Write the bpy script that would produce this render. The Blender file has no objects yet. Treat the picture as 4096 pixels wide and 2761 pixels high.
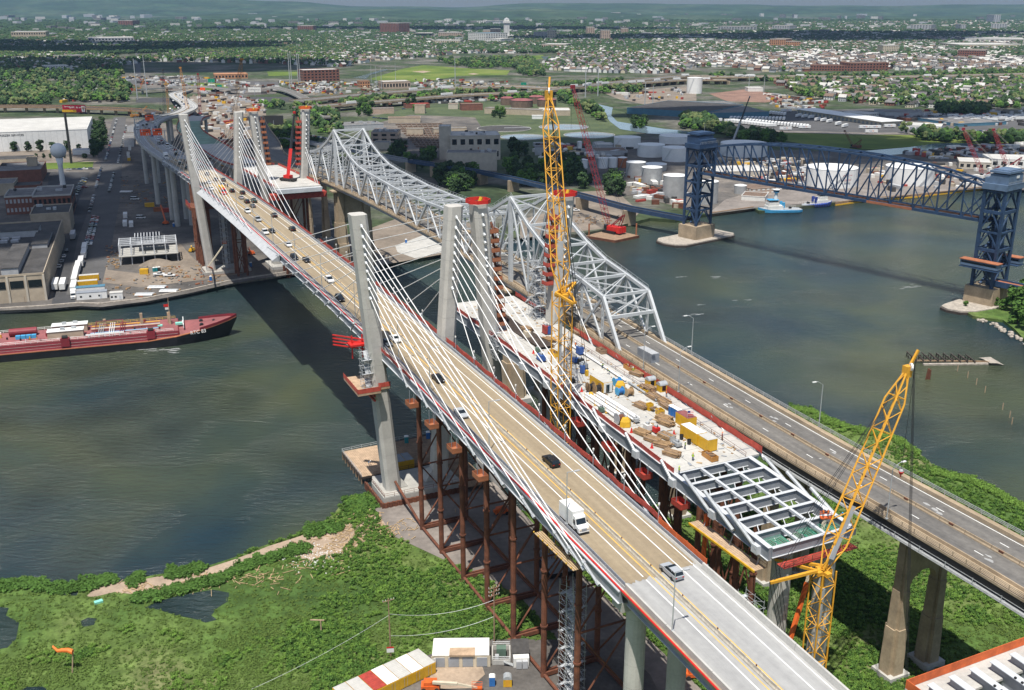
import bpy,bmesh,math,random
import numpy as np
from mathutils import Vector,Matrix
from mathutils.geometry import tessellate_polygon
R=math.radians
rnd=random.Random(7)
C=bpy.context.scene.collection
sc=bpy.context.scene
# ---------------------------------------------------------------- camera, sky, sun, exposure
CAMH,PITCH,FPX=130.0,R(18.33),4120.0
cd=bpy.data.cameras.new('camera');cam=bpy.data.objects.new('camera',cd);C.objects.link(cam)
cam.location=(0,0,CAMH);cam.rotation_euler=(math.pi/2-PITCH,0,0)
cd.sensor_width=36.0;cd.lens=36.0*FPX/4096.0;cd.clip_end=60000;cd.clip_start=1.0
sc.camera=cam
SUN_EL,SUN_AZ=R(69),R(195)
w=bpy.data.worlds.new('World');sc.world=w;w.use_nodes=True
nt=w.node_tree;nt.nodes.clear()
sky=nt.nodes.new('ShaderNodeTexSky');sky.sky_type='NISHITA';sky.sun_disc=False
sky.sun_elevation=SUN_EL;sky.sun_rotation=SUN_AZ;sky.altitude=100;sky.air_density=1.0;sky.dust_density=1.5;sky.ozone_density=1.0
bg=nt.nodes.new('ShaderNodeBackground');bg.inputs[1].default_value=0.088
out=nt.nodes.new('ShaderNodeOutputWorld');nt.links.new(sky.outputs[0],bg.inputs[0]);nt.links.new(bg.outputs[0],out.inputs[0])
sl=bpy.data.lights.new('sun','SUN');sl.energy=4.6;sl.angle=R(0.53);sl.color=(1.0,0.955,0.88)
so=bpy.data.objects.new('sun',sl);C.objects.link(so)
sdir=Vector((math.sin(SUN_AZ)*math.cos(SUN_EL),math.cos(SUN_AZ)*math.cos(SUN_EL),math.sin(SUN_EL)))
so.rotation_euler=sdir.to_track_quat('Z','Y').to_euler();so.location=sdir*300
sc.view_settings.view_transform='Standard';sc.view_settings.look='None';sc.view_settings.gamma=1.0
sc.view_settings.exposure=0.38;sc.view_settings.use_curve_mapping=False
sc.render.engine='CYCLES'
try:
 cy=sc.cycles;cy.max_bounces=5;cy.diffuse_bounces=2;cy.glossy_bounces=2;cy.transmission_bounces=2
 cy.transparent_max_bounces=4;cy.volume_bounces=0;cy.use_denoising=True;cy.caustics_reflective=False;cy.caustics_refractive=False
except Exception:pass
# ---------------------------------------------------------------- surveying: a sighted image point on a level of height z
_c,_s=math.cos(PITCH),math.sin(PITCH)
def ray(px,py):
 a=(px-2048)/FPX;b=(py-1380.5)/FPX
 return(a,_c-b*_s,-_s-b*_c)
def g(px,py,z=2.0):
 r=ray(px,py);t=(z-CAMH)/r[2]
 return Vector((t*r[0],t*r[1],z))
P0=Vector((-27.67,259.79));U=Vector((-0.43360,0.90114));V=Vector((0.90114,0.43360))
ZB=math.atan2(U.y,U.x)
def B(s,w,z=0.0):return Vector((P0.x+U.x*s+V.x*w,P0.y+U.y*s+V.y*w,z))
def zs(s):return 46.9-9.8e-5*(s-165)**2
def sw(p):d=Vector((p[0]-P0.x,p[1]-P0.y));return d.dot(U),d.dot(V)
def gd(px,py,dz=0.0,zf=zs):
 z=42.0
 for _ in range(12):
  p=g(px,py,z);z=zf(sw(p)[0])+dz
 return g(px,py,z)
# ---------------------------------------------------------------- materials
M={}
def mat(name,col,rough=0.75,var=0.18,scale=0.6,metal=0.0,bump=0.0,col2=None,fine=0.0,emit=0.0,spec=0.5,detail=4.0,rnd_obj=0.0,run=0):
 m=bpy.data.materials.new(name);m.use_nodes=True;n=m.node_tree.nodes;L=m.node_tree.links
 b=n['Principled BSDF'];b.inputs['Roughness'].default_value=rough;b.inputs['Metallic'].default_value=metal
 try:b.inputs['Specular IOR Level'].default_value=spec
 except Exception:pass
 tc=n.new('ShaderNodeTexCoord');nz=n.new('ShaderNodeTexNoise');nz.inputs['Scale'].default_value=scale;nz.inputs['Detail'].default_value=detail
 nz.inputs['Roughness'].default_value=0.62
 if run:
  mp=n.new('ShaderNodeMapping');mp.inputs['Rotation'].default_value=(0,0,-ZB);mp2=n.new('ShaderNodeMapping');mp2.inputs['Scale'].default_value=(.25,4.5,1);L.new(tc.outputs['Object'],mp.inputs['Vector']);L.new(mp.outputs[0],mp2.inputs['Vector']);L.new(mp2.outputs[0],nz.inputs['Vector'])
 else:L.new(tc.outputs['Object'],nz.inputs['Vector'])
 mx=n.new('ShaderNodeMix');mx.data_type='RGBA'
 c2=col2 if col2 else tuple(min(1,c*(1+var))for c in col)
 c1=tuple(c*(1-var)for c in col)if not col2 else col
 mx.inputs[6].default_value=(*c1,1);mx.inputs[7].default_value=(*c2,1)
 mr=n.new('ShaderNodeMapRange');mr.inputs[1].default_value=0.33;mr.inputs[2].default_value=0.67
 L.new(nz.outputs[0],mr.inputs[0]);L.new(mr.outputs[0],mx.inputs[0])
 last=mx.outputs[2]
 if fine>0:
  n2=n.new('ShaderNodeTexNoise');n2.inputs['Scale'].default_value=scale*9;n2.inputs['Detail'].default_value=3
  L.new(tc.outputs['Object'],n2.inputs['Vector'])
  r2=n.new('ShaderNodeMapRange');r2.inputs[1].default_value=0.3;r2.inputs[2].default_value=0.7;r2.inputs[3].default_value=1-fine;r2.inputs[4].default_value=1+fine
  L.new(n2.outputs[0],r2.inputs[0])
  vm=n.new('ShaderNodeVectorMath');vm.operation='SCALE';L.new(last,vm.inputs[0]);L.new(r2.outputs[0],vm.inputs['Scale']);last=vm.outputs[0]
 if rnd_obj>0:
  oi=n.new('ShaderNodeObjectInfo');r3=n.new('ShaderNodeMapRange');r3.inputs[3].default_value=1-rnd_obj;r3.inputs[4].default_value=1+rnd_obj
  L.new(oi.outputs['Random'],r3.inputs[0]);v3=n.new('ShaderNodeVectorMath');v3.operation='SCALE'
  L.new(last,v3.inputs[0]);L.new(r3.outputs[0],v3.inputs['Scale']);last=v3.outputs[0]
 L.new(last,b.inputs['Base Color'])
 if bump>0:
  bp=n.new('ShaderNodeBump');bp.inputs['Strength'].default_value=bump;bp.inputs['Distance'].default_value=0.1
  L.new(nz.outputs[0],bp.inputs['Height']);L.new(bp.outputs[0],b.inputs['Normal'])
 if emit:b.inputs['Emission Color'].default_value=(*col,1);b.inputs['Emission Strength'].default_value=emit
 M[name]=m;return m
mat('concrete',(.38,.37,.34),.85,.14,.35,fine=.06)
mat('pylon_concrete',(.46,.445,.41),.85,.10,.22,fine=.05,bump=.05)
mat('deck_tan',(.235,.185,.12),.9,.16,.12,col2=(.31,.25,.165),fine=.07,run=1)
mat('deck_grey',(.29,.29,.285),.9,.13,.10,col2=(.37,.37,.36),fine=.06,run=1)
mat('deck_new',(.43,.42,.39),.9,.14,.18,fine=.08)
mat('white_line',(.78,.78,.75),.7,.08,1)
mat('yellow_line',(.72,.42,.06),.7,.1,1)
mat('barrier',(.42,.385,.32),.9,.22,.7,fine=.08)
mat('parapet',(.45,.44,.41),.85,.10,.4,fine=.05)
mat('steel_grey',(.25,.27,.30),.5,.12,.5)
mat('steel_light',(.52,.54,.56),.45,.10,.4)
mat('galv',(.45,.47,.48),.45,.15,1.2,metal=.3)
mat('cable_white',(.80,.80,.79),.35,.03,1)
mat('rust',(.14,.05,.026),.85,.35,.5,fine=.12)
mat('red_paint',(.36,.05,.035),.6,.25,.8)
mat('red_bright',(.55,.022,.016),.5,.15,.8)
mat('red_net',(.46,.075,.05),.85,.2,.8)
mat('orange',(.62,.115,.02),.55,.15,1)
mat('orange_net',(.62,.13,.035),.85,.25,.4)
mat('yellow',(.62,.36,.02),.5,.12,.8)
mat('crane_yellow',(.64,.32,.03),.45,.10,.8)
mat('crane_red',(.24,.018,.025),.5,.2,.8)
mat('crane_orange',(.42,.19,.04),.55,.2,.8)
mat('blue_paint',(.03,.09,.30),.5,.15,1)
mat('porta_blue',(.03,.15,.42),.5,.12,1)
mat('porta_teal',(.02,.22,.25),.5,.12,1)
mat('black',(.014,.014,.016),.45,.2,1)
mat('rubber',(.018,.018,.018),.85,.2,1)
mat('glass_dark',(.012,.018,.022),.08,.1,1,spec=.8)
mat('lift_blue',(.026,.055,.115),.5,.25,.35,fine=.1)
mat('lift_blue_pale',(.11,.165,.25),.5,.18,.35,fine=.06)
mat('truss_silver',(.50,.52,.53),.45,.10,.25,fine=.06)
mat('old_concrete',(.34,.265,.18),.9,.22,.18,fine=.10,bump=.2)
mat('old_asphalt',(.105,.10,.094),.92,.20,.12,col2=(.17,.16,.145),fine=.14,run=1)
mat('wood',(.26,.175,.11),.9,.3,.6,fine=.15)
mat('wood_pale',(.42,.30,.20),.9,.22,.6,fine=.12)
mat('wood_dark',(.05,.037,.03),.9,.3,.6,fine=.15)
mat('asphalt',(.085,.083,.082),.92,.16,.06,fine=.12)
mat('asphalt_dark',(.05,.05,.052),.92,.2,.06,fine=.12)
mat('dirt',(.20,.165,.13),.95,.25,.05,fine=.14,bump=.2)
mat('dirt_red',(.22,.13,.095),.95,.25,.05,fine=.14)
mat('gravel_grey',(.205,.18,.16),.95,.22,.08,fine=.15,bump=.2)
mat('white_paint',(.74,.74,.72),.5,.06,.5,fine=.03)
mat('white_tank',(.76,.76,.74),.45,.06,.15,fine=.03)
mat('tank_grey',(.40,.41,.41),.4,.12,.25,metal=.25)
mat('cream',(.55,.48,.36),.8,.12,.4)
mat('tan_wall',(.42,.35,.26),.85,.14,.3)
mat('tan_light',(.50,.45,.37),.85,.10,.3)
mat('brick_red',(.20,.085,.06),.9,.2,.4,fine=.1)
mat('brick_orange',(.42,.21,.11),.9,.15,.3)
mat('brick_pale',(.42,.32,.25),.9,.15,.3)
mat('roof_grey',(.16,.155,.15),.9,.3,.12,fine=.2)
mat('roof_dark',(.055,.052,.05),.9,.35,.14,fine=.2)
mat('roof_pale',(.48,.47,.44),.85,.12,.1,fine=.05)
mat('roof_brown',(.16,.11,.08),.9,.25,.3)
mat('roof_green',(.10,.16,.12),.85,.2,.3)
mat('siding_white',(.68,.67,.63),.7,.08,.5)
mat('siding_grey',(.40,.41,.42),.75,.1,.5)
mat('siding_blue',(.075,.19,.27),.6,.12,.2)
mat('teal_net',(.05,.26,.17),.8,.2,.5)
mat('lumber',(.30,.19,.095),.9,.3,1.5,fine=.15)
mat('kraft',(.42,.30,.17),.9,.15,1)
mat('stone',(.36,.32,.27),.95,.3,.8,fine=.15,bump=.3)
mat('sand',(.34,.26,.19),.95,.18,.15,fine=.12)
mat('mud',(.07,.06,.05),.8,.25,.2,fine=.1)
mat('skin',(.35,.2,.14),.7,.1,3)
mat('denim',(.05,.07,.13),.9,.15,3)
mat('hivis',(.45,.62,.05),.7,.1,3)
mat('hivis_orange',(.75,.18,.03),.7,.1,3)
mat('barge_red',(.21,.022,.032),.6,.18,.12,fine=.1)
mat('barge_deck',(.25,.085,.085),.75,.25,.12,fine=.12)
mat('barge_rust',(.33,.12,.055),.8,.25,.3)
mat('hull_black',(.012,.013,.017),.6,.3,.3)
mat('tug_blue',(.06,.33,.58),.5,.1,.5)
mat('tug_navy',(.02,.05,.25),.5,.15,.5)
mat('mint',(.22,.58,.48),.7,.1,1)
mat('road_sign_orange',(.86,.10,.012),.6,.06,1)
mat('sign_green',(.0,.22,.13),.6,.06,1)
mat('sign_red',(.36,.01,.035),.6,.06,1)
mat('sign_black',(.03,.03,.03),.6,.06,1)
mat('cloud_shade_grass',(.04,.062,.024),.95,.2,.03,col2=(.085,.11,.045),fine=.2)  # treatment plant lawn, cloud shadow put into the darker green
mat('trunk',(.06,.045,.035),.95,.25,2)
for _n,_a,_b in(('leaf_dark',(.016,.04,.014),(.045,.085,.026)),('leaf_mid',(.035,.088,.014),(.09,.175,.03)),('leaf_light',(.07,.145,.02),(.14,.23,.04)),('reed',(.08,.14,.026),(.15,.215,.05)),('leaf_olive',(.07,.10,.035),(.14,.165,.06))):
 mat(_n,_a,.8,.3,.45,col2=_b,fine=.3,rnd_obj=.22,spec=.25)
# ---------------------------------------------------------------- mesh building
ORG={}
class MB:
 def __init__(s):s.v=[];s.f=[];s.m=[]
 def add(s,vs,fs,mi=0):
  k=len(s.v);s.v.extend([tuple(p)for p in vs]);s.f.extend([tuple(i+k for i in f)for f in fs]);s.m.extend([mi]*len(fs));return s
 def hexa(s,b,t,mi=0):
  return s.add(list(b)+list(t),[(3,2,1,0),(4,5,6,7),(0,1,5,4),(1,2,6,5),(2,3,7,6),(3,0,4,7)],mi)
 def box(s,c,d,rz=0.0,mi=0):
  cx,cy,cz=c;x,y,z=d[0]/2,d[1]/2,d[2]/2;a,b=math.cos(rz),math.sin(rz)
  q=[(cx+a*i-b*j,cy+b*i+a*j)for i,j in((-x,-y),(x,-y),(x,y),(-x,y))]
  return s.hexa([(p[0],p[1],cz-z)for p in q],[(p[0],p[1],cz+z)for p in q],mi)
 def beam(s,p,q,wd,h=None,mi=0,up=(0,0,1)):
  p=Vector(p);q=Vector(q);d=(q-p)
  if d.length<1e-6:return s
  d.normalize();h=wd if h is None else h;upv=Vector(up)
  x=d.cross(upv)
  if x.length<1e-3:x=d.cross(Vector((U.x,U.y,0)))
  x.normalize();y=x.cross(d).normalized();x*=wd/2;y*=h/2
  return s.hexa([p-x-y,p+x-y,p+x+y,p-x+y],[q-x-y,q+x-y,q+x+y,q-x+y],mi)
 def tube(s,p,q,r,r2=None,n=8,mi=0,caps=True):
  p=Vector(p);q=Vector(q);d=(q-p).normalized();r2=r if r2 is None else r2
  x=d.cross(Vector((0,0,1))if abs(d.z)<.95 else Vector((1,0,0))).normalized();y=d.cross(x)
  a=[p+(x*math.cos(t)+y*math.sin(t))*r for t in[2*math.pi*i/n for i in range(n)]]
  b=[q+(x*math.cos(t)+y*math.sin(t))*r2 for t in[2*math.pi*i/n for i in range(n)]]
  fs=[(i,(i+1)%n,n+(i+1)%n,n+i)for i in range(n)]
  if caps:fs+=[tuple(range(n-1,-1,-1)),tuple(range(n,2*n))]
  return s.add(a+b,fs,mi)
 def loft(s,rings,mi=0,caps=True):
  n=len(rings[0]);vs=[p for r_ in rings for p in r_];fs=[]
  for k in range(len(rings)-1):
   for i in range(n):fs.append((k*n+i,k*n+(i+1)%n,(k+1)*n+(i+1)%n,(k+1)*n+i))
  if caps:fs+=[tuple(range(n-1,-1,-1)),tuple(range((len(rings)-1)*n,len(rings)*n))]
  return s.add(vs,fs,mi)
 def lathe(s,cx,cy,prof,n=16,mi=0):
  return s.loft([[(cx+r_*math.cos(2*math.pi*i/n),cy+r_*math.sin(2*math.pi*i/n),z)for i in range(n)]for r_,z in prof],mi)
 def prism(s,pts,z0,z1,mi=0):
  n=len(pts);A=sum(pts[i][0]*pts[(i+1)%n][1]-pts[(i+1)%n][0]*pts[i][1]for i in range(n))
  if A<0:pts=pts[::-1]
  vs=[(p[0],p[1],z0)for p in pts]+[(p[0],p[1],z1)for p in pts]
  tris=tessellate_polygon([[Vector((p[0],p[1],0))for p in pts]])
  fs=[]
  for t in tris:
   a,b,c=t;nrm=(Vector(pts[b][:2])-Vector(pts[a][:2])).cross(Vector(pts[c][:2])-Vector(pts[a][:2]))
   if nrm<0:b,c=c,b
   fs+=[(a+n,b+n,c+n),(c,b,a)]
  fs+=[(i,(i+1)%n,n+(i+1)%n,n+i)for i in range(n)]
  return s.add(vs,fs,mi)
 def sweep(s,path,prof,mi=0,caps=True,closed=True):
  rings=[];N=len(path)
  for i,p in enumerate(path):
   a=Vector(path[max(0,i-1)]);b=Vector(path[min(N-1,i+1)]);t=(b-a);t.z=0;t.normalize();r_=Vector((t.y,-t.x,0))
   rings.append([Vector(p)+r_*l+Vector((0,0,h))for l,h in prof])
  n=len(prof);vs=[p for r_ in rings for p in r_];fs=[]
  for k in range(N-1):
   for i in range(n if closed else n-1):fs.append((k*n+i,(k+1)*n+i,(k+1)*n+(i+1)%n,k*n+(i+1)%n))
  if caps and closed:fs+=[tuple(range(n)),tuple(range(N*n-1,(N-1)*n-1,-1))]
  return s.add(vs,fs,mi)
 def mesh(s,name,mats,o=(0,0,0)):
  me=bpy.data.meshes.new(name)
  vv=[(p[0]-o[0],p[1]-o[1],p[2]-o[2])for p in s.v]
  me.from_pydata(vv,[],s.f);me.update()
  if not isinstance(mats,(list,tuple)):mats=[mats]
  for m_ in mats:me.materials.append(M[m_]if isinstance(m_,str)else m_)
  if len(mats)>1:me.polygons.foreach_set('material_index',s.m)
  return me
 def build(s,name,mats,parent=None,org=None,label=None,smooth=False,kind=None):
  o=ORG.get(parent.name,(0,0,0))if parent else(org or(0,0,0))
  me=s.mesh(name,mats,o);ob=bpy.data.objects.new(name,me);C.objects.link(ob)
  if smooth:
   for p in me.polygons:p.use_smooth=True
  if parent:ob.parent=parent;ORG[ob.name]=o
  else:ob.location=o;ORG[ob.name]=tuple(o)
  if label:ob['label']=label
  if kind:ob['kind']=kind
  return ob
def thing(name,label,cat,loc=(0,0,0),group=None,rz=None):
 o=bpy.data.objects.new(name,None);C.objects.link(o);o.location=loc;o.rotation_euler=(0,0,rz or 0.0);o.empty_display_size=.5
 o['label']=label;o['category']=cat
 if group:o['group']=group
 ORG[o.name]=tuple(loc)if rz is None else(0,0,0);return o
def tag(o,label,cat,group=None):
 o['label']=label;o['category']=cat
 if group:o['group']=group
 return o
def dup(root,loc,rz=0.0,label=None,group=None,scale=None):
 r=root.copy();C.objects.link(r);r.location=loc;r.rotation_euler=(0,0,rz)
 if label:r['label']=label
 if group:r['group']=group
 if scale:r.scale=scale if isinstance(scale,(tuple,list))else(scale,)*3
 for ch in root.children:
  c=ch.copy();C.objects.link(c);c.parent=r
  for gc in ch.children:
   d=gc.copy();C.objects.link(d);d.parent=c
 return r
def remat(o,src,dst):
 key=(o.data.name,dst)
 if key not in remat.cache:
  me=o.data.copy();i=[m_.name for m_ in me.materials].index(src);me.materials[i]=M[dst];remat.cache[key]=me
 o.data=remat.cache[key]
remat.cache={}
def struct(mb,name,mats):return mb.build(name,mats,kind='structure')
def sheet(name,pts,z,m_,parent=None,kind='structure'):
 mb=MB();q=[(p[0],p[1])for p in pts]
 tris=tessellate_polygon([[Vector((p[0],p[1],0))for p in q]]);fs=[]
 for a,b,c in tris:
  if(Vector(q[b])-Vector(q[a])).cross(Vector(q[c])-Vector(q[a]))<0:b,c=c,b
  fs.append((a,b,c))
 mb.add([(p[0],p[1],z)for p in q],fs)
 return mb.build(name,m_,parent,kind=kind)
def gp(pts,z=2.0,tx=0,ty=0,k=1.0):return[g(tx+x/k,ty+y/k,z)for x,y in pts]
K=1.7035
TX={1:(0,0),2:(1365,0),3:(2730,0),4:(0,920),5:(1365,920),6:(2730,920),7:(0,1840),8:(1365,1840),9:(2730,1840)}
def T(n,x,y,z=2.0):return g(TX[n][0]+x/K,TX[n][1]+y/K,z)
def TP(n,pts,z=2.0):return[T(n,x,y,z)for x,y in pts]
def zat(px,py,p):
 r=ray(px,py);t=(r[0]*p[0]+r[1]*p[1])/(r[0]**2+r[1]**2);return CAMH+t*r[2]
# ================================================================ GROUND, WATER, HILLS
def inpoly(P,poly):
 x,y=P[:,0],P[:,1];r=np.zeros(len(x),bool);n=len(poly)
 for i in range(n):
  x1,y1=poly[i][0],poly[i][1];x2,y2=poly[(i+1)%n][0],poly[(i+1)%n][1]
  if y1==y2:continue
  c=((y1>y)!=(y2>y))&(x<(x2-x1)*(y-y1)/(y2-y1)+x1);r^=c
 return r
def ramp_mat(name,stops,s1,s2,s3,rough=.95,bump=.3,f2=.35,f3=.25,bdist=.3,lo=.3,hi=.7):
 m=bpy.data.materials.new(name);m.use_nodes=True;n=m.node_tree.nodes;L=m.node_tree.links;b=n['Principled BSDF']
 b.inputs['Roughness'].default_value=rough;b.inputs['Specular IOR Level'].default_value=.2
 tc=n.new('ShaderNodeTexCoord')
 def nz(sc_,d=5):
  q=n.new('ShaderNodeTexNoise');q.inputs['Scale'].default_value=sc_;q.inputs['Detail'].default_value=d;L.new(tc.outputs['Object'],q.inputs['Vector']);return q
 a=nz(s1);r=n.new('ShaderNodeValToRGB');mr=n.new('ShaderNodeMapRange');mr.inputs[1].default_value=lo;mr.inputs[2].default_value=hi
 L.new(a.outputs[0],mr.inputs[0]);L.new(mr.outputs[0],r.inputs[0])
 e=r.color_ramp.elements
 while len(e)<len(stops):e.new(.5)
 for i,(p,c)in enumerate(stops):e[i].position=p;e[i].color=(*c,1)
 last=r.outputs[0]
 for s_,f in((s2,f2),(s3,f3)):
  q=nz(s_,3);k=n.new('ShaderNodeMapRange');k.inputs[1].default_value=.3;k.inputs[2].default_value=.7;k.inputs[3].default_value=1-f;k.inputs[4].default_value=1+f
  L.new(q.outputs[0],k.inputs[0]);v=n.new('ShaderNodeVectorMath');v.operation='SCALE';L.new(last,v.inputs[0]);L.new(k.outputs[0],v.inputs['Scale']);last=v.outputs[0]
 L.new(last,b.inputs['Base Color'])
 if bump:
  bp=n.new('ShaderNodeBump');bp.inputs['Strength'].default_value=bump;bp.inputs['Distance'].default_value=bdist;L.new(q.outputs[0],bp.inputs['Height']);L.new(bp.outputs[0],b.inputs['Normal'])
 M[name]=m;return m
ramp_mat('marsh',[(0,(.035,.07,.018)),(.35,(.065,.115,.026)),(.6,(.10,.15,.038)),(.85,(.16,.165,.075)),(1,(.20,.18,.10))],.022,.25,1.6)
ramp_mat('far_ground',[(0,(.03,.05,.024)),(.4,(.055,.075,.035)),(.62,(.10,.10,.08)),(1,(.16,.15,.13))],.012,.05,.2,bump=0)
ramp_mat('yard_ground',[(0,(.075,.07,.066)),(.5,(.125,.115,.105)),(1,(.20,.175,.15))],.03,.2,1.2,f2=.2,f3=.15,bump=.1)
ramp_mat('park_grass',[(0,(.06,.10,.02)),(.5,(.11,.16,.03)),(1,(.19,.21,.055))],.01,.06,.5,bump=0,f2=.12,f3=.12)
ramp_mat('hill_green',[(0,(.02,.042,.022)),(.5,(.03,.06,.027)),(1,(.06,.085,.045))],.0016,.006,.02,bump=0)
m=bpy.data.materials.new('tidal_water');m.use_nodes=True;n=m.node_tree.nodes;L=m.node_tree.links;b=n['Principled BSDF']
b.inputs['Roughness'].default_value=.16;b.inputs['IOR'].default_value=1.33;b.inputs['Specular IOR Level'].default_value=.5
tc=n.new('ShaderNodeTexCoord')
n1=n.new('ShaderNodeTexNoise');n1.inputs['Scale'].default_value=.009;n1.inputs['Detail'].default_value=3;n1.inputs['Distortion'].default_value=.6;L.new(tc.outputs['Object'],n1.inputs['Vector'])
r1=n.new('ShaderNodeValToRGB');L.new(n1.outputs[0],r1.inputs[0]);e=r1.color_ramp.elements
e[0].position=.36;e[0].color=(.014,.032,.042,1);e[1].position=.68;e[1].color=(.066,.078,.040,1)
k=e.new(.5);k.color=(.032,.050,.043,1)
L.new(r1.outputs[0],b.inputs['Base Color'])
mp=n.new('ShaderNodeMapping');mp.inputs['Rotation'].default_value=(0,0,.5);mp.inputs['Scale'].default_value=(.8,2.0,1);L.new(tc.outputs['Object'],mp.inputs['Vector'])
w1=n.new('ShaderNodeTexNoise');w1.inputs['Scale'].default_value=.30;w1.inputs['Detail'].default_value=8;w1.inputs['Roughness'].default_value=.62;L.new(mp.outputs[0],w1.inputs['Vector'])
n3=n.new('ShaderNodeTexNoise');n3.inputs['Scale'].default_value=.02;n3.inputs['Detail'].default_value=2;L.new(tc.outputs['Object'],n3.inputs['Vector'])
sc3=n.new('ShaderNodeMapRange');sc3.inputs[1].default_value=.35;sc3.inputs[2].default_value=.65;sc3.inputs[3].default_value=.3;sc3.inputs[4].default_value=1.0;L.new(n3.outputs[0],sc3.inputs[0])
bp=n.new('ShaderNodeBump');bp.inputs['Distance'].default_value=3.5;L.new(sc3.outputs[0],bp.inputs['Strength']);L.new(w1.outputs[0],bp.inputs['Height']);L.new(bp.outputs[0],b.inputs['Normal'])
M['water']=m
mb=MB();mb.add([(-3000,-400,0),(4000,-400,0),(4000,3000,0),(-3000,3000,0)],[(0,1,2,3)]);mb.build('water','water',kind='structure')
mat('pale_water',(.16,.22,.27),.12,.12,.05)
shoreN=TP(7,[(-900,900),(0,838),(110,822),(200,812),(300,822),(350,852),(400,866),(520,842),(640,815),(770,802),(790,850),(900,832),(1060,800),(1140,790),(1400,745),(1600,680),(1730,625),(1830,590),(2050,520),(2090,460),(2220,430),(2310,350)],0.0)+gp([(1340,2060),(1362,2030),(1405,2000),(1440,1990),(1520,1960)],0.0)+[B(-14,-14),B(-14,12),B(-30,30),B(-36,55),B(-44,76)]+TP(6,[(730,1200),(880,1222),(1000,1290),(1150,1342),(1330,1372),(1480,1420),(1550,1500),(1640,1560)],0.0)+TP(9,[(1720,60),(1820,92),(1900,135),(1950,112),(2130,205),(2326,312),(3200,700)],0.0)
marsh_poly=[(p[0],p[1])for p in shoreN]+[(420,-60),(120,-60),(-300,-60),(-420,60)]
mb=MB();mb.prism(marsh_poly,-3,.7);struct(mb,'marsh_ground','marsh')
beach=TP(7,[(720,835),(900,829),(1060,798),(1400,742),(1600,678),(1830,588),(2050,518),(2220,432),(2400,440),(2420,520),(2300,640),(2100,690),(1950,640),(1700,700),(1500,770),(1380,820),(1200,850),(1000,900),(900,915),(780,900),(640,935),(590,930),(640,880)],.72)
sheet('beach_sand',beach,.74,'sand')
sheet('shingle_beach',[tuple(p)for p in gp([(1300,2200),(1345,2150),(1425,2095),(1480,2060),(1530,2040),(1600,2040),(1660,2090),(1590,2110),(1510,2110),(1475,2105),(1470,2160),(1360,2220)],.7)],.75,'sand')
sheet('work_road',[B(-2,-13),B(-4,23),B(-60,21),B(-175,21),B(-260,20),B(-260,-2),B(-150,2),B(-105,3),B(-60,3.5),B(-22,-13)],.76,'gravel_grey')
sheet('yard_pavement',gp([(1290,2790),(1640,2640),(1960,2560),(2180,2560),(2450,2560),(2600,2700),(2700,2900),(1200,2900)],.7),.80,'yard_ground')
sheet('yard_apron',gp([(1700,2760),(1735,2672),(1930,2670),(1940,2700),(1880,2755)],.7),.83,'sand')
pond=TP(7,[(985,1010),(1080,965),(1200,930),(1330,905),(1450,885),(1560,905),(1560,960),(1480,1010),(1440,1060),(1480,1090),(1400,1110),(1330,1085),(1200,1060),(1080,1020)],.7)
sheet('pond_water',pond,.735,'water')
for nm,pts in(('tide_pool',[(-40,1000),(60,1010),(40,1060),(130,1110),(110,1220),(50,1280),(-60,1300)]),('tide_pool',[(545,1100),(600,1075),(660,1080),(640,1125),(560,1140)]),('tide_pool',[(420,910),(470,888),(540,890),(520,925),(450,925)]),('tide_pool',[(120,1590),(180,1548),(290,1545),(330,1568),(300,1640),(150,1650)])):
 sheet(nm,TP(7,pts,.7),.735,'water')
mb=MB();mb.prism([tuple(p[:2])for p in gp([(3870,1262),(3900,1240),(3990,1225),(4300,1150),(4900,1150),(4900,1900),(4300,1500),(4110,1385),(4060,1330),(4010,1290),(3960,1285),(3890,1275)],0)],-3,1.2);struct(mb,'right_bank','marsh')
farshore=gp([(-2200,1380),(-600,1290)],0)+TP(4,[(0,566),(120,562),(300,548),(420,540),(540,527),(690,533),(1000,495),(1300,436),(1500,396),(1570,374),(1800,338),(1970,312)],0)+gp([(1300,1085),(1440,1080),(1565,1060),(1660,1052),(1770,1022),(1900,1000),(2080,960),(2240,945),(2300,952),(2420,930),(2520,905),(2600,885),(2700,892)],0)+TP(3,[(180,1475),(480,1432),(520,1460),(1040,1402),(1250,1372),(1600,1345),(2050,1292),(2326,1272),(3600,1230)],0)
far_poly=[(p[0],p[1])for p in farshore]+[(9000,900),(16000,18000),(-16000,18000),(-9000,600)]
mb=MB();mb.prism(far_poly,-3,2.0);struct(mb,'far_ground','far_ground')
ZF=2.0
def fsheet(name,n_,pts,dz,m_):return sheet(name,TP(n_,pts,ZF),ZF+dz,m_)
fsheet('industrial_ground',4,[(-300,560),(300,540),(540,520),(690,526),(1000,488),(1300,430),(1570,368),(2000,300),(2300,120),(2200,-330),(1300,-700),(900,-760),(-300,-640)],.05,'yard_ground')
sheet('side_street',gp([(305,1180),(405,1150),(445,990),(480,800),(490,640),(500,500),(505,470),(455,470),(425,560),(395,700),(370,800),(310,960),(265,1180)],2),2.16,'asphalt')
sheet('truck_lane',gp([(205,1225),(300,1210),(345,1000),(372,800),(310,800),(250,1000)],2),2.12,'asphalt_dark')
sheet('haul_road',gp([(400,1130),(560,1150),(820,1120),(1000,1090),(1000,1060),(820,1080),(760,1020),(700,950),(640,930),(660,1010),(700,1060),(560,1095),(430,1080),(420,1000),(385,1000)],2),2.10,'dirt')
sheet('freezer_yard',gp([(-60,590),(370,580),(395,640),(370,660),(-60,670)],2),2.12,'dirt')
sheet('car_park',gp([(195,690),(360,690),(330,770),(300,830),(190,800)],2),2.12,'asphalt_dark')
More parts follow.
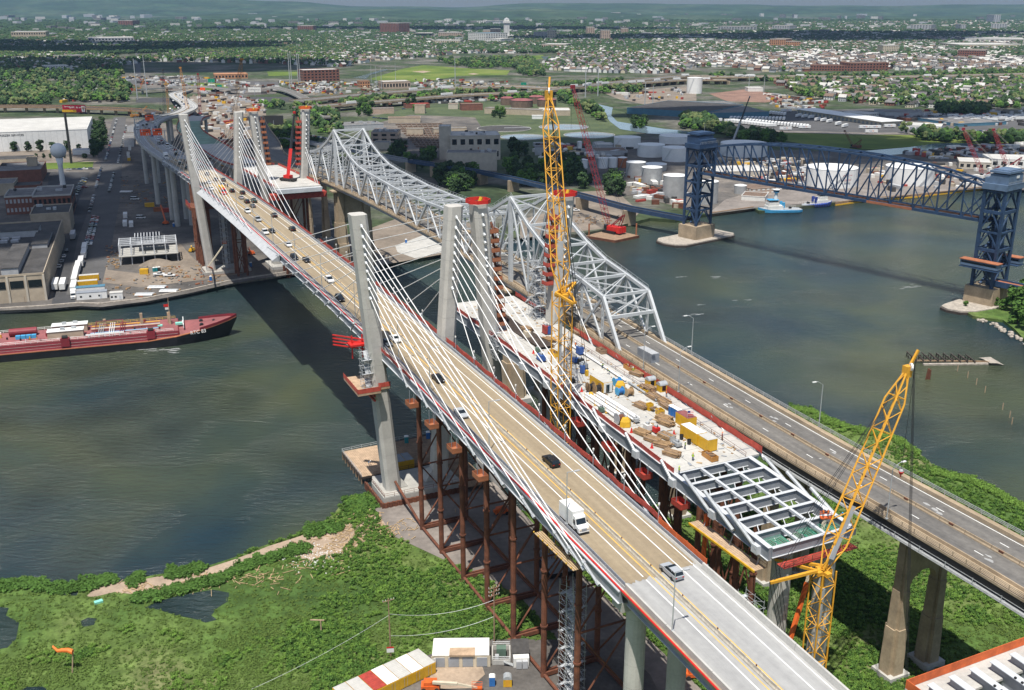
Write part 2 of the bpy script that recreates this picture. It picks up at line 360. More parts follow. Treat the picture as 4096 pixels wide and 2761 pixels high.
sheet('grass_verge',gp([(130,655),(375,648),(370,672),(120,680)],2),2.18,'park_grass')
sheet('river_yard',gp([(1290,1080),(1440,1075),(1565,1055),(1775,1017),(1900,990),(1900,900),(1760,860),(1600,870),(1440,930),(1300,960)],2),2.10,'dirt')
sheet('concrete_pad',gp([(1580,985),(1700,940),(1780,960),(1775,1010),(1660,1035),(1590,1010)],2),2.20,'deck_new')
sheet('crane_yard',gp([(2080,955),(2240,935),(2420,915),(2510,895),(2560,850),(2460,760),(2300,770),(2200,850),(2080,880)],2),2.10,'dirt')
sheet('plant_ground',gp([(1470,470),(1700,420),(2250,400),(2500,450),(2560,560),(2300,620),(1960,690),(1700,640),(1480,560)],2),2.08,'cloud_shade_grass')
sheet('plant_pavement',gp([(1480,500),(1640,460),(1900,470),(1960,560),(1990,690),(1700,650),(1540,560)],2),2.12,'yard_ground')
sheet('tank_yard',gp([(2230,690),(2500,560),(2740,560),(3000,600),(3500,610),(4300,600),(4300,740),(3934,752),(3464,800),(3012,835),(2836,858),(2600,800),(2400,760)],2),2.08,'yard_ground')
sheet('dock_pavement',gp([(2840,850),(3010,830),(3460,798),(3930,750),(4000,700),(3500,690),(3100,740),(2900,800)],2),2.14,'gravel_grey')
sheet('meadow',TP(3,[(330,920),(600,905),(1100,915),(1700,925),(2326,900),(2326,975),(1900,985),(1600,1000),(1300,1020),(1000,1015),(700,960),(450,950)],2),2.14,'park_grass')
sheet('freight_yard',TP(3,[(180,835),(600,790),(700,760),(1300,740),(1800,760),(2400,780),(2400,905),(1700,920),(800,905),(350,905)],2),2.10,'asphalt')
sheet('meadow_road',TP(3,[(210,895),(700,905),(1250,920),(1700,915),(2400,890),(2400,880),(1700,902),(1250,906),(700,893),(210,880)],2),2.2,'gravel_grey')
sheet('scrap_yard',TP(3,[(1500,1060),(1900,1000),(2400,960),(2400,1300),(2050,1285),(1500,1330),(1250,1340)],2),2.1,'yard_ground')
sheet('excavation',TP(2,[(1800,640),(2326,590),(2420,600),(2420,700),(2100,720),(1900,680)],2),2.1,'dirt')
sheet('red_earth',TP(3,[(180,640),(420,610),(650,640),(740,680),(560,700),(300,690)],2),2.12,'dirt_red')
fsheet('site_ground',1,[(1290,660),(1500,640),(1800,690),(1830,900),(1700,1100),(1500,1180),(1250,1000),(1330,800)],.11,'dirt')
fsheet('rail_yard',2,[(-1400,700),(0,690),(450,700),(1100,680),(1500,650),(1500,625),(1000,640),(300,690),(-200,660),(-1400,670)],.1,'asphalt_dark')
fsheet('junction_road',1,[(600,560),(900,545),(1300,540),(1900,560),(1900,585),(1300,562),(900,575),(600,590)],.22,'asphalt')
fsheet('junction_road',1,[(0,640),(500,640),(900,620),(900,640),(500,662),(0,668)],.22,'asphalt')
fsheet('main_street',1,[(925,520),(960,520),(955,400),(940,300),(925,250),(918,250),(925,400)],.24,'asphalt')
sheet('river_water',TP(2,[(1540,690),(1640,700),(1750,712),(1850,735),(1840,790),(1880,830),(2000,850),(2200,880),(2400,900),(2330,925),(2080,912),(1900,882),(1830,830),(1790,770),(1700,722),(1560,705)],2),2.3,'pale_water')
sheet('creek_water',TP(3,[(1230,1032),(1350,1022),(1550,1005),(1720,980),(1900,978),(2010,985),(1950,1000),(1800,1010),(1600,1045),(1380,1062)],2),2.3,'pale_water')
sheet('stream_water',TP(2,[(80,532),(150,515),(300,470),(320,478),(200,512),(170,540)],2),2.4,'water')
sheet('canal_water',TP(2,[(1360,385),(1450,392),(1430,408),(1380,405)],2),2.4,'water')
sheet('ball_field',TP(2,[(190,540),(420,470),(560,445),(900,470),(1150,480),(1130,512),(800,520),(560,560),(300,560)],2),2.2,'park_grass')
sheet('ball_diamond',TP(2,[(480,490),(560,484),(610,490),(560,498)],2),2.3,'sand')
sheet('ball_diamond',TP(2,[(860,505),(900,500),(940,506),(900,511)],2),2.3,'sand')
sheet('park_lawn',TP(2,[(1060,400),(1200,392),(1370,375),(1400,400),(1250,415),(1080,412)],2),2.2,'park_grass')
sheet('estate_lawn',TP(1,[(1820,490),(2060,490),(2060,515),(1830,520)],2),2.2,'park_grass')
sheet('interchange_ground',TP(1,[(820,520),(1300,520),(1560,560),(1900,590),(1880,640),(1560,660),(1400,640),(1000,610),(840,560)],2),2.15,'yard_ground')
sheet('ramp_grass',TP(1,[(1200,560),(1500,565),(1560,600),(1420,620),(1330,585)],2),2.2,'park_grass')
def ridge(name,y0,depth,base,prof,m_):
 mb=MB();n_=len(prof);vs=[]
 for j,(dy,k_)in enumerate(((-depth*.5,0),(-depth*.25,.6),(0,1.0),(depth*.3,.8),(depth*.6,0))):
  for x_,h in prof:vs.append((x_,y0+dy+120*math.sin(x_*.0013+j),base+h*k_))
 fs=[(j*n_+i,j*n_+i+1,(j+1)*n_+i+1,(j+1)*n_+i)for j in range(4)for i in range(n_-1)]
 mb.add(vs,fs);o=mb.build(name,m_,kind='structure')
 for p in o.data.polygons:p.use_smooth=True
rr=random.Random(3)
ridge('hill_ridge',13500,4200,1,[(x_,118+115*max(0,min(1,(-x_-800)/6200))+(36*math.sin(x_*.0011)+9*math.sin(x_*.0047+1))*(1 if x_<1000 else .35)+rr.uniform(-3,3))for x_ in range(-9000,9001,180)],'hill_green')
ridge('hill_swell',9800,2600,1,[(x_,45+38*math.sin(x_*.0009+2)+10*math.sin(x_*.004)+rr.uniform(-2,2))for x_ in range(-7000,7001,160)],'hill_green')
m=bpy.data.materials.new('haze_air');m.use_nodes=True;n=m.node_tree.nodes;L=m.node_tree.links;n.remove(n['Principled BSDF'])
pv=n.new('ShaderNodeVolumePrincipled');pv.inputs['Color'].default_value=(.45,.68,1,1);pv.inputs['Density'].default_value=3.4e-5;pv.inputs['Anisotropy'].default_value=.2
L.new(pv.outputs[0],[q for q in n if q.type=='OUTPUT_MATERIAL'][0].inputs['Volume']);M['haze_air']=m
mb=MB();mb.box((0,9000,124),(34000,20400,256));mb.build('haze','haze_air',kind='stuff')
# ================================================================ BRIDGES
mat('pale_form',(.20,.30,.22),.9,.25,.15,fine=.15)
WC,WN,WO=0.8,33.8,63.2
def spath(w_,s0,s1,st=8,dz=0.0,zf=zs):
 n_=max(1,int(round(abs(s1-s0)/st)));return[B(s0+(s1-s0)*i/n_,w_,zf(s0+(s1-s0)*i/n_)+dz)for i in range(n_+1)]
# --- curve of the traffic bridge beyond the far stays
_far=[(-248,719,38.6),(-283,808,36),(-305,876,34),(-318,938,32),(-324,985,30),(-336,1062,25),(-360,1175,20),(-402,1298,15),(-450,1420,11),(-486,1530,7),(-500,1640,3)]
def smooth(pts,k=4):
 P=[Vector(p)for p in pts];o=[]
 for i in range(len(P)-1):
  p0,p1,p2,p3=P[max(0,i-1)],P[i],P[i+1],P[min(len(P)-1,i+2)]
  for j in range(k):
   t=j/k;o.append(.5*((2*p1)+(p2-p0)*t+(2*p0-5*p1+4*p2-p3)*t*t+(3*p1-p0-3*p2+p3)*t**3))
 o.append(P[-1]);return o
CURVE=smooth([tuple(B(400,WC,zs(400))),tuple(B(436,WC,zs(436)))]+_far,5)
def offs(path,l,dz=0):
 o=[]
 for i,p in enumerate(path):
  t=path[min(len(path)-1,i+1)]-path[max(0,i-1)];t.z=0;t.normalize();o.append(p+Vector((t.y,-t.x,0))*l+Vector((0,0,dz)))
 return o
sb=thing('cable_stayed_bridge','open cable stayed bridge with white stays and tan roadway carrying the traffic','bridge',B(0,WC,0))
def slabp(hw,t=.45,top=0.0):return[(-hw,top),(-hw,top-t),(hw,top-t),(hw,top)]
def vis(o,a):return o
MB().sweep(spath(WC,-119,402),slabp(7.5)).build('roadway','deck_tan',sb)
MB().sweep(spath(WC,-300,-119),slabp(7.5)).build('roadway','deck_grey',sb,label='pale grey concrete roadway of the approach')
MB().sweep(CURVE,slabp(8.7)).build('roadway','deck_grey',sb,label='grey roadway of the curved far approach')
for l,wd,m_,nm in((-3.1,.2,'white_line','lane_line'),(-.15-.0,.0,'',''),(4.2,.2,'white_line','lane_line'),(6.75,.18,'white_line','edge_line'),(-1.75,.17,'yellow_line','centre_line'),(.05,.17,'yellow_line','centre_line'),(-6.8,.16,'white_line','edge_line')):
 if not m_:continue
 mb=MB();l0=l-.0
 for pth in(spath(WC,-300,402),CURVE):mb.sweep(offs(pth,l0,.012),[(-wd/2,0),(wd/2,0)],closed=False)
 mb.build(nm,m_,sb)
mb=MB();ra=random.Random(14);E_=[(-7.3+i*.42,-119-ra.uniform(.1,.9)-(.9 if i<15 else 0)*ra.random())for i in range(36)]
for(w0,s0),(w1,s1)in zip(E_[:-1],E_[1:]):mb.add([B(-118.9,WC+w0,zs(-119)+.006),B(-118.9,WC+w1,zs(-119)+.006),B(s1,WC+w1,zs(-119.5)+.008),B(s0,WC+w0,zs(-119.5)+.008)],[(3,2,1,0)])
mb.build('tan_overlap','deck_tan',sb)
for sd in(-1,1):
 prof=[(sd*7.4,0),(sd*7.4,.15),(sd*7.5,.85),(sd*7.85,.85),(sd*7.9,-.5),(sd*7.4,-.5)]
 if sd<0:prof=prof[::-1]
 for s0,s1,mt in((-300,-121,'parapet'),(-121,402,'parapet')):
  h=1.1 if s1<0 else .45
  pr=[(sd*7.35,0.02),(sd*7.5,h),(sd*7.85,h),(sd*7.85,-.5),(sd*7.35,-.5)]
  if s1<0:
   n_=15
   for i in range(n_):MB().sweep(spath(WC,s0+(s1-s0)*i/n_+.04,s0+(s1-s0)*(i+1)/n_-.04,6),pr).build('parapet_panel',mt,sb)
  else:MB().sweep(spath(WC,s0,s1),pr).build('parapet',mt,sb)
 MB().sweep(CURVE,[(sd*8.55,0.02),(sd*8.7,1.05),(sd*9.05,1.05),(sd*9.05,-.7),(sd*8.55,-.7)]).build('parapet','parapet',sb)
 mb=MB()
 for k_ in(.62,.85,1.08):mb.sweep(offs(spath(WC,-121,402),sd*7.7,k_),[(-.06,-.05),(.06,-.05),(.06,.05),(-.06,.05)])
 s_=-120
 while s_<400:mb.box(B(s_,WC+sd*7.72,zs(s_)+.75),(.22,.14,.8),ZB);s_+=2.4
 mb.build('railing','steel_grey',sb)
 MB().sweep(spath(WC,-121,402),[(sd*7.9-.02*sd,-.12),(sd*9.0,-.12),(sd*9.0,-.34),(sd*7.9,-.34)]).build('service_ledge','steel_light',sb)
 MB().sweep(spath(WC,-121,402),[(sd*8.15,-.36),(sd*8.7,-.36),(sd*8.7,-2.4),(sd*8.15,-2.4)]).build('edge_girder','steel_grey',sb)
 MB().sweep(spath(WC,-121,402),[(sd*7.9,-2.41),(sd*9.0,-2.41),(sd*9.0,-2.5),(sd*7.9,-2.5)]).build('girder_flange','steel_light',sb)
 for gl in(2.4,7.2):
  MB().sweep(spath(WC,-300,-121.5),[(sd*gl-.2,-.46),(sd*gl+.2,-.46),(sd*gl+.2,-2.6),(sd*gl-.2,-2.6)]).build('approach_girder','steel_grey',sb)
  MB().sweep(spath(WC,-300,-121.5),[(sd*gl-.5,-2.61),(sd*gl+.5,-2.61),(sd*gl+.5,-2.7),(sd*gl-.5,-2.7)]).build('girder_flange','steel_light',sb)
  MB().sweep(CURVE,[(sd*gl-.25,-.46),(sd*gl+.25,-.46),(sd*gl+.25,-2.2),(sd*gl-.25,-2.2)]).build('approach_girder','steel_grey',sb)
 MB().sweep(spath(WC,-300,-121),[(sd*7.86,-.1),(sd*8.5,-.1),(sd*8.5,-.6),(sd*7.86,-.6)]).build('deck_edge','old_concrete',sb)
mb=MB();s_=-118
while s_<400:
 mb.box(B(s_,WC,zs(s_)-1.25),(.35,16.2,1.5),ZB);s_+=4.4
mb.build('floor_beam','steel_grey',sb,kind='stuff')
MB().sweep(spath(WC,107,262),[(-9.05,-.2),(-9.05,-2.6),(-11.6,-2.2),(-11.75,-1.95)]).build('wind_fairing','siding_grey',sb,label='smooth pale wind fairing plate along the main span edge')
mb=MB();pth=offs(spath(WC,-300,330,6),-8.55,.12)
for a,b in zip(pth[:-1],pth[1:]):mb.tube(a,b,.17,n=6,caps=False)
mb.build('water_pipe','red_bright',sb)
mb=MB()
for l_ in(8.15,8.5,8.85):
 pth=offs(spath(WC,-121,300,8),l_,.12)
 for a,b in zip(pth[:-1],pth[1:]):mb.tube(a,b,.12,n=5,caps=False)
mb.build('conduit','steel_grey',sb)
def netfence(parent,w_,s0,s1,m_='red_net',h=1.3,lean=.0,zf=zs,dz=0,wv=.35):
 mb=MB();n_=int(abs(s1-s0)/3)
 P=[B(s0+(s1-s0)*i/n_,w_+wv*(rnd.random()-.5),zf(s0+(s1-s0)*i/n_)+dz)for i in range(n_+1)]
 mb.sweep(P,[(-.03,0),(.03,0),(.03+lean,h),(-.03+lean,h-.0)])
 for p in P:mb.tube(p-Vector((0,0,.2)),p+Vector((0,0,h+.2)),.05,n=4)
 return mb.build('safety_net',m_,parent)
netfence(sb,WC+9.4,120,-106,'red_net',1.15,wv=.6);netfence(sb,WC+8.6,-106,-121,'orange_net',1.5);netfence(sb,WC-8.95,-24,10,'red_paint',.9);netfence(sb,WC+9.0,395,130,'red_net',1.1)
proto=None;s_=-176.0;k_=0
bprof=[(-.32,0),(-.3,.2),(-.13,.42),(-.09,.82),(.09,.82),(.13,.42),(.3,.2),(.32,0)]
while s_<402:
 p=B(s_+1.8,-.05,zs(s_+1.8));a=B(s_,-.05,zs(s_));b=B(s_+3.6,-.05,zs(s_+3.6))
 if proto is None:
  mb=MB();mb.loft([[(x_,l,h)for l,h in bprof]for x_ in(-1.78,1.78)]);proto=mb.mesh('barrier_segment','barrier')
 o=bpy.data.objects.new('barrier_segment',proto);C.objects.link(o);o.parent=sb
 o.location=p-Vector(ORG[sb.name]);o.rotation_euler=(0,-math.atan2(b.z-a.z,3.6),ZB);s_+=3.6;k_+=1
MB().sweep(offs(CURVE,-.85),[(-.3,.02),(-.09,.82),(.09,.82),(.3,.02)]).build('median_barrier','barrier',sb)
mb=MB();s_=-165
while s_<120:mb.box(B(s_,-.05,zs(s_)+.95),(.22,.12,.3),ZB);s_+=9.4
mb.build('delineator','rust',sb)
def leg_mb(s_,wb,wt,z0=3.0,z1=80.2,top=(2.05,2.3),bot=(2.1,2.3)):
 rings=[]
 for z in(z0,z0+14,36,44,47.5,60,z1):
  f=(z-z0)/(z1-z0);c_=wb+(wt-wb)*f;a=bot[0]+(top[0]-bot[0])*f;b=bot[1]+(top[1]-bot[1])*f;ch=.78
  rings.append([B(s_+dx*b,c_+dy*a,z)for dx,dy in((-1,-.62),(-1,.62),(-.7,1),(.7,1),(1,.62),(1,-.62),(.7,-1),(-.7,-1))])
 return MB().loft(rings)
def legw(wb,wt,z,z0=3.0,z1=80.2):return wb+(wt-wb)*(z-z0)/(z1-z0)
AZ=[77.6,74.9,72.4,70.3,68.2,66.0,63.8,61.4,58.8]
SIDE=[-115.5,-110.5,-105,-91.5,-77.8,-63.8,-50.2,-36.8,-23.3]
MAIN=[126.8,113.2,99.5,86.3,73.2,60.9,47.8,34.8,22.0]
def cable(parent,s_leg,wb,wt,az,s_d,w_d,sgn):
 wl=legw(wb,wt,az);top=B(s_leg+sgn*2.35,wl,az);bot=B(s_d,w_d,zs(s_d)-1.9);d=(top-bot).normalized()
 c_=MB().tube(bot+d*5.2,top,.11,n=6).build('stay_cable','cable_white',parent)
 MB().tube(bot,bot+d*5.0,.25,n=7).tube(bot+d*4.7,bot+d*5.4,.38,n=7).tube(bot-d*.3,bot+d*.5,.34,n=6).build('guide_pipe','galv',c_)
 return c_
def pylon(parent,s_leg,wb,wt,cs=(),anchors=True,wd=None):
 o=leg_mb(s_leg,wb,wt).build('pylon_leg','pylon_concrete',parent)
 mb=MB()
 for z in AZ:
  wl=legw(wb,wt,z)
  for sg in(-1,1):mb.tube(B(s_leg+sg*2.2,wl,z+.1),B(s_leg+sg*2.95,wl,z-.45),.42,n=7)
 mb.build('anchor_socket','galv',o,kind='stuff')
 mb=MB()
 for z in np.arange(9,79,5.2):
  rings=[]
  f=(z-3)/77.2;c_=wb+(wt-wb)*f;a=2.1-.05*f+.015;b=2.3+.015
  mb.loft([[B(s_leg+dx*b,c_+dy*a,zz)for dx,dy in((-1,-.62),(-1,.62),(-.7,1),(.7,1),(1,.62),(1,-.62),(.7,-1),(-.7,-1))]for zz in(z,z+.09)])
 mb.build('pour_joint','concrete',o)
 return o
for sl_,sA,sM in((0.0,SIDE,MAIN),(271.0,[271-q for q in SIDE],[271-q for q in MAIN])):
 for sd in(-1,1):
  wb,wt=WC+sd*6.8,WC+sd*13.0;pylon(sb,sl_,wb,wt)
  for z,a,b in zip(AZ,sA,sM):
   cable(sb,sl_,wb,wt,z,a,WC+sd*9.6,-1 if sl_==0 else 1);cable(sb,sl_,wb,wt,z,b,WC+sd*9.6,1 if sl_==0 else-1)
 mb=MB();mb.prism([tuple(B(sl_+a,WC+b)[:2])for a,b in((-5.5,-11),(-5.5,12),(9,12),(9,-9.5),(5,-11))],.3,3.5)
 pc=mb.build('pile_cap','concrete',sb);mb=MB()
 for i in range(34):mb.box(B(sl_-5.8-.2*(i%2),WC-11.4+i*.7,.9),(.5,.66,2.6),ZB)
 for i in range(22):mb.box(B(sl_-5.4+i*.68,WC-11.4-.2*(i%2),.9),(.64,.5,2.6),ZB)
 mb.build('sheet_piling','rust',pc);mb=MB()
 for a,b,c_,d_ in((-5.4,-10.8,-5.4,11.8),(-5.4,-10.8,5,-10.8),(9,-9,9,11.8)):
  for h in(4.1,4.7):mb.tube(B(sl_+a,WC+b,h),B(sl_+c_,WC+d_,h),.05,n=4)
  for k_ in range(9):p=B(sl_+a+(c_-a)*k_/8,WC+b+(d_-b)*k_/8,3.5);mb.tube(p,p+Vector((0,0,1.2)),.05,n=4)
 mb.build('guard_rail','rust',pc)
 MB().beam(B(sl_,WC-9.2,40.2),B(sl_,WC+9.2,40.2),2.2,2.6).build('cross_beam','concrete',sb)
mb=MB()
for sd in(-1,1):
 mb.loft([[B(2+a*3.4,WC+sd*(6.8)+b*5-sd*1.5,3.6)for a,b in((-1,-.55),(1,-.55),(1,.55),(-1,.55))],[B(-.4,WC+sd*6.3+b*.4,8.2)for b in(-.5,-.4,.4,.5)]])
mb.build('plinth','parapet',sb)
def column(parent,p,r_,z1,z0=.5,m_='pylon_concrete',name='pier_column',n=16):
 o=MB().tube((p[0],p[1],z0),(p[0],p[1],z1),r_,n=n).build(name,m_,parent,smooth=False)
 mb=MB()
 z=z0+4.5
 while z<z1-2:mb.tube((p[0],p[1],z),(p[0],p[1],z+.08),r_+.012,n=n);z+=4.5
 mb.build('pour_joint','concrete',o);return o
for s_ in(-119.5,-164,-212):
 for w_ in(WC-4.3,WC+4.6):column(sb,B(s_,w_),1.75,zs(s_)-4.4)
 MB().beam(B(s_,WC-8.2,zs(s_)-3.6),B(s_,WC+8.2,zs(s_)-3.6),3.2,1.75).build('pier_cap','concrete',sb)
for t_ in(3,8,13,18,23,28,33):
 if t_<len(CURVE):
  for l in(-4.2,4.2):
   p=offs(CURVE,l)[t_]
   if p.z>8:column(sb,p,1.5,p.z-3.4,1.9)
  a,b=offs(CURVE,-7)[t_],offs(CURVE,7)[t_]
  if a.z>8:MB().beam(a-Vector((0,0,2.9)),b-Vector((0,0,2.9)),2.4,1.3).build('pier_cap','concrete',sb)
for l in(-4.2,4.2):column(sb,B(396,WC+l),1.6,zs(396)-4.2,1.9)
MB().beam(B(396,WC-8,zs(396)-3.4),B(396,WC+8,zs(396)-3.4),2.6,1.6).build('pier_cap','concrete',sb)
# ---------------------------------------------------------------- bridge being built
nb=thing('unfinished_bridge','unfinished second bridge with bare white slab, pylons and open steel grid','bridge',B(0,WN,0))
NZ=lambda s:zs(s)+.35
def npath(w_,s0,s1,st=8,dz=0):return spath(w_,s0,s1,st,dz,NZ)
s_=-91.0
while s_<27:
 for a,b in((23.4,28.2),(28.3,33.8),(33.9,39.2),(39.3,44.2)):
  mb=MB();e_=min(s_+7.2,27);h=rnd.uniform(-.012,.012)
  mb.hexa([B(x_,w_,NZ(x_)-.3)for x_,w_ in((s_,a),(s_,b),(e_,b),(e_,a))][::-1],[B(x_,w_,NZ(x_)+h)for x_,w_ in((s_,a),(s_,b),(e_,b),(e_,a))][::-1])
  mb.build('slab_panel','deck_new',nb)
 s_+=7.3
MB().sweep(npath(WN,-91,27),[(-10.4,-.31),(-10.4,-.5),(10.4,-.5),(10.4,-.31)]).build('deck_form','steel_grey',nb)
MB().sweep(npath(WN,-91,27),[(5.2,.0),(5.5,.55),(5.85,.55),(5.9,.0)]).build('kerb_line','concrete',nb)if False else None
for a,b in((-11.1,-10.6),(7.5,8.0)):
 MB().sweep(npath(WN,-121,27),[(a,-.1),(b,-.1),(b,-2.5),(a,-2.5)]).build('edge_girder','steel_grey',nb)
 for dz in(-.09,-2.6):MB().sweep(npath(WN,-121,27),[(a-.25,dz),(b+.25,dz),(b+.25,dz+.08),(a-.25,dz+.08)]).build('girder_flange','steel_light',nb)
s_=-121.0;i=0
while s_<27:
 if s_<-88:
  o=MB().beam(B(s_,WN-10.55,NZ(s_)-1.1),B(s_,WN+7.5,NZ(s_)-1.1),.3,1.8).build('floor_beam','steel_grey',nb)
  MB().beam(B(s_,WN-10.55,NZ(s_)-.16),B(s_,WN+7.5,NZ(s_)-.16),.75,.09).beam(B(s_,WN-10.55,NZ(s_)-2.05),B(s_,WN+7.5,NZ(s_)-2.05),.75,.09).build('flange','steel_light',o)
 else:MB().beam(B(s_,WN-10.55,NZ(s_)-1.3),B(s_,WN+7.5,NZ(s_)-1.3),.3,1.5).build('floor_beam','steel_grey',nb)
 s_+=5.0
for l in(-4.4,1.6):MB().beam(B(-121,WN+l,NZ(-121)-.35),B(-88,WN+l,NZ(-88)-.35),.55,.5).build('stringer','steel_light',nb)
for l in(-7.5,-1.4,4.6):
 mb=MB();s_=-121
 while s_<-92:mb.beam(B(s_+.3,WN+l-1.2,NZ(s_)-1.4),B(s_+4.6,WN+l+1.4,NZ(s_)-1.6),.18);s_+=5
 mb.build('cross_brace','steel_light',nb)
mb=MB();mb.prism([tuple(B(a,b)[:2])for a,b in((-120.6,WN-10.3),(-116.3,WN-10.3),(-116.3,WN-4.2),(-120.6,WN-4.2))],NZ(-120)-2.0,NZ(-120)-1.7);mb.prism([tuple(B(a,b)[:2])for a,b in((-120.6,WN-3),(-116.3,WN-3),(-116.3,WN+7.3),(-120.6,WN+7.3))],NZ(-120)-2.0,NZ(-120)-1.7);mb.build('form_pan','roof_green',nb)
mb=MB()
for l0,l1 in((-9.3,-5),(-1.5,2.0),(3.6,6.9)):
 l=l0
 while l<l1:mb.tube(B(-120.2,WN+l,NZ(-120)-1.1+.3*math.sin(l*3)),B(-116.7,WN+l,NZ(-120)-.9),.07,n=4);l+=.45
mb.build('rebar_cage','teal_net',nb,kind='stuff')
for sd in(-1,1):
 for s_ in(-118,-111,-104):MB().tube(B(s_-.5,WN+(8.6 if sd>0 else-11.7),NZ(s_)-1.6),B(s_+9,WN+(8.4 if sd>0 else-11.4),NZ(s_)+2.0),.36,n=10).build('stay_sleeve','galv',nb)
 for s_ in(-91.5,-77.8,-63.8,-50.2,-36.8):MB().tube(B(s_,WN+sd*11.6,NZ(s_)-1.4),B(s_+4.6,WN+sd*11.3,NZ(s_)+1.2),.34,n=8).build('stay_sleeve','galv',nb)
 for s_ in(-118,-105,-91.5,-77.8,-63.8,-50.2,-36.8,-23.3):MB().box(B(s_,WN+(8.5 if sd>0 else-11.55),NZ(s_)-1.7),(1.7,.9,1.6),ZB).build('anchor_box','steel_light',nb)
for sd in(-1,1):
 for sl_ in(0.0,271.0):pylon(nb,sl_,WN+sd*6.8,WN+sd*13.0)
for sl_ in(0.0,271.0):
 MB().beam(B(sl_,WN-9.2,40),B(sl_,WN+9.2,40),2.2,2.6).build('cross_beam','concrete',nb)
 mb=MB();mb.prism([tuple(B(sl_+a,WN+b)[:2])for a,b in((-8,-11),(-8,11),(8,11),(8,-11))],.3,3.4);mb.build('pile_cap','parapet',nb)
cable(nb,0.0,WN+6.8,WN+13,58.8,-23.3,WN+10.6,-1);cable(nb,0.0,WN-6.8,WN-13,58.8,-23.3,WN-10.9,-1)
cable(nb,0.0,WN+6.8,WN+13,58.8,22,WN+10.6,1)
for sd in(-1,1):
 for z,a,b in((58.8,294.3,249),(61.4,307.8,244.5)):
  cable(nb,271.0,WN+sd*6.8,WN+sd*13,z,a,WN+sd*10.9,1);cable(nb,271.0,WN+sd*6.8,WN+sd*13,z,b,WN+sd*10.9,-1)
netfence(nb,WN+11.0,-91,-10,'red_net',1.5,zf=NZ);netfence(nb,WN-11.0,-91,27,'red_paint',1.05,zf=NZ,wv=.2);netfence(nb,WN+11.0,0,27,'red_paint',1.2,zf=NZ)
mb=MB();s_=-91
while s_<-15:
 for dz in(.5,1.05):mb.tube(B(s_,WN+6.9,NZ(s_)+dz),B(s_+4,WN+6.9,NZ(s_+4)+dz),.05,n=4)
 mb.tube(B(s_,WN+6.9,NZ(s_)),B(s_,WN+6.9,NZ(s_)+1.1),.05,n=4);s_+=4
mb.build('guard_rail','rust',nb)
mb=MB()
for s_ in np.arange(-88,-30,7.3):mb.box(B(s_,WN+9.0,NZ(s_)+.02),(.3,4.2,.05),ZB)
mb.build('slab_joint','steel_grey',nb)
mb=MB();mb.box(B(-2,WN-2,NZ(-2)+.08),(34,4.5,.14),ZB)
for i in range(60):mb.box(B(-18.5+i*.56,WN-2,NZ(-18+i*.56)+.17),(.48,4.5+rnd.uniform(-.3,.3),.06),ZB)
mb.build('timber_mat','wood_dark',nb)
for l in(-10.6,-3.5,3.5,10.6):
 if abs(l)<9:column(nb,B(-118,WN+l*1.5),1.85,NZ(-118)-3.2)
MB().beam(B(-118,WN-10.8,NZ(-118)-3.0),B(-118,WN+10.8,NZ(-118)-3.0),2.6,1.3).build('pier_cap','concrete',nb)
MB().sweep(npath(WN,243,332),slabp(11.0,.5)).build('far_slab','deck_new',nb)
MB().sweep(npath(WN,240,332),[(-11,-.55),(11,-.55),(10.6,-2.5),(-10.6,-2.5)]).build('far_girder','steel_light',nb)
mb=MB().box(B(245,WN,NZ(245)-4.4),(5.5,27,2.6),ZB)
for l in range(-12,13,3):mb.beam(B(242,WN+l,NZ(245)-5.6),B(242,WN+l+1.5,NZ(245)-2.9),.3)
mb.build('form_traveller','red_paint',nb,label='red underslung form traveller at the stub end')
netfence(nb,WN+11,245,330,'red_net',1.2,zf=NZ);netfence(nb,WN-11,245,330,'red_net',1.2,zf=NZ)
_n2=smooth([tuple(B(332,WN,NZ(332))),tuple(B(395,WN-1,40.5)),tuple(T(1,1390,960,38.5)),tuple(T(1,1290,885,36)),tuple(T(1,1305,815,34)),tuple(T(1,1370,790,32))],5)
NB2=_n2
MB().sweep(_n2[3:10],slabp(9.5,.6)).build('approach_slab','deck_new',nb)
MB().sweep(_n2[9:20],slabp(9.5,.6)).build('approach_slab','pale_form',nb,label='curved approach deck with pale green formwork')
MB().sweep(_n2[19:],slabp(9.5,.6)).build('approach_slab','deck_new',nb)
for l in(-7.5,-2.5,2.5,7.5):MB().sweep(_n2,[(l-.3,-.6),(l+.3,-.6),(l+.3,-2.6),(l-.3,-2.6)]).build('approach_girder','steel_light',nb)
for l in(-9.4,9.4):MB().sweep(offs(_n2,l),[(-.04,0),(.04,0),(.04,1.1),(-.04,1.1)]).build('safety_net','red_net',nb)
for t_ in(4,9,14,19,24):
 for l in(-5,5):
  p=offs(_n2,l)[min(t_,len(_n2)-1)];column(nb,p,1.4,p.z-2.8,1.9)
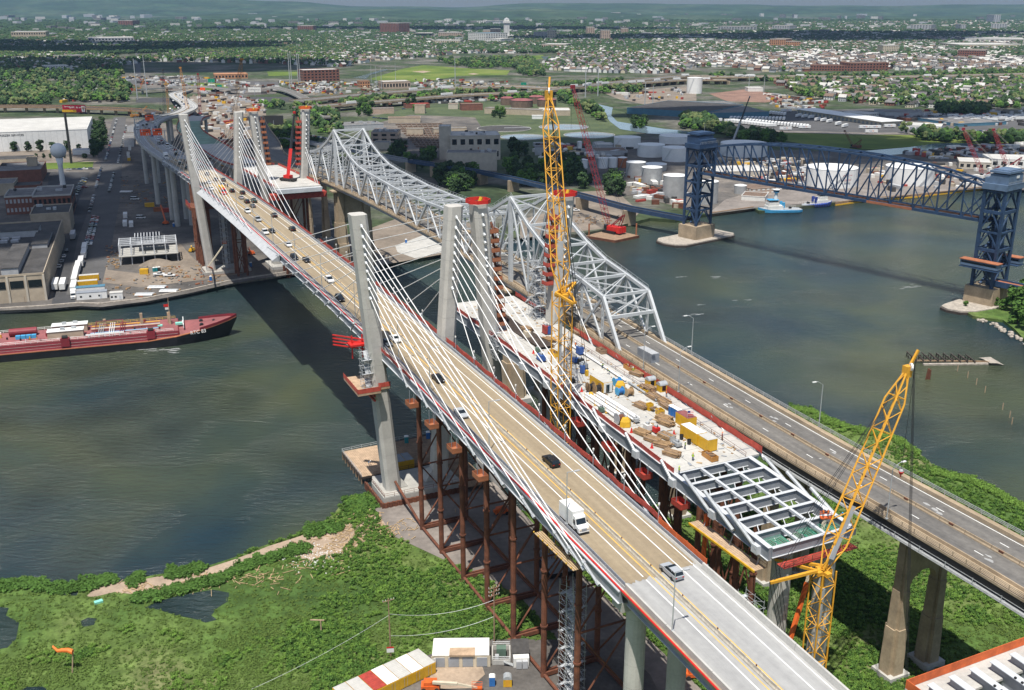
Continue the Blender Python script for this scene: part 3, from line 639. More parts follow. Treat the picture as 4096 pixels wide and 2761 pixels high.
# ---------------------------------------------------------------- old cantilever truss bridge
_zo=[(-320,31.2),(-200,33.6),(-141,35.6),(-92,36.3),(-67,37.1),(-37,38.3),(-16,39.2),(53,42.2),(115,44.1),(165,44.8),(215,44.6),(253,43.7),(323,41.2),(392,37.8),(480,33),(600,24)]
def ZO(s):
 for(a,za),(b,zb)in zip(_zo[:-1],_zo[1:]):
  if s<=b:t=(s-a)/(b-a);return za+(zb-za)*t
 return _zo[-1][1]
ob_=thing('truss_bridge','old silver cantilever truss bridge with a closed dark roadway','bridge',B(0,WO,0))
def opath(w_,s0,s1,st=10,dz=0):return spath(w_,s0,s1,st,dz,ZO)
MB().sweep(opath(WO,-320,392),slabp(6.6,.5)).build('roadway','old_asphalt',ob_)
_oc=smooth([tuple(B(392,WO,ZO(392))),tuple(B(440,WO+4,36)),tuple(T(1,1835,975,33)),tuple(T(1,1790,905,30)),tuple(T(1,1760,850,27)),tuple(T(1,1740,790,24))],4)
MB().sweep(_oc,slabp(7.5,.9)).build('roadway','old_asphalt',ob_)
for l in(-7.4,7.4):MB().sweep(offs(_oc,l),[(-.25,-.9),(.25,-.9),(.25,1),(-.25,1)]).build('parapet','old_concrete',ob_)
for sd in(-1,1):
 MB().sweep(opath(WO,-320,392),[(sd*6.55,.0),(sd*6.6,.75),(sd*6.85,.75),(sd*6.95,-.5),(sd*6.55,-.5)]).build('kerb_wall','old_concrete',ob_)
 MB().sweep(opath(WO,-320,392),[(sd*6.9,.12),(sd*8.9,.12),(sd*8.9,-.35),(sd*6.9,-.35)]).build('walkway','old_concrete',ob_)
 mb=MB()
 for h in(.55,.85,1.15):mb.sweep(offs(opath(WO,-320,392),sd*8.8,h),[(-.05,-.05),(.05,-.05),(.05,.05),(-.05,.05)])
 s_=-316
 while s_<390:mb.box(B(s_,WO+sd*8.8,ZO(s_)+.6),(.12,.12,1.2),ZB);s_+=3
 mb.build('railing','galv' if sd>0 else 'old_concrete',ob_)
 MB().sweep(opath(WO,-320,-17),[(sd*7.6,-.36),(sd*8.2,-.36),(sd*8.2,-2.7),(sd*7.6,-2.7)]).build('side_girder','black',ob_)
 MB().sweep(opath(WO,-17,392),[(sd*7.0,-.5),(sd*8.0,-.5),(sd*8.0,-1.9),(sd*7.0,-1.9)]).build('side_girder','galv',ob_)
 mb=MB()
 pth=opath(WO+sd*9.3,-320,-17,6)
 for h in(-1.4,-2.3):mb.sweep(offs(pth,0,h),[(-.04,-.04),(.04,-.04),(.04,.04),(-.04,.04)])
 for p in pth:mb.box((p.x,p.y,p.z-1.9),(.12,.12,1.3),ZB);mb.beam((p.x,p.y,p.z-2.5),(p.x-sd*V.x*1.4,p.y-sd*V.y*1.4,p.z-2.5),.15)
 mb.sweep(offs(pth,-sd*.5,-2.6),[(-.6,-.05),(.6,-.05),(.6,.05),(-.6,.05)])
 mb.build('inspection_walk','galv',ob_)
s_=-176.0;proto=None
while s_<392:
 if proto is None:mb=MB();mb.loft([[(x_,l,h)for l,h in bprof]for x_ in(-2.95,2.95)]);proto=mb.mesh('barrier_segment','old_concrete')
 o=bpy.data.objects.new('barrier_segment',proto);C.objects.link(o);o.parent=ob_;p=B(s_+3,WO,ZO(s_+3));o.location=p-Vector(ORG[ob_.name]);o.rotation_euler=(0,-math.atan2(ZO(s_+6)-ZO(s_),6),ZB);s_+=6.0
mb=MB()
for s_ in np.arange(-170,-15,11.3):
 for l in(-.2,.2):mb.box(B(s_,WO+l*.5,ZO(s_)+.6),(1.0,.32,.32),ZB)
mb.build('rust_patch','rust',ob_)
mb=MB();rp=random.Random(5)
for s_,w_ in((-69,WO+2.2),(-91,WO+2),(-92,WO-1.4),(-118,WO+2),(-136,WO-3),(-60,WO-2.5)):
 for q in range(3):
  a,b=s_+rp.uniform(-2,2),w_+rp.uniform(-.8,.8);n_=7
  mb.add([B(a+math.cos(2*math.pi*i/n_)*rp.uniform(.4,1.3),b+math.sin(2*math.pi*i/n_)*rp.uniform(.2,.5),ZO(a)+.012+.002*q)for i in range(n_)],[tuple(range(n_))])
mb.build('road_patch','deck_grey',ob_)
mb=MB()
for l in(-3.3,3.3):
 for s_ in np.arange(-300,390,15):mb.add([B(s_,WO+l-.09,ZO(s_)+.015),B(s_,WO+l+.09,ZO(s_)+.015),B(s_+2,WO+l+.09,ZO(s_+2)+.015),B(s_+2,WO+l-.09,ZO(s_+2)+.015)],[(3,2,1,0)])
for l in(-6.1,6.1):mb.sweep(offs(opath(WO,-320,392),l,.015),[(-.09,0),(.09,0)],closed=False)
mb.build('lane_marking','white_line',ob_)
TOP=[(-6.8,52.1),(5.2,54.1),(17,55.8),(28.3,58.9),(40.2,63.6),(53,70.4),(65.8,64.8),(78.3,60),(90.8,57.6),(103.3,56.8),(115.8,56.6),(128.3,56.2),(140.8,56),(153.3,56),(165.8,56),(178.3,56.5),(190.8,57),(203.3,57.4),(215.8,58.4),(228.3,61),(241,65),(253.5,71),(266.5,64.2),(279,59.5),(291,56.8),(303,55),(313.5,53)]
BOT=[-16.5]+[t[0]for t in TOP]+[323.5]
def zb_(s):return ZO(s)-.4
for sd in(-1,1):
 w_=WO+sd*7.45
 tp=[B(s,w_,z)for s,z in TOP];bp_=[B(s,w_,zb_(s))for s,z in TOP]
 MB().beam(B(-16.5,w_,zb_(-16.5)),tp[0],.8,1.1).build('end_post','truss_silver',ob_);MB().beam(B(323.5,w_,zb_(323.5)),tp[-1],.8,1.1).build('end_post','truss_silver',ob_)
 for i in range(len(tp)-1):MB().beam(tp[i]-(tp[i+1]-tp[i])*.01,tp[i+1],.85,1.0).build('top_chord','truss_silver',ob_)
 allb=[B(-16.5,w_,zb_(-16.5))]+bp_+[B(323.5,w_,zb_(323.5))]
 for i in range(len(allb)-1):MB().beam(allb[i],allb[i+1],.7,.9).build('bottom_chord','truss_silver',ob_)
 for i in range(len(tp)):
  s=TOP[i][0];big=abs(s-53)<2 or abs(s-253.5)<2
  if big:MB().beam(bp_[i],tp[i],1.3,1.1).build('main_post','truss_silver',ob_)
  else:
   mb=MB();d=V.to_3d()*0;q=Vector((U.x,U.y,0))*.42
   mb.beam(bp_[i]+q,tp[i]+q,.18,.4);mb.beam(bp_[i]-q,tp[i]-q,.18,.4)
   h=(tp[i]-bp_[i]).length;k_=int(h/1.3)
   for j in range(k_):
    a=bp_[i]+(tp[i]-bp_[i])*(j/k_);b=bp_[i]+(tp[i]-bp_[i])*((j+1)/k_);mb.beam(a+q*(1 if j%2 else-1),b-q*(1 if j%2 else-1),.12,.08)
   mb.build('post','truss_silver',ob_)
  if i<len(tp)-1:
   up=(i%2==1)
   a,b=(tp[i],bp_[i+1])if up else(bp_[i],tp[i+1])
   if(i%2==0):MB().beam(a,b,.5,.62).build('diagonal','truss_silver',ob_)
   else:MB().beam(a,b,.75,.9).build('diagonal','truss_silver',ob_)
 MB().beam(tp[0],bp_[1],.5,.7).build('diagonal','truss_silver',ob_)
 mb=MB()
 for i in range(len(tp)-1):
  n_=4;
  for j in range(n_):
   p=tp[i]+(tp[i+1]-tp[i])*(j/n_);mb.box((p.x,p.y,p.z+1.1),(.09,.09,1.3),ZB)
  for h in(1.0,1.7):mb.beam(tp[i]+Vector((0,0,h)),tp[i+1]+Vector((0,0,h)),.07)
 mb.build('chord_railing','galv',ob_)
for i in range(len(TOP)):
 s,z=TOP[i];a,b=B(s,WO-7.45,z),B(s,WO+7.45,z)
 MB().beam(a,b,.6,.8).build('top_strut','truss_silver',ob_)
 if i<len(TOP)-1:
  s2,z2=TOP[i+1];c_,d_=B(s2,WO-7.45,z2),B(s2,WO+7.45,z2)
  MB().beam(a,d_,.32).build('lateral_brace','truss_silver',ob_);MB().beam(b,c_,.32).build('lateral_brace','truss_silver',ob_)
 zc=ZO(s)+6.2
 if z-zc>4:
  a2,b2=B(s,WO-7.45,zc),B(s,WO+7.45,zc);mb=MB().beam(a2,b2,.4,.5).beam(a2,b,.24).beam(b2,a,.24)
  mb.build('sway_frame','truss_silver',ob_)
for e_,(s0,s1,z1)in(('a',(-16.5,-6.8,52.1)),('b',(323.5,313.5,53))):
 f=.62;za=zb_(s0)+(z1-zb_(s0))*f;sa=s0+(s1-s0)*f
 MB().beam(B(sa,WO-7.45,za),B(sa,WO+7.45,za),.6,.9).beam(B(sa,WO-7.45,za),B(s1,WO+7.45,z1),.3).beam(B(sa,WO+7.45,za),B(s1,WO-7.45,z1),.3).build('portal_frame','truss_silver',ob_)
mb=MB();s_=-14
while s_<322:mb.box(B(s_,WO,ZO(s_)-1.3),(.4,14.4,1.1),ZB);s_+=6.2
mb.build('floor_beam','galv',ob_,kind='stuff')
def old_pier(s_,z0=.5,wide=4.9,m_='old_concrete',big=1.0):
 zt=ZO(s_)-2.75;cols=[]
 for sd in(-1,1):
  rings=[]
  for z,hx,hy in((z0,2.1*big,2.1*big),(z0+(zt-z0)*.36,1.85*big,1.8*big),(z0+(zt-z0)*.361,1.65*big,1.6*big),(z0+(zt-z0)*.62,1.5*big,1.45*big),(z0+(zt-z0)*.621,1.35*big,1.3*big),(zt,1.3*big,1.25*big)):
   rings.append([B(s_+a*hx,WO+sd*wide+b*hy,z)for a,b in((-1,-.6),(-.6,-.6),(-.6,-1),(.6,-1),(.6,-.6),(1,-.6),(1,.6),(.6,.6),(.6,1),(-.6,1),(-.6,.6),(-1,.6))])
  c_=MB().loft(rings).build('pier_shaft',m_,ob_)
  MB().loft([[B(s_+a*2.6*big,WO+sd*wide+b*2.6*big,z)for a,b in((-1,-1),(1,-1),(1,1),(-1,1))]for z in(z0-1,z0+1.5)]).build('footing','parapet',c_)
 za=z0+(zt-z0)*.62;n_=12;half=wide-1.2*big;mb=MB()
 arc=[(-half*math.cos(math.pi*i/n_),za+min(half,(zt-za)*.62)*math.sin(math.pi*i/n_))for i in range(n_+1)]
 for i in range(n_):
  (l0,h0),(l1,h1)=arc[i],arc[i+1]
  mb.hexa([B(s_-.9*big,WO+l0,h0),B(s_-.9*big,WO+l1,h1),B(s_+.9*big,WO+l1,h1),B(s_+.9*big,WO+l0,h0)],[B(s_-.9*big,WO+l0,zt),B(s_-.9*big,WO+l1,zt),B(s_+.9*big,WO+l1,zt),B(s_+.9*big,WO+l0,zt)])
 mb.build('arch_web',m_,ob_)
 MB().box(B(s_,WO,zt+.3),(3.2*big,2*wide+4.4*big,.7),ZB).build('pier_cap',m_,ob_)
for s_,b_ in((-200,1),(-159,1),(-119.5,1),(-80,1),(-44,1),(-14,1.1)):old_pier(s_,.5,4.9,'old_concrete',b_)
for s_ in(53,253.5):old_pier(s_,.2,6.6,'old_concrete',1.9)
for s_ in(323,360,392):old_pier(s_,1.5,4.9,'old_concrete',1.1)
# ---------------------------------------------------------------- blue lift bridge
LT,RT=Vector((107,588)),Vector((216,452));LA=(RT-LT).normalized();LN=Vector((-LA.y,LA.x));LLEN=(RT-LT).length;ZL=math.atan2(LA.y,LA.x)
def Lp(a,b,z):q=LT+LA*a+LN*b;return Vector((q.x,q.y,z))
lb=thing('lift_bridge','blue vertical lift railway bridge with two towers and a raised truss span','bridge',Lp(0,0,0))
def tower(a0,pale,sgn):
 main='lift_blue_pale' if pale else 'lift_blue';hx,hy=4.6,6.2;zb0,zt=9.0,53.0
 cn=[(a0+i*hx,j*hy)for i,j in((-1,-1),(1,-1),(1,1),(-1,1))]
 for a,b in cn:MB().beam(Lp(a,b,zb0),Lp(a,b,zt),1.1,1.3).build('tower_leg','lift_blue',lb)
 lv=[9.5,18,26,34,43,52]
 for f in range(4):
  (a,b),(c_,d_)=cn[f],cn[(f+1)%4]
  for k_ in range(len(lv)-1):
   z0,z1=lv[k_],lv[k_+1];mid=Lp((a+c_)/2,(b+d_)/2,z1)
   MB().beam(Lp(a,b,z1),Lp(c_,d_,z1),.6,1.4 if k_%2 else .8).build('tower_strut','lift_blue',lb)
   MB().beam(Lp(a,b,z0+.5),mid,.5).build('tower_brace','lift_blue',lb);MB().beam(Lp(c_,d_,z0+.5),mid,.5).build('tower_brace','lift_blue',lb)
 mb=MB()
 for k_ in range(10):
  z=10+k_*4.2;mb.beam(Lp(a0-2.4,3.2 if k_%2 else-3.2,z),Lp(a0-2.4,-3.2 if k_%2 else 3.2,z+4),.9,.15);mb.box(Lp(a0-2.4,(-3.6 if k_%2 else 3.6),z+4),(1.4,1.2,.15),ZL)
 mb.build('stair','lift_blue',lb)
 MB().box(Lp(a0+sgn*1.5,0,26),(3.0,5.0,26),ZL).build('counterweight','lift_blue',lb)
 o=MB().box(Lp(a0,0,54.2),(11.2,15,2.6),ZL).build('machinery_base',main,lb)
 MB().box(Lp(a0+sgn*1.0,0,57.4),(8.4,12.5,4.6),ZL).box(Lp(a0-sgn*4.0,0,56.6),(2.6,12.8,2.6),ZL).build('machinery_house',main,lb)
 MB().box(Lp(a0+sgn*1.0,0,60.7),(9.0,13.4,.9),ZL).box(Lp(a0+sgn*1.0,0,61.4),(7.4,10,.5),ZL).build('machinery_roof','lift_blue' if not pale else 'lift_blue_pale',lb)
 MB().box(Lp(a0+sgn*5.3,1.5,58.4),(.12,2.4,1.1),ZL).build('window','white_paint',lb)
 mb=MB()
 for i in range(-6,7):mb.box(Lp(a0+5.9,i*1.2,56.1),(.08,.08,1.2),ZL)
 mb.beam(Lp(a0+5.9,-7.2,56.7),Lp(a0+5.9,7.2,56.7),.08);mb.build('railing','galv',lb)
 MB().box(Lp(a0,0,4.8),(13.5,16,8.6),ZL).build('pier_block','old_concrete',lb,label='rust stained concrete pier under the tower')
 MB().tube(Lp(a0,2,61.5),Lp(a0,2,66),.08,n=5).build('mast','galv',lb)
tower(0,False,-1);tower(LLEN,True,1)
def ztop(a):t=(a-LLEN/2)/(LLEN/2);return 60.8-8.6*abs(t)**2.4
for sd in(-1,1):
 b=sd*4.6;N=14;A=[3+(LLEN-6)*i/N for i in range(N+1)];zbm=lambda a:39.4-1.2*a/LLEN
 for i in range(N):
  MB().beam(Lp(A[i],b,zbm(A[i])),Lp(A[i+1],b,zbm(A[i+1])),.7,1.3).build('bottom_chord','lift_blue',lb)
  if 0<i<N-1 or True:
   t0=Lp(A[i],b,ztop(A[i]));t1=Lp(A[i+1],b,ztop(A[i+1]))
   MB().beam(t0,t1,.75,.9).build('top_chord','lift_blue',lb)
  lo0,lo1=Lp(A[i],b,zbm(A[i])),Lp(A[i+1],b,zbm(A[i+1]))
  if i<N/2:MB().beam(t0,lo1,.45,.6).build('diagonal','lift_blue',lb)
  else:MB().beam(lo0,t1,.45,.6).build('diagonal','lift_blue',lb)
  if i%2:MB().beam((t0+lo0)/2,(lo0+lo1)/2,.3).build('sub_diagonal','lift_blue',lb)
 for i in range(N+1):MB().beam(Lp(A[i],b,zbm(A[i])),Lp(A[i],b,ztop(A[i])),.5,.6).build('post','lift_blue',lb)
for i in range(N+1):
 MB().beam(Lp(A[i],-4.6,ztop(A[i])),Lp(A[i],4.6,ztop(A[i])),.45,.5).build('top_strut','lift_blue',lb)
 if i<N:MB().beam(Lp(A[i],-4.6,ztop(A[i])),Lp(A[i+1],4.6,ztop(A[i+1])),.3).beam(Lp(A[i],4.6,ztop(A[i])),Lp(A[i+1],-4.6,ztop(A[i+1])),.3).build('lateral_brace','lift_blue',lb)
 MB().beam(Lp(A[i],-4.6,zbm(A[i])-.2),Lp(A[i],4.6,zbm(A[i])-.2),.5,.8).build('floor_beam','lift_blue',lb)
MB().hexa([Lp(A[0],-3.2,zbm(3)),Lp(A[0],3.2,zbm(3)),Lp(A[-1],3.2,zbm(A[-1])),Lp(A[-1],-3.2,zbm(A[-1]))][::-1],[Lp(A[0],-3.2,zbm(3)+.3),Lp(A[0],3.2,zbm(3)+.3),Lp(A[-1],3.2,zbm(A[-1])+.3),Lp(A[-1],-3.2,zbm(A[-1])+.3)][::-1]).build('track_bed','rubber',lb)
for l in(-.75,.75):MB().beam(Lp(A[0],l,zbm(3)+.45),Lp(A[-1],l,zbm(A[-1])+.45),.15,.25).build('rail','rust',lb)
for i in(9,10):MB().beam(Lp(A[i],-5.05,zbm(A[i])),Lp(A[i+1],-5.05,zbm(A[i])),.18,1.2).build('rust_plate','barge_rust',lb)
for j in(-1,1):
 h=MB().box(Lp(LLEN,j*10.0,20.2),(17,3.6,2.6),ZL).build('operator_cabin','lift_blue_pale',lb,label='long blue operator cabin with rusty roof on the tower')
 MB().box(Lp(LLEN,j*10.0,21.65),(17.8,4.6,.3),ZL).build('cabin_roof','barge_rust',h);MB().box(Lp(LLEN,j*10.0,20.5),(16,3.7,.9),ZL).build('cabin_window','glass_dark',h)
 MB().box(Lp(LLEN,j*9.2,18.3),(17.6,6,.4),ZL).build('cabin_floor','lift_blue',h)
def fender(cx,ext,label):
 o=MB().prism([tuple(Lp(cx+a,b,0)[:2])for a,b in ext],-2,1.6).build('pier_fender','stone',None,org=Lp(cx,0,0));tag(o,label,'fender')
 mb=MB().prism([tuple(Lp(cx+a*1.03,b*1.03,0)[:2])for a,b in ext],-2,1.0);q=mb.build('timber_face','wood_dark',o);return o
fender(0,[(-11,-20),(-7,-25),(0,-27),(7,-25),(11,-20),(11,20),(7,25),(-7,25),(-11,20)],'stone topped fender island around the left lift tower pier')
fender(LLEN,[(-9,-20),(-8,-24),(-4,-26),(2,-25),(6,-20),(9,-8),(9,12),(-9,12)],'stone topped fender around the right lift tower pier')
rv=thing('railway_viaduct','low blue girder railway viaduct on stone piers leading to the lift bridge','viaduct',(20,720,0))
_rv=[Vector(p)for p in((103,592,9.5),(72,626,9.5),(46,670,9.5),(1,738,9.5),(-22,768,9.5),(-60,806,9.5),(-81,826,9.5),(-120,872,9.2),(-170,930,9),(-230,1000,8.5))]
for i in range(len(_rv)-1):
 m_='lift_blue' if i<6 else 'steel_grey'
 for l in(-2.6,2.6):
  pth=offs(_rv[i:i+2],l);MB().sweep(pth,[(-.35,.2),(.35,.2),(.35,2.6),(-.35,2.6)]).build('girder',m_,rv)
 MB().sweep(_rv[i:i+2],[(-2.2,1.4),(2.2,1.4),(2.2,1.9),(-2.2,1.9)]).build('track_bed','rubber',rv)
 if i:
  d=(_rv[i+1]-_rv[i]);MB().box((_rv[i].x,_rv[i].y,5.2),(3.2,8.2,9.6),math.atan2(d.y,d.x)).build('pier','old_concrete',rv)
_rv2=[Lp(LLEN,0,9.5),Lp(LLEN+60,0,9.5)]
for l in(-2.6,2.6):MB().sweep(offs(_rv2,l),[(-.35,.2),(.35,.2),(.35,2.6),(-.35,2.6)]).build('girder','lift_blue',rv)
MB().sweep(_rv2,[(-2.2,1.4),(2.2,1.4),(2.2,1.9),(-2.2,1.9)]).build('track_bed','barge_rust',rv)
# ================================================================ FALSEWORK, DOCK, FOREGROUND YARD
def trestle(w0,w1,ss,zf,label,drop):
 t=thing('falsework_trestle',label,'trestle',B(ss[0],(w0+w1)/2,0))
 for i,s_ in enumerate(ss):
  zt=zf(s_)-2.9
  for w_ in(w0,w1):
   c_=MB().tube(B(s_,w_,.4),B(s_,w_,zt),.62,n=10).build('steel_column','rust',t)
   mb=MB()
   for z in(12.5,25):mb.tube(B(s_,w_,z),B(s_,w_,z+.35),.8,n=10)
   mb.box(B(s_,w_,.55),(2,2,.35),ZB);mb.build('flange','rust',c_)
  for dw in(-.45,.45):MB().beam(B(s_+dw,w0,1.5),B(s_+dw,w1,1.5),.4,.9).build('ground_beam','rust',t)
  MB().beam(B(s_,w0-1,zt+.35),B(s_,w1+1,zt+.35),.6,.7).build('cap_beam','rust',t)
  for z0,z1 in((2,19),(19,zt-1)):
   MB().tube(B(s_,w0,z0),B(s_,w1,z1),.2,n=6).build('brace','rust',t)
   MB().tube(B(s_,w1,z0),B(s_,w0,z1),.2,n=6).build('brace','rust',t)
  MB().tube(B(s_,w0,19),B(s_,w1,19),.22,n=6).build('strut','rust',t)
  if i<len(ss)-1:
   for w_ in(w0,w1):MB().tube(B(s_,w_,1.4),B(ss[i+1],w_,1.4),.36,n=8).build('ground_tube','rust',t)
   if i%2:MB().tube(B(s_,w1,3),B(ss[i+1],w1,20),.2,n=6).build('brace','rust',t)
 return t
t=trestle(WC-6.1,WC+6.3,[-21.2,-34.7,-48.4,-62,-75.5,-89.5,-103],zs,'rust brown tubular falsework under the traffic bridge beside the marsh',2.9)
MB().tube(B(-21.2,WC-6.1,1.4),B(-2.4,WC-6.6,6.2),.36,n=8).build('ground_tube','rust',t)
trestle(WN-7.4,WN-3.2,[-28,-41.5,-55,-68.5,-82,-95.5,-108],NZ,'rust brown tubular falsework under the bare slab of the second bridge',2.9)
trestle(WN+3.2,WN+7.4,[-28,-48,-68.5,-89],NZ,'rust brown falsework under the far edge of the bare slab',2.9)
t=trestle(WC-8.6,WC-3.8,[283,289,295,301],zs,'dark brown lattice falsework beside the far left pylon leg',2.9)
MB().box(B(279,WC-8,34.5),(14,12,1.2),ZB).build('platform','rust',t);netfence(t,WC-13.8,272.5,286,'red_paint',2.2,zf=lambda s:35)
trestle(WC+4,WC+8.5,[258,264],zs,'dark brown falsework between the far pylon legs',2.9)
trestle(WN-6,WN+6,[252,259,284],NZ,'brown falsework under the far slab stub of the second bridge',2.9)
dk=thing('timber_dock','timber work dock on piles around the near pylon foot','dock',B(20,3,0))
MB().prism([tuple(B(a,b)[:2])for a,b in((12,-11),(31,-11),(33,20),(-7,20),(-7,12.4),(12,12.4))],1.7,2.3).build('dock_frame','wood_dark',dk)
for i in range(52):
 w_=-10.7+i*.6;s0_=12 if w_<12.2 else-7
 MB().hexa([B(s0_+rnd.uniform(-.2,.2),w_,2.32),B(s0_,w_+.55,2.32),B(31.2+rnd.uniform(-.2,.3),w_+.55,2.32),B(31.2,w_,2.32)][::-1],[B(s0_,w_,2.44+rnd.uniform(0,.05)),B(s0_,w_+.55,2.44),B(31.3,w_+.55,2.44),B(31.3,w_,2.44)][::-1]).build('plank','wood_pale' if w_<3 else 'wood',dk)
mb=MB()
for a in np.arange(12.5,31.5,2.6):
 mb.tube(B(a,-10.8,-2),B(a,-10.8,1.8),.25,n=6)
for b in np.arange(-10,20,3):mb.tube(B(31,b,-2),B(31,b,1.8),.25,n=6)
mb.build('pile','wood',dk,kind='stuff')
mb=MB()
for a,b,c_,d_ in((12,-10.9,31,-10.9),(31,-10.9,32.6,19.8)):
 for h in(2.95,3.5):mb.tube(B(a,b,h),B(c_,d_,h),.05,n=4)
 for k_ in range(11):p=B(a+(c_-a)*k_/10,b+(d_-b)*k_/10,2.4);mb.tube(p,p+Vector((0,0,1.1)),.05,n=4)
mb.build('guard_rail','galv',dk)
def container(label,p,rz,color='yellow',roof=None,L_=6.1,W_=2.44,H_=2.6,group=None,door=True,cat='container'):
 o=thing('shipping_container',label,cat,p,group,rz)
 mb=MB();n_=int(L_/.5)
 rings=[]
 mb.box((0,0,H_/2),(L_-.06,W_-.06,H_-.04))
 for i in range(n_):
  x_=-L_/2+(i+.5)*L_/n_
  for sd in(-1,1):mb.box((x_,sd*(W_/2-.01),H_/2),(L_/n_*.5,.05,H_-.4))
 for sx in(-1,1):
  for sy in(-1,1):mb.box((sx*(L_/2-.06),sy*(W_/2-.06),H_/2),(.16,.16,H_))
 mb.build('body',color,o)
 mb=MB().box((0,0,H_+.015),(L_-.1,W_-.1,.05))
 for i in range(n_):mb.box((-L_/2+(i+.5)*L_/n_,0,H_+.05),(L_/n_*.45,W_-.3,.03))
 mb.build('roof_sheet',roof or color,o)
 if door:
  for sy in(-1,1):
   d=MB().box((L_/2+.02,sy*W_*.245,H_/2),(.06,W_*.47,H_-.3)).build('door',color,o)
   MB().tube((L_/2+.08,sy*.35,.2),(L_/2+.08,sy*.35,H_-.2),.03,n=5).build('lock_rod','galv',d)
 return o
def shack(label,p,rz,L_=3.6,W_=2.4,H_=2.5,wall='white_paint',roof='roof_pale',cat='site cabin',name='site_cabin',win=2):
 o=thing(name,label,cat,p,None,rz);MB().box((0,0,H_/2),(L_,W_,H_)).build('wall',wall,o)
 MB().box((0,0,H_+.06),(L_+.2,W_+.2,.12)).build('roof',roof,o)
 MB().box((L_*.3,-W_/2-.02,1.0),(.9,.05,2.0)).build('door','steel_light',o)
 for i in range(win):MB().box((-L_*.35+i*L_*.3,-W_/2-.02,1.5),(.9,.05,.8)).build('window','glass_dark',o)
 return o
def porta(label,p,rz=0,col='porta_blue',group=None):
 o=thing('portable_toilet',label,'portable toilet',p,group,rz)
 MB().box((0,0,1.05),(1.15,1.15,2.1)).build('cabin',col,o);MB().box((0,-.59,1.0),(.8,.04,1.8)).build('door',col,o)
 MB().loft([[(a*.62,b*.62,2.1)for a,b in((-1,-1),(1,-1),(1,1),(-1,1))],[(a*.4,b*.5,2.35)for a,b in((-1,-1),(1,-1),(1,1),(-1,1))]]).build('roof','white_paint',o);return o
for i in range(3):container(('left','middle','right')[i]+' of three blue grey roofed yellow containers behind the near pylon leg',B(14.2+0*i,-1.4+i*2.5,2.45),ZB,'yellow','steel_grey',L_=5.5)
def r4(x,y,z):return g(1300+x/1.2083,2450+y/1.2083,z)
A_,B_=r4(470,216,3.5),r4(48,412,3.5);dd=(B_-A_);dd.z=0;n_=7;stp=dd/n_;rzc=math.atan2(dd.y,dd.x)+math.pi/2
lab=['cream roofed yellow container at the upper end of the container row','white roofed yellow container second from the upper end of the row','white roofed yellow container beside the first open white door','pale roofed yellow container next to the one with the red roof','yellow container with a red painted roof in the row','rust streaked white roofed container below the red roofed one','weathered container at the lower end of the row']
for i in range(n_):
 p=A_+stp*(i+.1);p.z=.84
 o=container(lab[i],p,rzc,'yellow',('roof_pale','white_paint','roof_pale','white_paint','red_paint','roof_pale','roof_pale')[i],L_=6.1,W_=stp.length*.985)
for(x_,y_),k_ in(((522,275),.4),((470,305),1.0),((322,365),.8)):
 p=r4(x_,y_,.84);o=MB().box((p.x,p.y,p.z+1.3),(1.25,.08,2.4),k_).build('door_leaf','white_paint',None,org=p);tag(o,{.4:'white container door standing open beside the cream garage row',1.0:'white container door standing open at the cream roofed container',.8:'white container door standing open near the red roofed container'}[k_],'door')
pa,pb=r4(520,265,.84),r4(793,262,.84);d=(pb-pa);d.z=0;W4=d.length/4;rzg=math.atan2(d.y,d.x)
gr=thing('garage_row','cream row of four steel storage units with grey roller doors','storage unit',tuple(pa+d/2+Vector((-math.sin(rzg),math.cos(rzg),0))*3.0),None,rzg)
MB().box((0,0,1.35),(d.length,6,2.7)).build('wall','cream',gr);MB().box((0,0,2.76),(d.length+.1,6.1,.1)).build('roof','siding_white',gr)
for i in range(4):
 x_=-d.length/2+W4*(i+.5);dr=MB().box((x_,-3.03,1.15),(W4*.74,.08,2.2)).build('roller_door','siding_grey',gr)
 mb=MB()
 for k_ in range(9):mb.box((x_,-3.09,.2+k_*.24),(W4*.74,.04,.05))
 mb.build('door_slat','steel_grey',dr)
for i in range(5):MB().box((-d.length/2+W4*i,-3.02,1.3),(W4*.2,.12,2.6)).build('pilaster','cream',gr)
p=r4(663,195,3.6);o=MB().box((p.x,p.y,3.78),(5.2,2.6,.35),rzg).build('steel_tray','wood_pale',None,org=(p.x,p.y,3.6));tag(o,'flat rusty steel tray lying on the cream storage roof','tray')
p=r4(945,235,.84);o=thing('lean_to_shed','small shed with dark sloping roof and grey cabinets','shed',p,None,rzg+.05)
MB().loft([[(-1.6,-2.2,0),(1.6,-2.2,0),(1.6,2.2,0),(-1.6,2.2,0)],[(-1.6,-2.2,2.2),(1.6,-2.2,2.2),(1.6,2.2,3.3),(-1.6,2.2,3.3)]]).build('wall','siding_white',o)
MB().hexa([(-1.8,-1.2,2.6),(1.8,-1.2,2.6),(1.8,2.6,3.5),(-1.8,2.6,3.5)],[(-1.8,-1.2,2.75),(1.8,-1.2,2.75),(1.8,2.6,3.65),(-1.8,2.6,3.65)]).build('roof','roof_dark',o)
for x_ in(-.5,.75):MB().box((x_,-2.5,.95),(1.1,.7,1.7)).build('cabinet','siding_grey',o)
p=r4(852,215,.84);o=thing('transformer_pen','fenced concrete pen with a dark green transformer','transformer',p,None,rzg)
for a,b,c_,d_ in((0,-2.6,3.6,.25),(0,2.6,3.6,.25),(-1.8,0,.25,5.2),(1.8,0,.25,5.2)):MB().box((a,b,.55),(c_,d_,1.1)).build('pen_wall','parapet',o)
MB().box((0,.6,1.1),(2.0,1.6,1.8)).build('transformer','roof_green',o);MB().box((-.9,-1.5,.8),(.8,.7,1.5)).build('cabinet','siding_grey',o)
mb=MB()
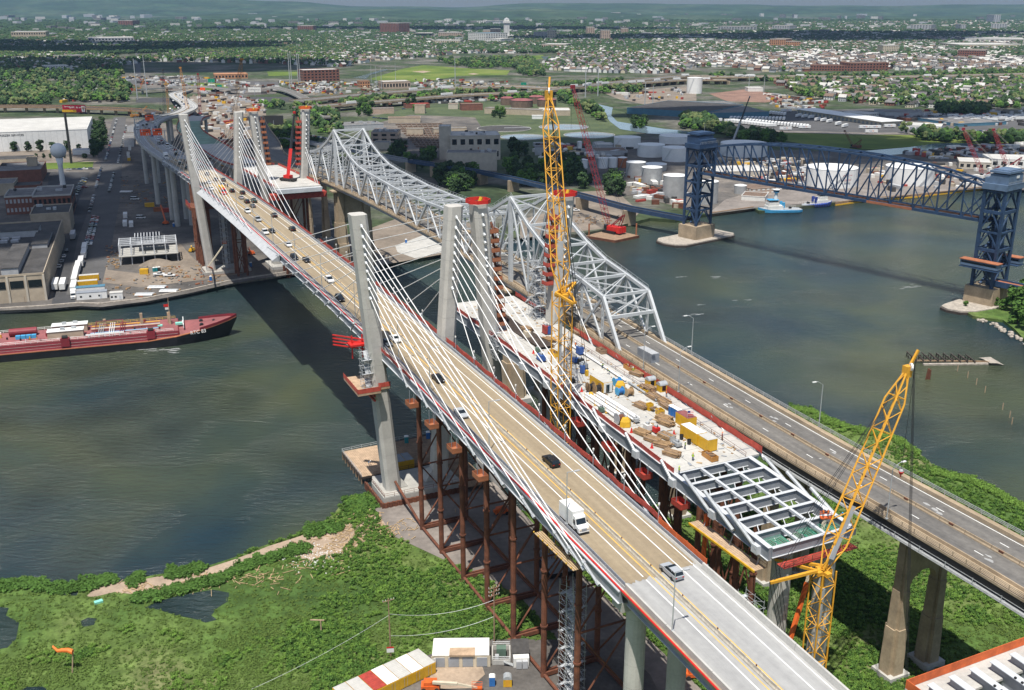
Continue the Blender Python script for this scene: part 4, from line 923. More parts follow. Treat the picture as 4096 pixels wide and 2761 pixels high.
for b in(-2.6,2.6):
 for h in(1.5,1.9):mb.tube((-1.8,b,h),(1.8,b,h),.04,n=4)
 for a in(-1.8,-.6,.6,1.8):mb.tube((a,b,1.1),(a,b,2.0),.04,n=4)
mb.build('railing','galv',o)
mb=MB()
for k_ in range(7):mb.box((.6+k_*.28,-2.9,.95-k_*.14),(.26,.9,.1))
mb.build('step','galv',o)
porta('blue portable toilet with white roof standing in the container yard',r4(808,350,.84),rzg)
o=thing('arched_hut','small yellow hut with an arched grey roof in the yard','hut',r4(882,350,.84),None,rzg)
MB().box((0,0,.85),(1.7,1.5,1.7)).build('wall','yellow',o);MB().loft([[(.88*math.cos(t_),y_,1.7+.75*math.sin(t_))for t_ in[math.pi*i/8 for i in range(9)]]for y_ in(-.78,.78)]).build('roof','galv',o);MB().box((0,-.77,.8),(.8,.04,1.5)).build('door','crane_yellow',o)
def upole(label,p,h,arms=2):
 o=thing('utility_pole',label,'utility pole',p);MB().tube((p[0],p[1],p[2]),(p[0],p[1],p[2]+h),.17,.12,n=7).build('pole','wood',o)
 for i in range(arms):
  a=MB().box((p[0],p[1],p[2]+h-.5-i*.9),(2.4,.12,.14),.5).build('crossarm','wood',o)
  mb=MB()
  for k_ in(-1,-.5,.5,1):mb.tube((p[0]+k_*1.05,p[1]+k_*.55,p[2]+h-.4-i*.9),(p[0]+k_*1.05,p[1]+k_*.55,p[2]+h-.1-i*.9),.06,n=5)
  mb.build('insulator','white_paint',a)
 return o
p1,p2=T(8,338,1350,.7),T(8,1043,1250,.7)
o=upole('utility pole with a notice board standing in the marsh',p1,14.2,1);MB().box((p1.x,p1.y-.25,p1.z+2.2),(1.5,.08,1.3),.1).build('notice','white_paint',o);MB().box((p1.x,p1.y-.3,p1.z+2.75),(1.5,.05,.3),.1).build('notice_band','red_bright',o)
upole('utility pole with many insulators beside the brown falsework',p2,14,3)
def wire(a,b,sag,name,label,r_=.035,m_='galv'):
 a=Vector(a);b=Vector(b);mb=MB();P=[]
 for i in range(13):t_=i/12;q=a+(b-a)*t_;q.z-=4*sag*t_*(1-t_);P.append(q)
 for i in range(12):mb.tube(P[i],P[i+1],r_,n=4,caps=False)
 o=mb.build(name,m_,None,org=tuple(a));tag(o,label,'wire')
wire(p1+Vector((0,0,10.6)),p2+Vector((0,0,10.6)),1.6,'overhead_wire','upper sagging pale wire strung between the two marsh poles')
wire(p1+Vector((0,0,5.4)),p2+Vector((0,0,6.6)),1.4,'overhead_wire','lower sagging pale wire strung between the two marsh poles')
wire(p1+Vector((0,0,10.3)),T(7,1700,1568,.8),.8,'overhead_wire','thin wire running down left from the marsh pole with notice',.025)
p=T(7,493,1450,.7);o=thing('wind_sock_pole','orange wind sock flying from a wooden pole in the marsh','wind sock',p)
MB().tube(p,p+Vector((.6,.3,4.6)),.13,n=6).build('pole','wood_pale',o)
MB().loft([[p+Vector((.6-k_*1.0+q*.0,.3+.25*math.sin(k_*2),4.7+k_*.28-(.5 if k_==3 else 0)))+Vector((0,.55*math.cos(t_)*(1-k_*.12),.55*math.sin(t_)*(1-k_*.12)))for t_,q in[(2*math.pi*i/7,0)for i in range(7)]]for k_ in range(5)]).build('sock','hivis_orange',o)
for(x_,y_),lb_ in(((2190,1180),'bare wooden post with a tilted crossbar in the marsh'),):
 p=T(7,x_,y_,.7);o=thing('marsh_post',lb_,'post',p);MB().tube(p,p+Vector((0,0,3.2)),.16,n=6).build('post','wood_pale',o);MB().beam(p+Vector((-2.2,0,3.3)),p+Vector((.8,0,3.2)),.2).build('crossbar','wood_pale',o)
p=T(7,672,972,.75);o=MB().box((p.x,p.y,.95),(1.8,1.0,.5),.6).build('turquoise_debris','mint',None,org=p);tag(o,'turquoise scrap stranded in the marsh grass','debris')
dr=random.Random(11);mb=MB()
for q in range(330):
 x_,y_=dr.choice([(2150+dr.gauss(0,130),650+dr.gauss(0,55)),(1650+dr.gauss(0,220),800+dr.gauss(0,40)),(1100+dr.gauss(0,160),880+dr.gauss(0,18)),(2330+dr.gauss(0,80),560+dr.gauss(0,60))])
 p=T(7,x_,y_,.85)
 if not inpoly(np.array([[p.x,p.y]]),marsh_poly)[0]:continue
 a=dr.uniform(0,3.1);l=dr.uniform(.25,1.5)*(1.6 if dr.random()<.1 else 1);mb.beam(p-Vector((math.cos(a)*l,math.sin(a)*l,0)),p+Vector((math.cos(a)*l,math.sin(a)*l,.15)),dr.uniform(.08,.2),.12)
for q in range(260):
 p=g(1490+dr.gauss(0,75),2105+dr.gauss(0,34),.85)
 if inpoly(np.array([[p.x,p.y]]),marsh_poly)[0]:a=dr.uniform(0,3.1);l=dr.uniform(.2,1.1);mb.beam(p-Vector((math.cos(a)*l,math.sin(a)*l,0)),p+Vector((math.cos(a)*l,math.sin(a)*l,.15)),dr.uniform(.08,.2),.12)
mb.build('driftwood','kraft',kind='stuff')
mb=MB()
for q in range(260):
 p=T(7,2180+dr.gauss(0,120),660+dr.gauss(0,50),.8)
 if inpoly(np.array([[p.x,p.y]]),marsh_poly)[0]:mb.box(p,(dr.uniform(.1,.35),dr.uniform(.1,.3),.18),dr.uniform(0,3))
mb.build('litter','white_paint',kind='stuff')
def scaffold(label,p,rz,nx,ny,h,lift=2.0,bay=(2.2,1.5),red=False,stair=True):
 o=thing('scaffold_tower',label,'scaffolding',p,None,rz);X,Y=nx*bay[0],ny*bay[1];nl=int(h/lift)
 xs=[-X/2+i*bay[0]for i in range(nx+1)];ys=[-Y/2+i*bay[1]for i in range(ny+1)]
 for x_ in xs:
  for y_ in ys:MB().tube((x_,y_,0),(x_,y_,h+1.2),.05,n=5).build('standard','galv',o)
 for k_ in range(nl+1):
  z=k_*lift;mb=MB()
  for x_ in xs:mb.tube((x_,-Y/2-.4,z),(x_,Y/2+.4,z),.04,n=4)
  for y_ in ys:mb.tube((-X/2-.4,y_,z),(X/2+.4,y_,z),.04,n=4);mb.tube((-X/2,y_,z+1.0),(X/2,y_,z+1.0),.035,n=4)
  for x_ in(xs[0],xs[-1]):mb.tube((x_,-Y/2,z),(x_,Y/2,min(h,z+lift)),.035,n=4)
  for i in range(nx):
   for y_ in(ys[0],ys[-1]):mb.tube((xs[i+(k_%2)],y_,z),(xs[i+1-(k_%2)],y_,min(h+1,z+lift)),.035,n=4)
  mb.build('ledger','galv',o)
  if stair and k_<nl:
   sg=1 if k_%2 else-1;mb=MB()
   mb.beam((sg*X*.32,0,z),(-sg*X*.32,0,z+lift),Y*.45,.08)
   for j in range(6):mb.box((sg*X*.32*(1-2*(j+.5)/6),0,z+lift*(j+.5)/6+.1),(X*.09,Y*.5,.05))
   mb.build('stair_flight','steel_light',o)
   MB().box((-sg*X*.42,0,z+lift),(X*.16,Y*.9,.08)).build('landing','steel_light',o)
 if red:MB().box((X/2+.5,0,h/2),(.12,Y*.8,h*.96)).build('mesh_panel','rust',o)
 return o
scaffold('tall silver scaffold stair tower beside the first round pier',tuple(g(1365+1565/K,1840+1600/K,.8)),ZB+.2,2,2,24.5,2.05,(2.0,1.6),red=True)
scaffold('square silver scaffold with plank decks behind the right parapet',tuple(B(-127,13.5,24)),ZB,2,2,10.2,2.0,(2.4,1.7))
scaffold('silver scaffold stairs standing on the red platform at the pylon',tuple(B(-1,WC-12.6,34.5)),ZB,1,2,9.5,1.9,(2.2,1.6))
scaffold('scaffold tower at the left leg of the unfinished pylon',tuple(B(-6.5,WN-11,39)),ZB,2,1,9,1.9,(2.0,1.6))
scaffold('tall scaffold at the right leg of the unfinished pylon',tuple(B(5.5,WN+7.5,NZ(5))),ZB,2,2,17,1.9,(2.2,1.7))
scaffold('scaffold stair tower between the far legs of the traffic bridge',tuple(B(271,WC+1,2.2)),ZB,1,2,33,2.2,(2.2,1.6))
o=thing('pylon_platform','red fenced work platform around the near left pylon leg','platform',B(1,WC-12,34))
MB().prism([tuple(B(a,b)[:2])for a,b in((9,-15.4),(-5,-15.8),(-5,-9.6),(-2.6,-9.4),(-2.6,-6.2),(4,-6.2),(8.6,-9.4))],33.6,34.2).build('floor','wood_pale',o)
pp=[B(a,b,34.2)for a,b in((9,-15.4),(-5,-15.8),(-5,-9.6),(-2.6,-9.4),(-2.6,-6.2))]
for a,b in zip(pp[:-1],pp[1:]):
 MB().beam(a+Vector((0,0,.65)),b+Vector((0,0,.65)),.06,1.25).build('fence_panel','red_net',o)
 mb=MB();n_=max(2,int((b-a).length/1.6))
 for i in range(n_+1):q=a+(b-a)*(i/n_);mb.tube(q,q+Vector((0,0,1.4)),.06,n=4)
 mb.build('fence_post','red_paint',o)
for dz in(-1.0,-2.2):MB().beam(B(-4,-11,33+dz+.5),B(9,-11,33+dz+.5),.5,.5).build('bearer','red_paint',o)
o=thing('jacking_frame','bright red jacking frame on the left of the near pylon','frame',B(6,-12,44))
for k_ in range(4):MB().beam(B(4,-10.4,43+k_*.9),B(10,-17.5,43.6+k_*.9),.3).build('arm','red_bright',o)
MB().box(B(5,-12.4,44.6),(3.5,4.5,.5),ZB).build('deck','red_bright',o)
for l in(-13.8,-11):MB().beam(B(5,l,40.6),B(5,l,47),.3).build('post','red_bright',o)
def cradle(label,s_,w_,zf,m_,group):
 o=thing('hanging_cradle',label,'work cradle',B(s_,w_,zf(s_)-5.4),group,ZB)
 MB().box((0,0,0),(3.4,2.2,.18)).build('floor',m_,o)
 for a,b,c_,d_ in((0,-1.1,3.4,.06),(0,1.1,3.4,.06),(-1.7,0,.06,2.2),(1.7,0,.06,2.2)):MB().box((a,b,.6),(c_,d_,1.1)).build('side_panel',m_,o)
 mb=MB()
 for a in(-1.5,1.5):mb.tube((a,0,.1),(a,0,3.4),.07,n=5)
 mb.build('hanger','steel_grey',o)
cl=['nearest the pylon','below the second stay','below the third stay','below the fourth stay']
for i,s_ in enumerate((-27,-40,-53.5,-67.5)):cradle('rusty work cradle hung under the traffic deck edge, '+cl[i],s_,WC-9.9,zs,'barge_rust','cradles under the traffic deck')
cl=['at the crane mast','left of the spoked reels','below the lumber piles','at the slab corner']
for i,s_ in enumerate((-53,-67,-81,-94.5)):cradle('red work cradle under the bare slab edge, '+cl[i],s_,WN-11.4,NZ,'red_paint','cradles under the bare slab')
o=thing('plank_walkway','long plank walkway with yellow edge under the open grid','walkway',B(-110,22,33))
for j in range(5):MB().box(B(-109.5,21.4+j*.5,34.2),(20,.44,.12),ZB).build('plank','wood_pale',o)
MB().box(B(-109.5,21.0,34.1),(20,.25,.4),ZB).build('edge_beam','yellow',o)
mb=MB()
for k_ in range(11):mb.tube(B(-119.5+k_*2,23.8,34.2),B(-119.5+k_*2,23.8,35.3),.06,n=4)
for h in(34.8,35.3):mb.tube(B(-119.5,23.8,h),B(-99.5,23.8,h),.05,n=4)
mb.build('guard_rail','rust',o)
mb=MB()
for k_ in range(3):mb.tube(B(-118+k_*8,22.6,34),B(-118+k_*8,24,NZ(-110)-2.4),.12,n=5)
mb.build('hanger','steel_grey',o)
o=thing('plank_walkway','red edged plank walkway along the open end of the grid','walkway',B(-122.5,WN,36))
for j in range(4):MB().box(B(-122.2-j*.5,WN-1.5,NZ(-122)-2.9),(.44,17,.12),ZB).build('plank','red_paint',o)
mb=MB()
for h in(.5,1.0):mb.tube(B(-123.9,WN-10,NZ(-122)-2.8+h),B(-123.9,WN+7,NZ(-122)-2.8+h),.06,n=4)
for k_ in range(9):mb.tube(B(-123.9,WN-10+k_*2.1,NZ(-122)-2.9),B(-123.9,WN-10+k_*2.1,NZ(-122)-1.7),.06,n=4)
mb.build('guard_rail','rust',o)
o=thing('plank_walkway','narrow plank walkway under the traffic deck edge with amber lamps','walkway',B(-92,-9.8,35))
mb=MB()
for j in range(4):MB().box(B(-101,-8.2-j*.45,36.3),(15,.32,.1),ZB).build('plank','kraft',o)
for k_ in range(9):mb.lathe(*B(-108+k_*1.8,-9.8)[:2],[(.0,36.4),(.14,36.5),(.14,36.7),(0,36.8)],6)
mb.build('lamp','yellow',o)
o=thing('girder_span','grey approach girders with an orange end fence at the lower right','bridge span',B(-160,33,30))
for j in range(7):
 w_=23+j*4.3
 gdr=MB().beam(B(-157.5,w_,33.9),B(-235,w_,31.2),.25,2.6).build('girder','steel_grey',o)
 MB().beam(B(-157.5,w_,35.3),B(-235,w_,32.6),1.3,.12).beam(B(-160,w_,32.45),B(-235,w_,29.85),.9,.12).build('flange','steel_light',gdr)
 mb=MB()
 for k_ in range(8):mb.box(B(-162-k_*1.2,w_-.5,35.35-k_*.04),(.3,.3,.25),ZB)
 mb.build('stud','rubber',gdr,kind='stuff')
 if j<6:MB().hexa([B(-160,w_+.7,32.6),B(-160,w_+3.6,32.6),B(-235,w_+3.6,30),B(-235,w_+.7,30)],[B(-160,w_+.7,32.75),B(-160,w_+3.6,32.75),B(-235,w_+3.6,30.15),B(-235,w_+.7,30.15)]).build('soffit_form','deck_new',o)
MB().box(B(-157.6,36,33.6),(4.6,31,.4),ZB).build('end_platform','deck_new',o)
MB().box(B(-155.4,36,34.6),(.08,31,1.5),ZB).build('safety_net','orange_net',o);MB().box(B(-158,20.6,34.6),(5,.08,1.5),ZB).build('safety_net','orange_net',o)
for w_ in(26,36,46):column(o,B(-166,w_),1.8,29.3)
MB().beam(B(-166,22,30.3),B(-166,50,30.3),2.6,1.8).build('pier_cap','concrete',o)
def jump_stack(label,s_,w0,w1,z0,z1,m_,ds):
 o=thing('access_stack',label,'access tower',B(s_,w0,z0));n_=int((z1-z0)/2.6)
 for k_ in range(n_):
  z=z0+k_*2.6;w_=w0+(w1-w0)*k_/n_
  f=MB().box(B(s_,w_,z),(2.6,2.3,.14),ZB).build('landing',m_,o);mb=MB()
  for a,b,c_,d_ in((0,-1.15,2.6,.05),(0,1.15,2.6,.05),(-1.3,0,.05,2.3)):mb.box(B(s_+a,w_+b,z+.6),(c_,d_,.95),ZB)
  mb.build('guard_mesh',m_,f)
  mb=MB()
  for a in(-1.25,1.25):
   for b in(-1.1,1.1):mb.tube(B(s_+a,w_+b,z),B(s_+a,w_+b,z+2.6),.07,n=4)
  mb.beam(B(s_-1,w_,z),B(s_+1,w_,z+2.6),.7,.08);mb.build('post','rust',f)
for sd,z0,lab_ in((-1,41,'rust red stack of access landings on the left unfinished pylon leg'),(1,56,'dark red stack of access landings on the right unfinished pylon leg')):
 w0=legw(WN+sd*6.8,WN+sd*13,z0)+3.4;w1=legw(WN+sd*6.8,WN+sd*13,77)+3.4
 if sd>0:w0-=6.9;w1-=6.9
 jump_stack(lab_,-.6,w0,w1,z0,77,'red_net' if sd>0 else 'barge_rust',0)
for sd,z0,lab_ in((-1,54,'orange brown stack of landings on the far left unfinished leg'),(1,53,'red stack of landings on the far right unfinished leg')):
 w0=legw(WN+sd*6.8,WN+sd*13,z0)+(3.4 if sd<0 else-3.5);w1=legw(WN+sd*6.8,WN+sd*13,77)+(3.4 if sd<0 else-3.5)
 jump_stack(lab_,270.4,w0,w1,z0,78,'barge_rust' if sd<0 else 'red_net',0)
for sl_,tx_ in((0.0,'near'),(271.0,'far')):
 for sd in(-1,1):
  w_=WN+sd*13;p=B(sl_,w_,80.2);o=thing('form_ring',('red' if sl_==0 else 'orange')+' formwork ring crowning the '+tx_+(' left' if sd<0 else ' right')+' unfinished pylon leg','formwork',p)
  mt='red_bright' if sl_==0 else 'orange'
  rr_=[B(sl_+3.0*a,w_+2.9*b,80.4)for a,b in((-1,-.5),(-1,.5),(-.5,1),(.5,1),(1,.5),(1,-.5),(.5,-1),(-.5,-1))]
  for i in range(8):MB().beam(rr_[i]+Vector((0,0,.5)),rr_[(i+1)%8]+Vector((0,0,.5)),.12,1.0).build('panel',mt,o)
  mb=MB().tube(p+Vector((.3,-.5,0)),p+Vector((.9,-.2,1.7)),.5,n=7);mb.build('tarp_bundle','yellow',o)
# ================================================================ CRANES
def lattice(mb_out,p,q,w0,w1,parent,m_,bays=None,chord='boom_chord',lace='boom_lacing',up=(0,0,1),rc=.16,taper=0.0):
 p=Vector(p);q=Vector(q);d=q-p;Ln=d.length;d.normalize()
 x=d.cross(Vector(up));
 if x.length<.05:x=Vector((V.x,V.y,0))
 x.normalize();y=x.cross(d).normalized();bays=bays or max(3,int(Ln/((w0+w1)/2*.8)))
 def wd(t):
  k_=1.0
  if taper:k_=min(1.0,.25+t/taper*.75,.25+(1-t)/taper*.75)
  return(w0+(w1-w0)*t)*k_/2
 def c(i,t):a,b=((-1,-1),(1,-1),(1,1),(-1,1))[i%4];return p+d*(Ln*t)+x*a*wd(t)+y*b*wd(t)
 ts=[0]+([taper]if taper else[])+([1-taper]if taper else[])+[1]
 for i in range(4):
  mb=MB()
  for a,b in zip(ts[:-1],ts[1:]):mb.tube(c(i,a),c(i,b),rc,n=5)
  mb.build(chord,m_,parent)
 mb=MB()
 for k_ in range(bays):
  t0,t1=k_/bays,(k_+1)/bays
  for i in range(4):
   mb.tube(c(i,t0)if(k_+i)%2 else c(i+1,t0),c(i+1,t1)if(k_+i)%2 else c(i,t1),rc*.55,n=4,caps=False)
   if k_%3==0:mb.tube(c(i,t0),c(i+1,t0),rc*.55,n=4,caps=False)
 mb.build(lace,m_,parent,kind='stuff')
def ropes(parent,pairs,r_=.05,m_='black',name='rope'):
 for a,b in pairs:MB().tube(a,b,r_,n=4).build(name,m_,parent)
def hook_ball(parent,p,drop,m_='red_bright'):
 p=Vector(p);q=p-Vector((0,0,drop));MB().tube(p,q,.045,n=4).build('hoist_rope','black',parent)
 h=MB().lathe(q.x,q.y,[(0,q.z),(.35,q.z-.2),(.45,q.z-.6),(.3,q.z-1.0),(0,q.z-1.15)],8).build('headache_ball','siding_grey',parent)
 MB().lathe(q.x,q.y,[(.46,q.z-.45),(.48,q.z-.6),(.3,q.z-1.02)],8).tube((q.x,q.y,q.z-1.1),(q.x,q.y,q.z-1.6),.1,n=5).build('hook',m_,h)
def rayat(px,py,rng):r=ray(px,py);h=math.hypot(r[0],r[1]);t=rng/h;return Vector((r[0]*t,r[1]*t,CAMH+r[2]*t))
def tower_crane(name,label,base,hinge_px,top_px,drng,mw,jw,masts,arms):
 base=Vector(base);zh=zat(*hinge_px,base);hinge=Vector((base.x,base.y,zh));rng=math.hypot(base.x,base.y)
 top=rayat(*top_px,rng+drng);o=thing(name,label,'crane',base)
 cb=MB().box((base.x,base.y,base.z+1.0),(7.5,8.5,.9),.3);
 for sd in(-1,1):cb.box((base.x+sd*3.4,base.y,base.z+.75),(1.4,9.5,1.5),.3)
 cb.build('crawler_base','black',o);MB().box((base.x-.5,base.y-.6,base.z+2.7),(5.5,7.5,2.6),.3).build('machine_house','steel_grey',o)
 lattice(None,base+Vector((0,0,2)),hinge,mw,mw,o,'crane_yellow',up=(V.x,V.y,0),chord='mast_chord',lace='mast_lacing')
 d=(top-hinge).normalized();foot=hinge-d*0.2
 lattice(None,foot,top-d*2.0,jw,jw*.8,o,'crane_yellow',up=(V.x,V.y,0),taper=.14)
 MB().tube(hinge-Vector((0,0,mw*2.2)),hinge+Vector((0,0,.4)),.35,n=6).box(hinge-Vector((0,0,.5)),(mw*1.05,mw*.35,.7),ZB).box(hinge-Vector((0,0,.5)),(mw*.35,mw*1.05,.7),ZB).build('boom_hinge','crane_yellow',o)
 tips=[]
 for(sx,sy,dr_)in arms:
  tip=rayat(sx,sy,rng+dr_)
  for k_ in(-1,1):
   MB().beam(hinge+Vector((V.x,V.y,0))*k_*mw*.5,tip+Vector((V.x,V.y,0))*k_*.25,.45,.5).build('mast_strut','crane_yellow',o)
  tips.append(tip)
 for tp_ in tips:
  for k_ in(-.3,.3):ropes(o,[(tp_+Vector((k_,0,0)),top-d*1.5),(tp_+Vector((k_,0,0)),base+Vector((k_-2,-2,3)))],.055,'black','pendant')
 hd=MB().box(top-d*1.6,(jw*.42,jw*.42,2.0),ZB)
 hd.beam(top-d*1.5,top+d*2.0+Vector((.5,0,.4)),.4,.4);hd.build('boom_head','crane_yellow',o)
 w_=MB()
 for k_ in(-.4,.4):w_.tube(top-d*.6+Vector((k_*.2,-.6,0)),top-d*.6+Vector((k_*.2+.2,-.6,0)),.7,n=10)
 w_.build('sheave','white_paint',o)
 MB().tube(base+Vector((-1.1,-1.4,8)),hinge-Vector((.2,1.5,3)),.35,n=6).build('hoist_line_bundle','galv',o)
 return o,hinge,top,d
o,hg,tp_,d=tower_crane('lattice_crane','tall yellow lattice crane standing between the two new decks',B(-54,17,.8),T(5,1512,430,0)[:0]or(1365+1512/K,920+425/K),(1365+1410/K,600/K),14,3.3,3.1,1,[(1365+1590/K,920+360/K,4),(1365+1590/K,920+500/K,-6)])
MB().box(hg+(tp_-hg)*.16+Vector((0,-1.7,0)),(1.1,.1,9),.2).build('walk_panel','siding_grey',o)
for k_ in(-.25,.25):ropes(o,[(tp_+d*1.5+Vector((k_,0,0)),B(-50,26,NZ(-50)+6)+Vector((k_,0,0)))],.05)
MB().box(B(-50,26,NZ(-50)+5.5),(.8,.6,1.4),ZB).build('hook_block','yellow',o)
o,hg,tp_,d=tower_crane('lattice_crane','yellow lattice crane with boom leaning right over the old roadway',B(-127,30,.8),(2730+965/K,1840+745/K),(2730+1555/K,920+905/K),16,3.0,2.9,1,[(2730+640/K,1840+675/K,4),(2730+605/K,1840+835/K,-5)])
hook_ball(o,rayat(2730+1590/K,920+880/K,math.hypot(tp_.x,tp_.y)),21)
q=hg+(tp_-hg)*.2+Vector((-.3,-1.7,0));dd=(tp_-hg).normalized();MB().beam(q-dd*5,q+dd*5,1.2,.1,up=(U.x,U.y,0)).build('walk_panel','siding_grey',o)
for k_ in(-.5,0,.5):ropes(o,[(tp_-d*.5+Vector((.8+k_*.3,0,0)),Vector((tp_.x*.98+k_*.5+1.2,tp_.y-20,2)))],.05)
def boom_crane(label,base,top_px,drng,w_,m_,cabm,rng=None,name='crawler_crane',size=1.0,pend=True,zt=None):
 base=Vector(base);o=thing(name,label,'crane',base);rng=math.hypot(base.x,base.y);top=rayat(*top_px,rng+drng);hz=math.atan2(top.y-base.y,top.x-base.x);f=Vector((math.cos(hz),math.sin(hz),0));s_=Vector((-f.y,f.x,0));k_=size
 for sd in(-1,1):MB().hexa([tuple(base+f*a*4*k_+s_*(sd*2.4+b*.55)*k_)for a,b in((-1,-1),(1,-1),(1,1),(-1,1))][::1],[tuple(base+f*a*3.6*k_+s_*(sd*2.4+b*.55)*k_+Vector((0,0,1.3*k_)))for a,b in((-1,-1),(1,-1),(1,1),(-1,1))]).build('crawler_track','black',o)
 MB().box(base+Vector((0,0,2.3*k_))-f*1.5*k_,(8*k_,4.2*k_,2.0*k_),hz).build('machine_house',cabm,o)
 MB().box(base+Vector((0,0,2.2*k_))-f*5.5*k_+s_*1.3*k_,(2.2*k_,2.0*k_,2.8*k_),hz).box(base+Vector((0,0,2.2*k_))-f*5.5*k_-s_*1.3*k_,(2.2*k_,2.0*k_,2.8*k_),hz).build('counterweight',cabm,o)
 MB().box(base+Vector((0,0,2.8*k_))+f*2.6*k_+s_*1.6*k_,(1.8*k_,1.3*k_,2.0*k_),hz).build('cab','glass_dark',o)
 foot=base+Vector((0,0,1.9*k_))+f*2*k_;lattice(None,foot,top,w_,w_*.8,o,m_,taper=.1,rc=.1*k_)
 if pend:
  ga=base+Vector((0,0,2.5*k_))-f*4*k_;gt=ga+Vector((0,0,7*k_))-f*3*k_
  for sd in(-1,1):MB().beam(foot+s_*sd*k_,gt+s_*sd*k_*.7,.35*k_).build('gantry_mast',m_,o);MB().beam(ga+s_*sd*k_,gt+s_*sd*k_*.7,.3*k_).build('gantry_leg',m_,o);ropes(o,[(gt+s_*sd*k_*.7,top+s_*sd*w_*.3)],.06*k_,'black','pendant')
 MB().box(top,(1.4*k_,w_*.9,1.6*k_),hz).build('boom_head',m_,o)
 ropes(o,[(top+f*.8,top+f*.8-Vector((0,0,(top.z-base.z)*.3)))],.05*k_,'black','hoist_rope')
 return o,top
RA=lambda x,y:(1950+x/2.305,740+y/2.305)
bg_=[g(*RA(*c_),1.0)for c_ in((905,475),(1180,520),(1400,472),(1130,418))]
bb=sum(bg_,Vector())/4;o=thing('work_barge','flat rusty work barge carrying the dark red crane','barge',(bb.x,bb.y,0))
MB().prism([tuple(p[:2])for p in bg_],-1,1.4).build('hull','rust',o);MB().prism([tuple((p+(bb-p)*.02)[:2])for p in bg_],1.41,1.5).build('deck','wood',o)
for i in(0,2):
 p=bg_[i]+(bb-bg_[i])*.12;MB().tube((p.x,p.y,-2),(p.x,p.y,8.5),.45,n=8).build('spud_pole','barge_rust',o)
cp=g(*RA(1150,440),1.5);boom_crane('dark red lattice crawler crane on the flat barge',cp,(1365+1578/K,592/K),24,2.7,'crane_red','red_bright',size=1.25)
o,t_=boom_crane('dark red lattice crane boom behind the right blue tower',T(3,2070,1225,2),(2730+1915/K,880/K),10,2.4,'crane_red','siding_grey',size=1.2)
boom_crane('dark red lattice crane boom rightmost behind the lift bridge',T(3,2230,1160,2),(2730+2120/K,885/K),10,2.4,'crane_red','siding_white',size=1.2)
o,t_=boom_crane('small rusty crane boom beyond the green meadow',T(3,1172,1010,2),(2730+1105/K,893/K),6,1.6,'rust','rust',size=.9)
for lb_,b_,t2_,dr_,w_,m_,cm_ in(('orange lattice crane leaning right behind the far unfinished pylon',T(1,1545,1130,2),(1648/K,405/K),60,3.4,'crane_orange','crane_yellow'),('thin orange lattice crane behind the far traffic pylon',T(1,1300,870,2),(1228/K,462/K),25,2.6,'crane_orange','crane_yellow'),('dark red vertical lattice crane beyond the green formwork',T(1,1365,790,2),(1348/K,505/K),8,2.6,'crane_red','crane_red'),('black lattice crane beside the red road sign',T(1,1115,790,2),(1110/K,478/K),8,2.4,'sign_black','sign_black'),('orange lattice crane rising left of the far traffic pylon',T(1,1160,900,2),(1130/K,560/K),8,2.0,'crane_orange','crane_yellow'),('small orange crane by the curved road gantry',T(1,930,800,2),(998/K,728/K),4,1.4,'crane_orange','crane_orange'),('small orange crane beside the left tall pylon mast',T(1,945,620,2),(978/K,545/K),4,1.6,'crane_orange','crane_orange')):
 boom_crane(lb_,b_,t2_,dr_,w_,m_,cm_)
def telescopic(label,base,top_px,drng,m_low,m_top,r_=.55):
 base=Vector(base);o=thing('telescopic_crane',label,'crane',base);rng=math.hypot(base.x,base.y);top=rayat(*top_px,rng+drng);hz=math.atan2(top.y-base.y,top.x-base.x)+1.2
 MB().box(base+Vector((0,0,1.0)),(9,2.8,1.2),hz).build('carrier','sign_black',o)
 for a in(-3.5,-1.5,1.5,3.5):
  for b in(-1.2,1.2):q=base+Vector((math.cos(hz)*a-math.sin(hz)*b,math.sin(hz)*a+math.cos(hz)*b,.55));MB().tube(q-Vector((-math.sin(hz),math.cos(hz),0))*.2,q+Vector((-math.sin(hz),math.cos(hz),0))*.2,.55,n=8).build('wheel','rubber',o)
 MB().box(base+Vector((0,0,2.3)),(4,2.6,1.6),hz).build('turntable_house',m_low,o)
 ft=base+Vector((0,0,2.8));m1=ft+(top-ft)*.42
 MB().beam(ft,m1,1.3,1.5,up=(U.x,U.y,0)).build('lower_boom',m_low,o);MB().beam(m1,ft+(top-ft)*.72,1.0,1.15,up=(U.x,U.y,0)).build('middle_boom',m_top,o);MB().beam(ft+(top-ft)*.72,top,.75,.85,up=(U.x,U.y,0)).build('upper_boom',m_top,o)
 MB().box(top,(1.2,.9,1.2),hz).build('boom_head',m_low,o);return o
telescopic('red and black telescopic crane on the far slab stub',gd(1965/K,1235/K,0,NZ),(2006/K,768/K),14,'red_bright','black')
telescopic('black telescopic crane with grey base beside the tank farm',T(3,345,975,2),(2730+458/K,660/K),18,'siding_grey','black')
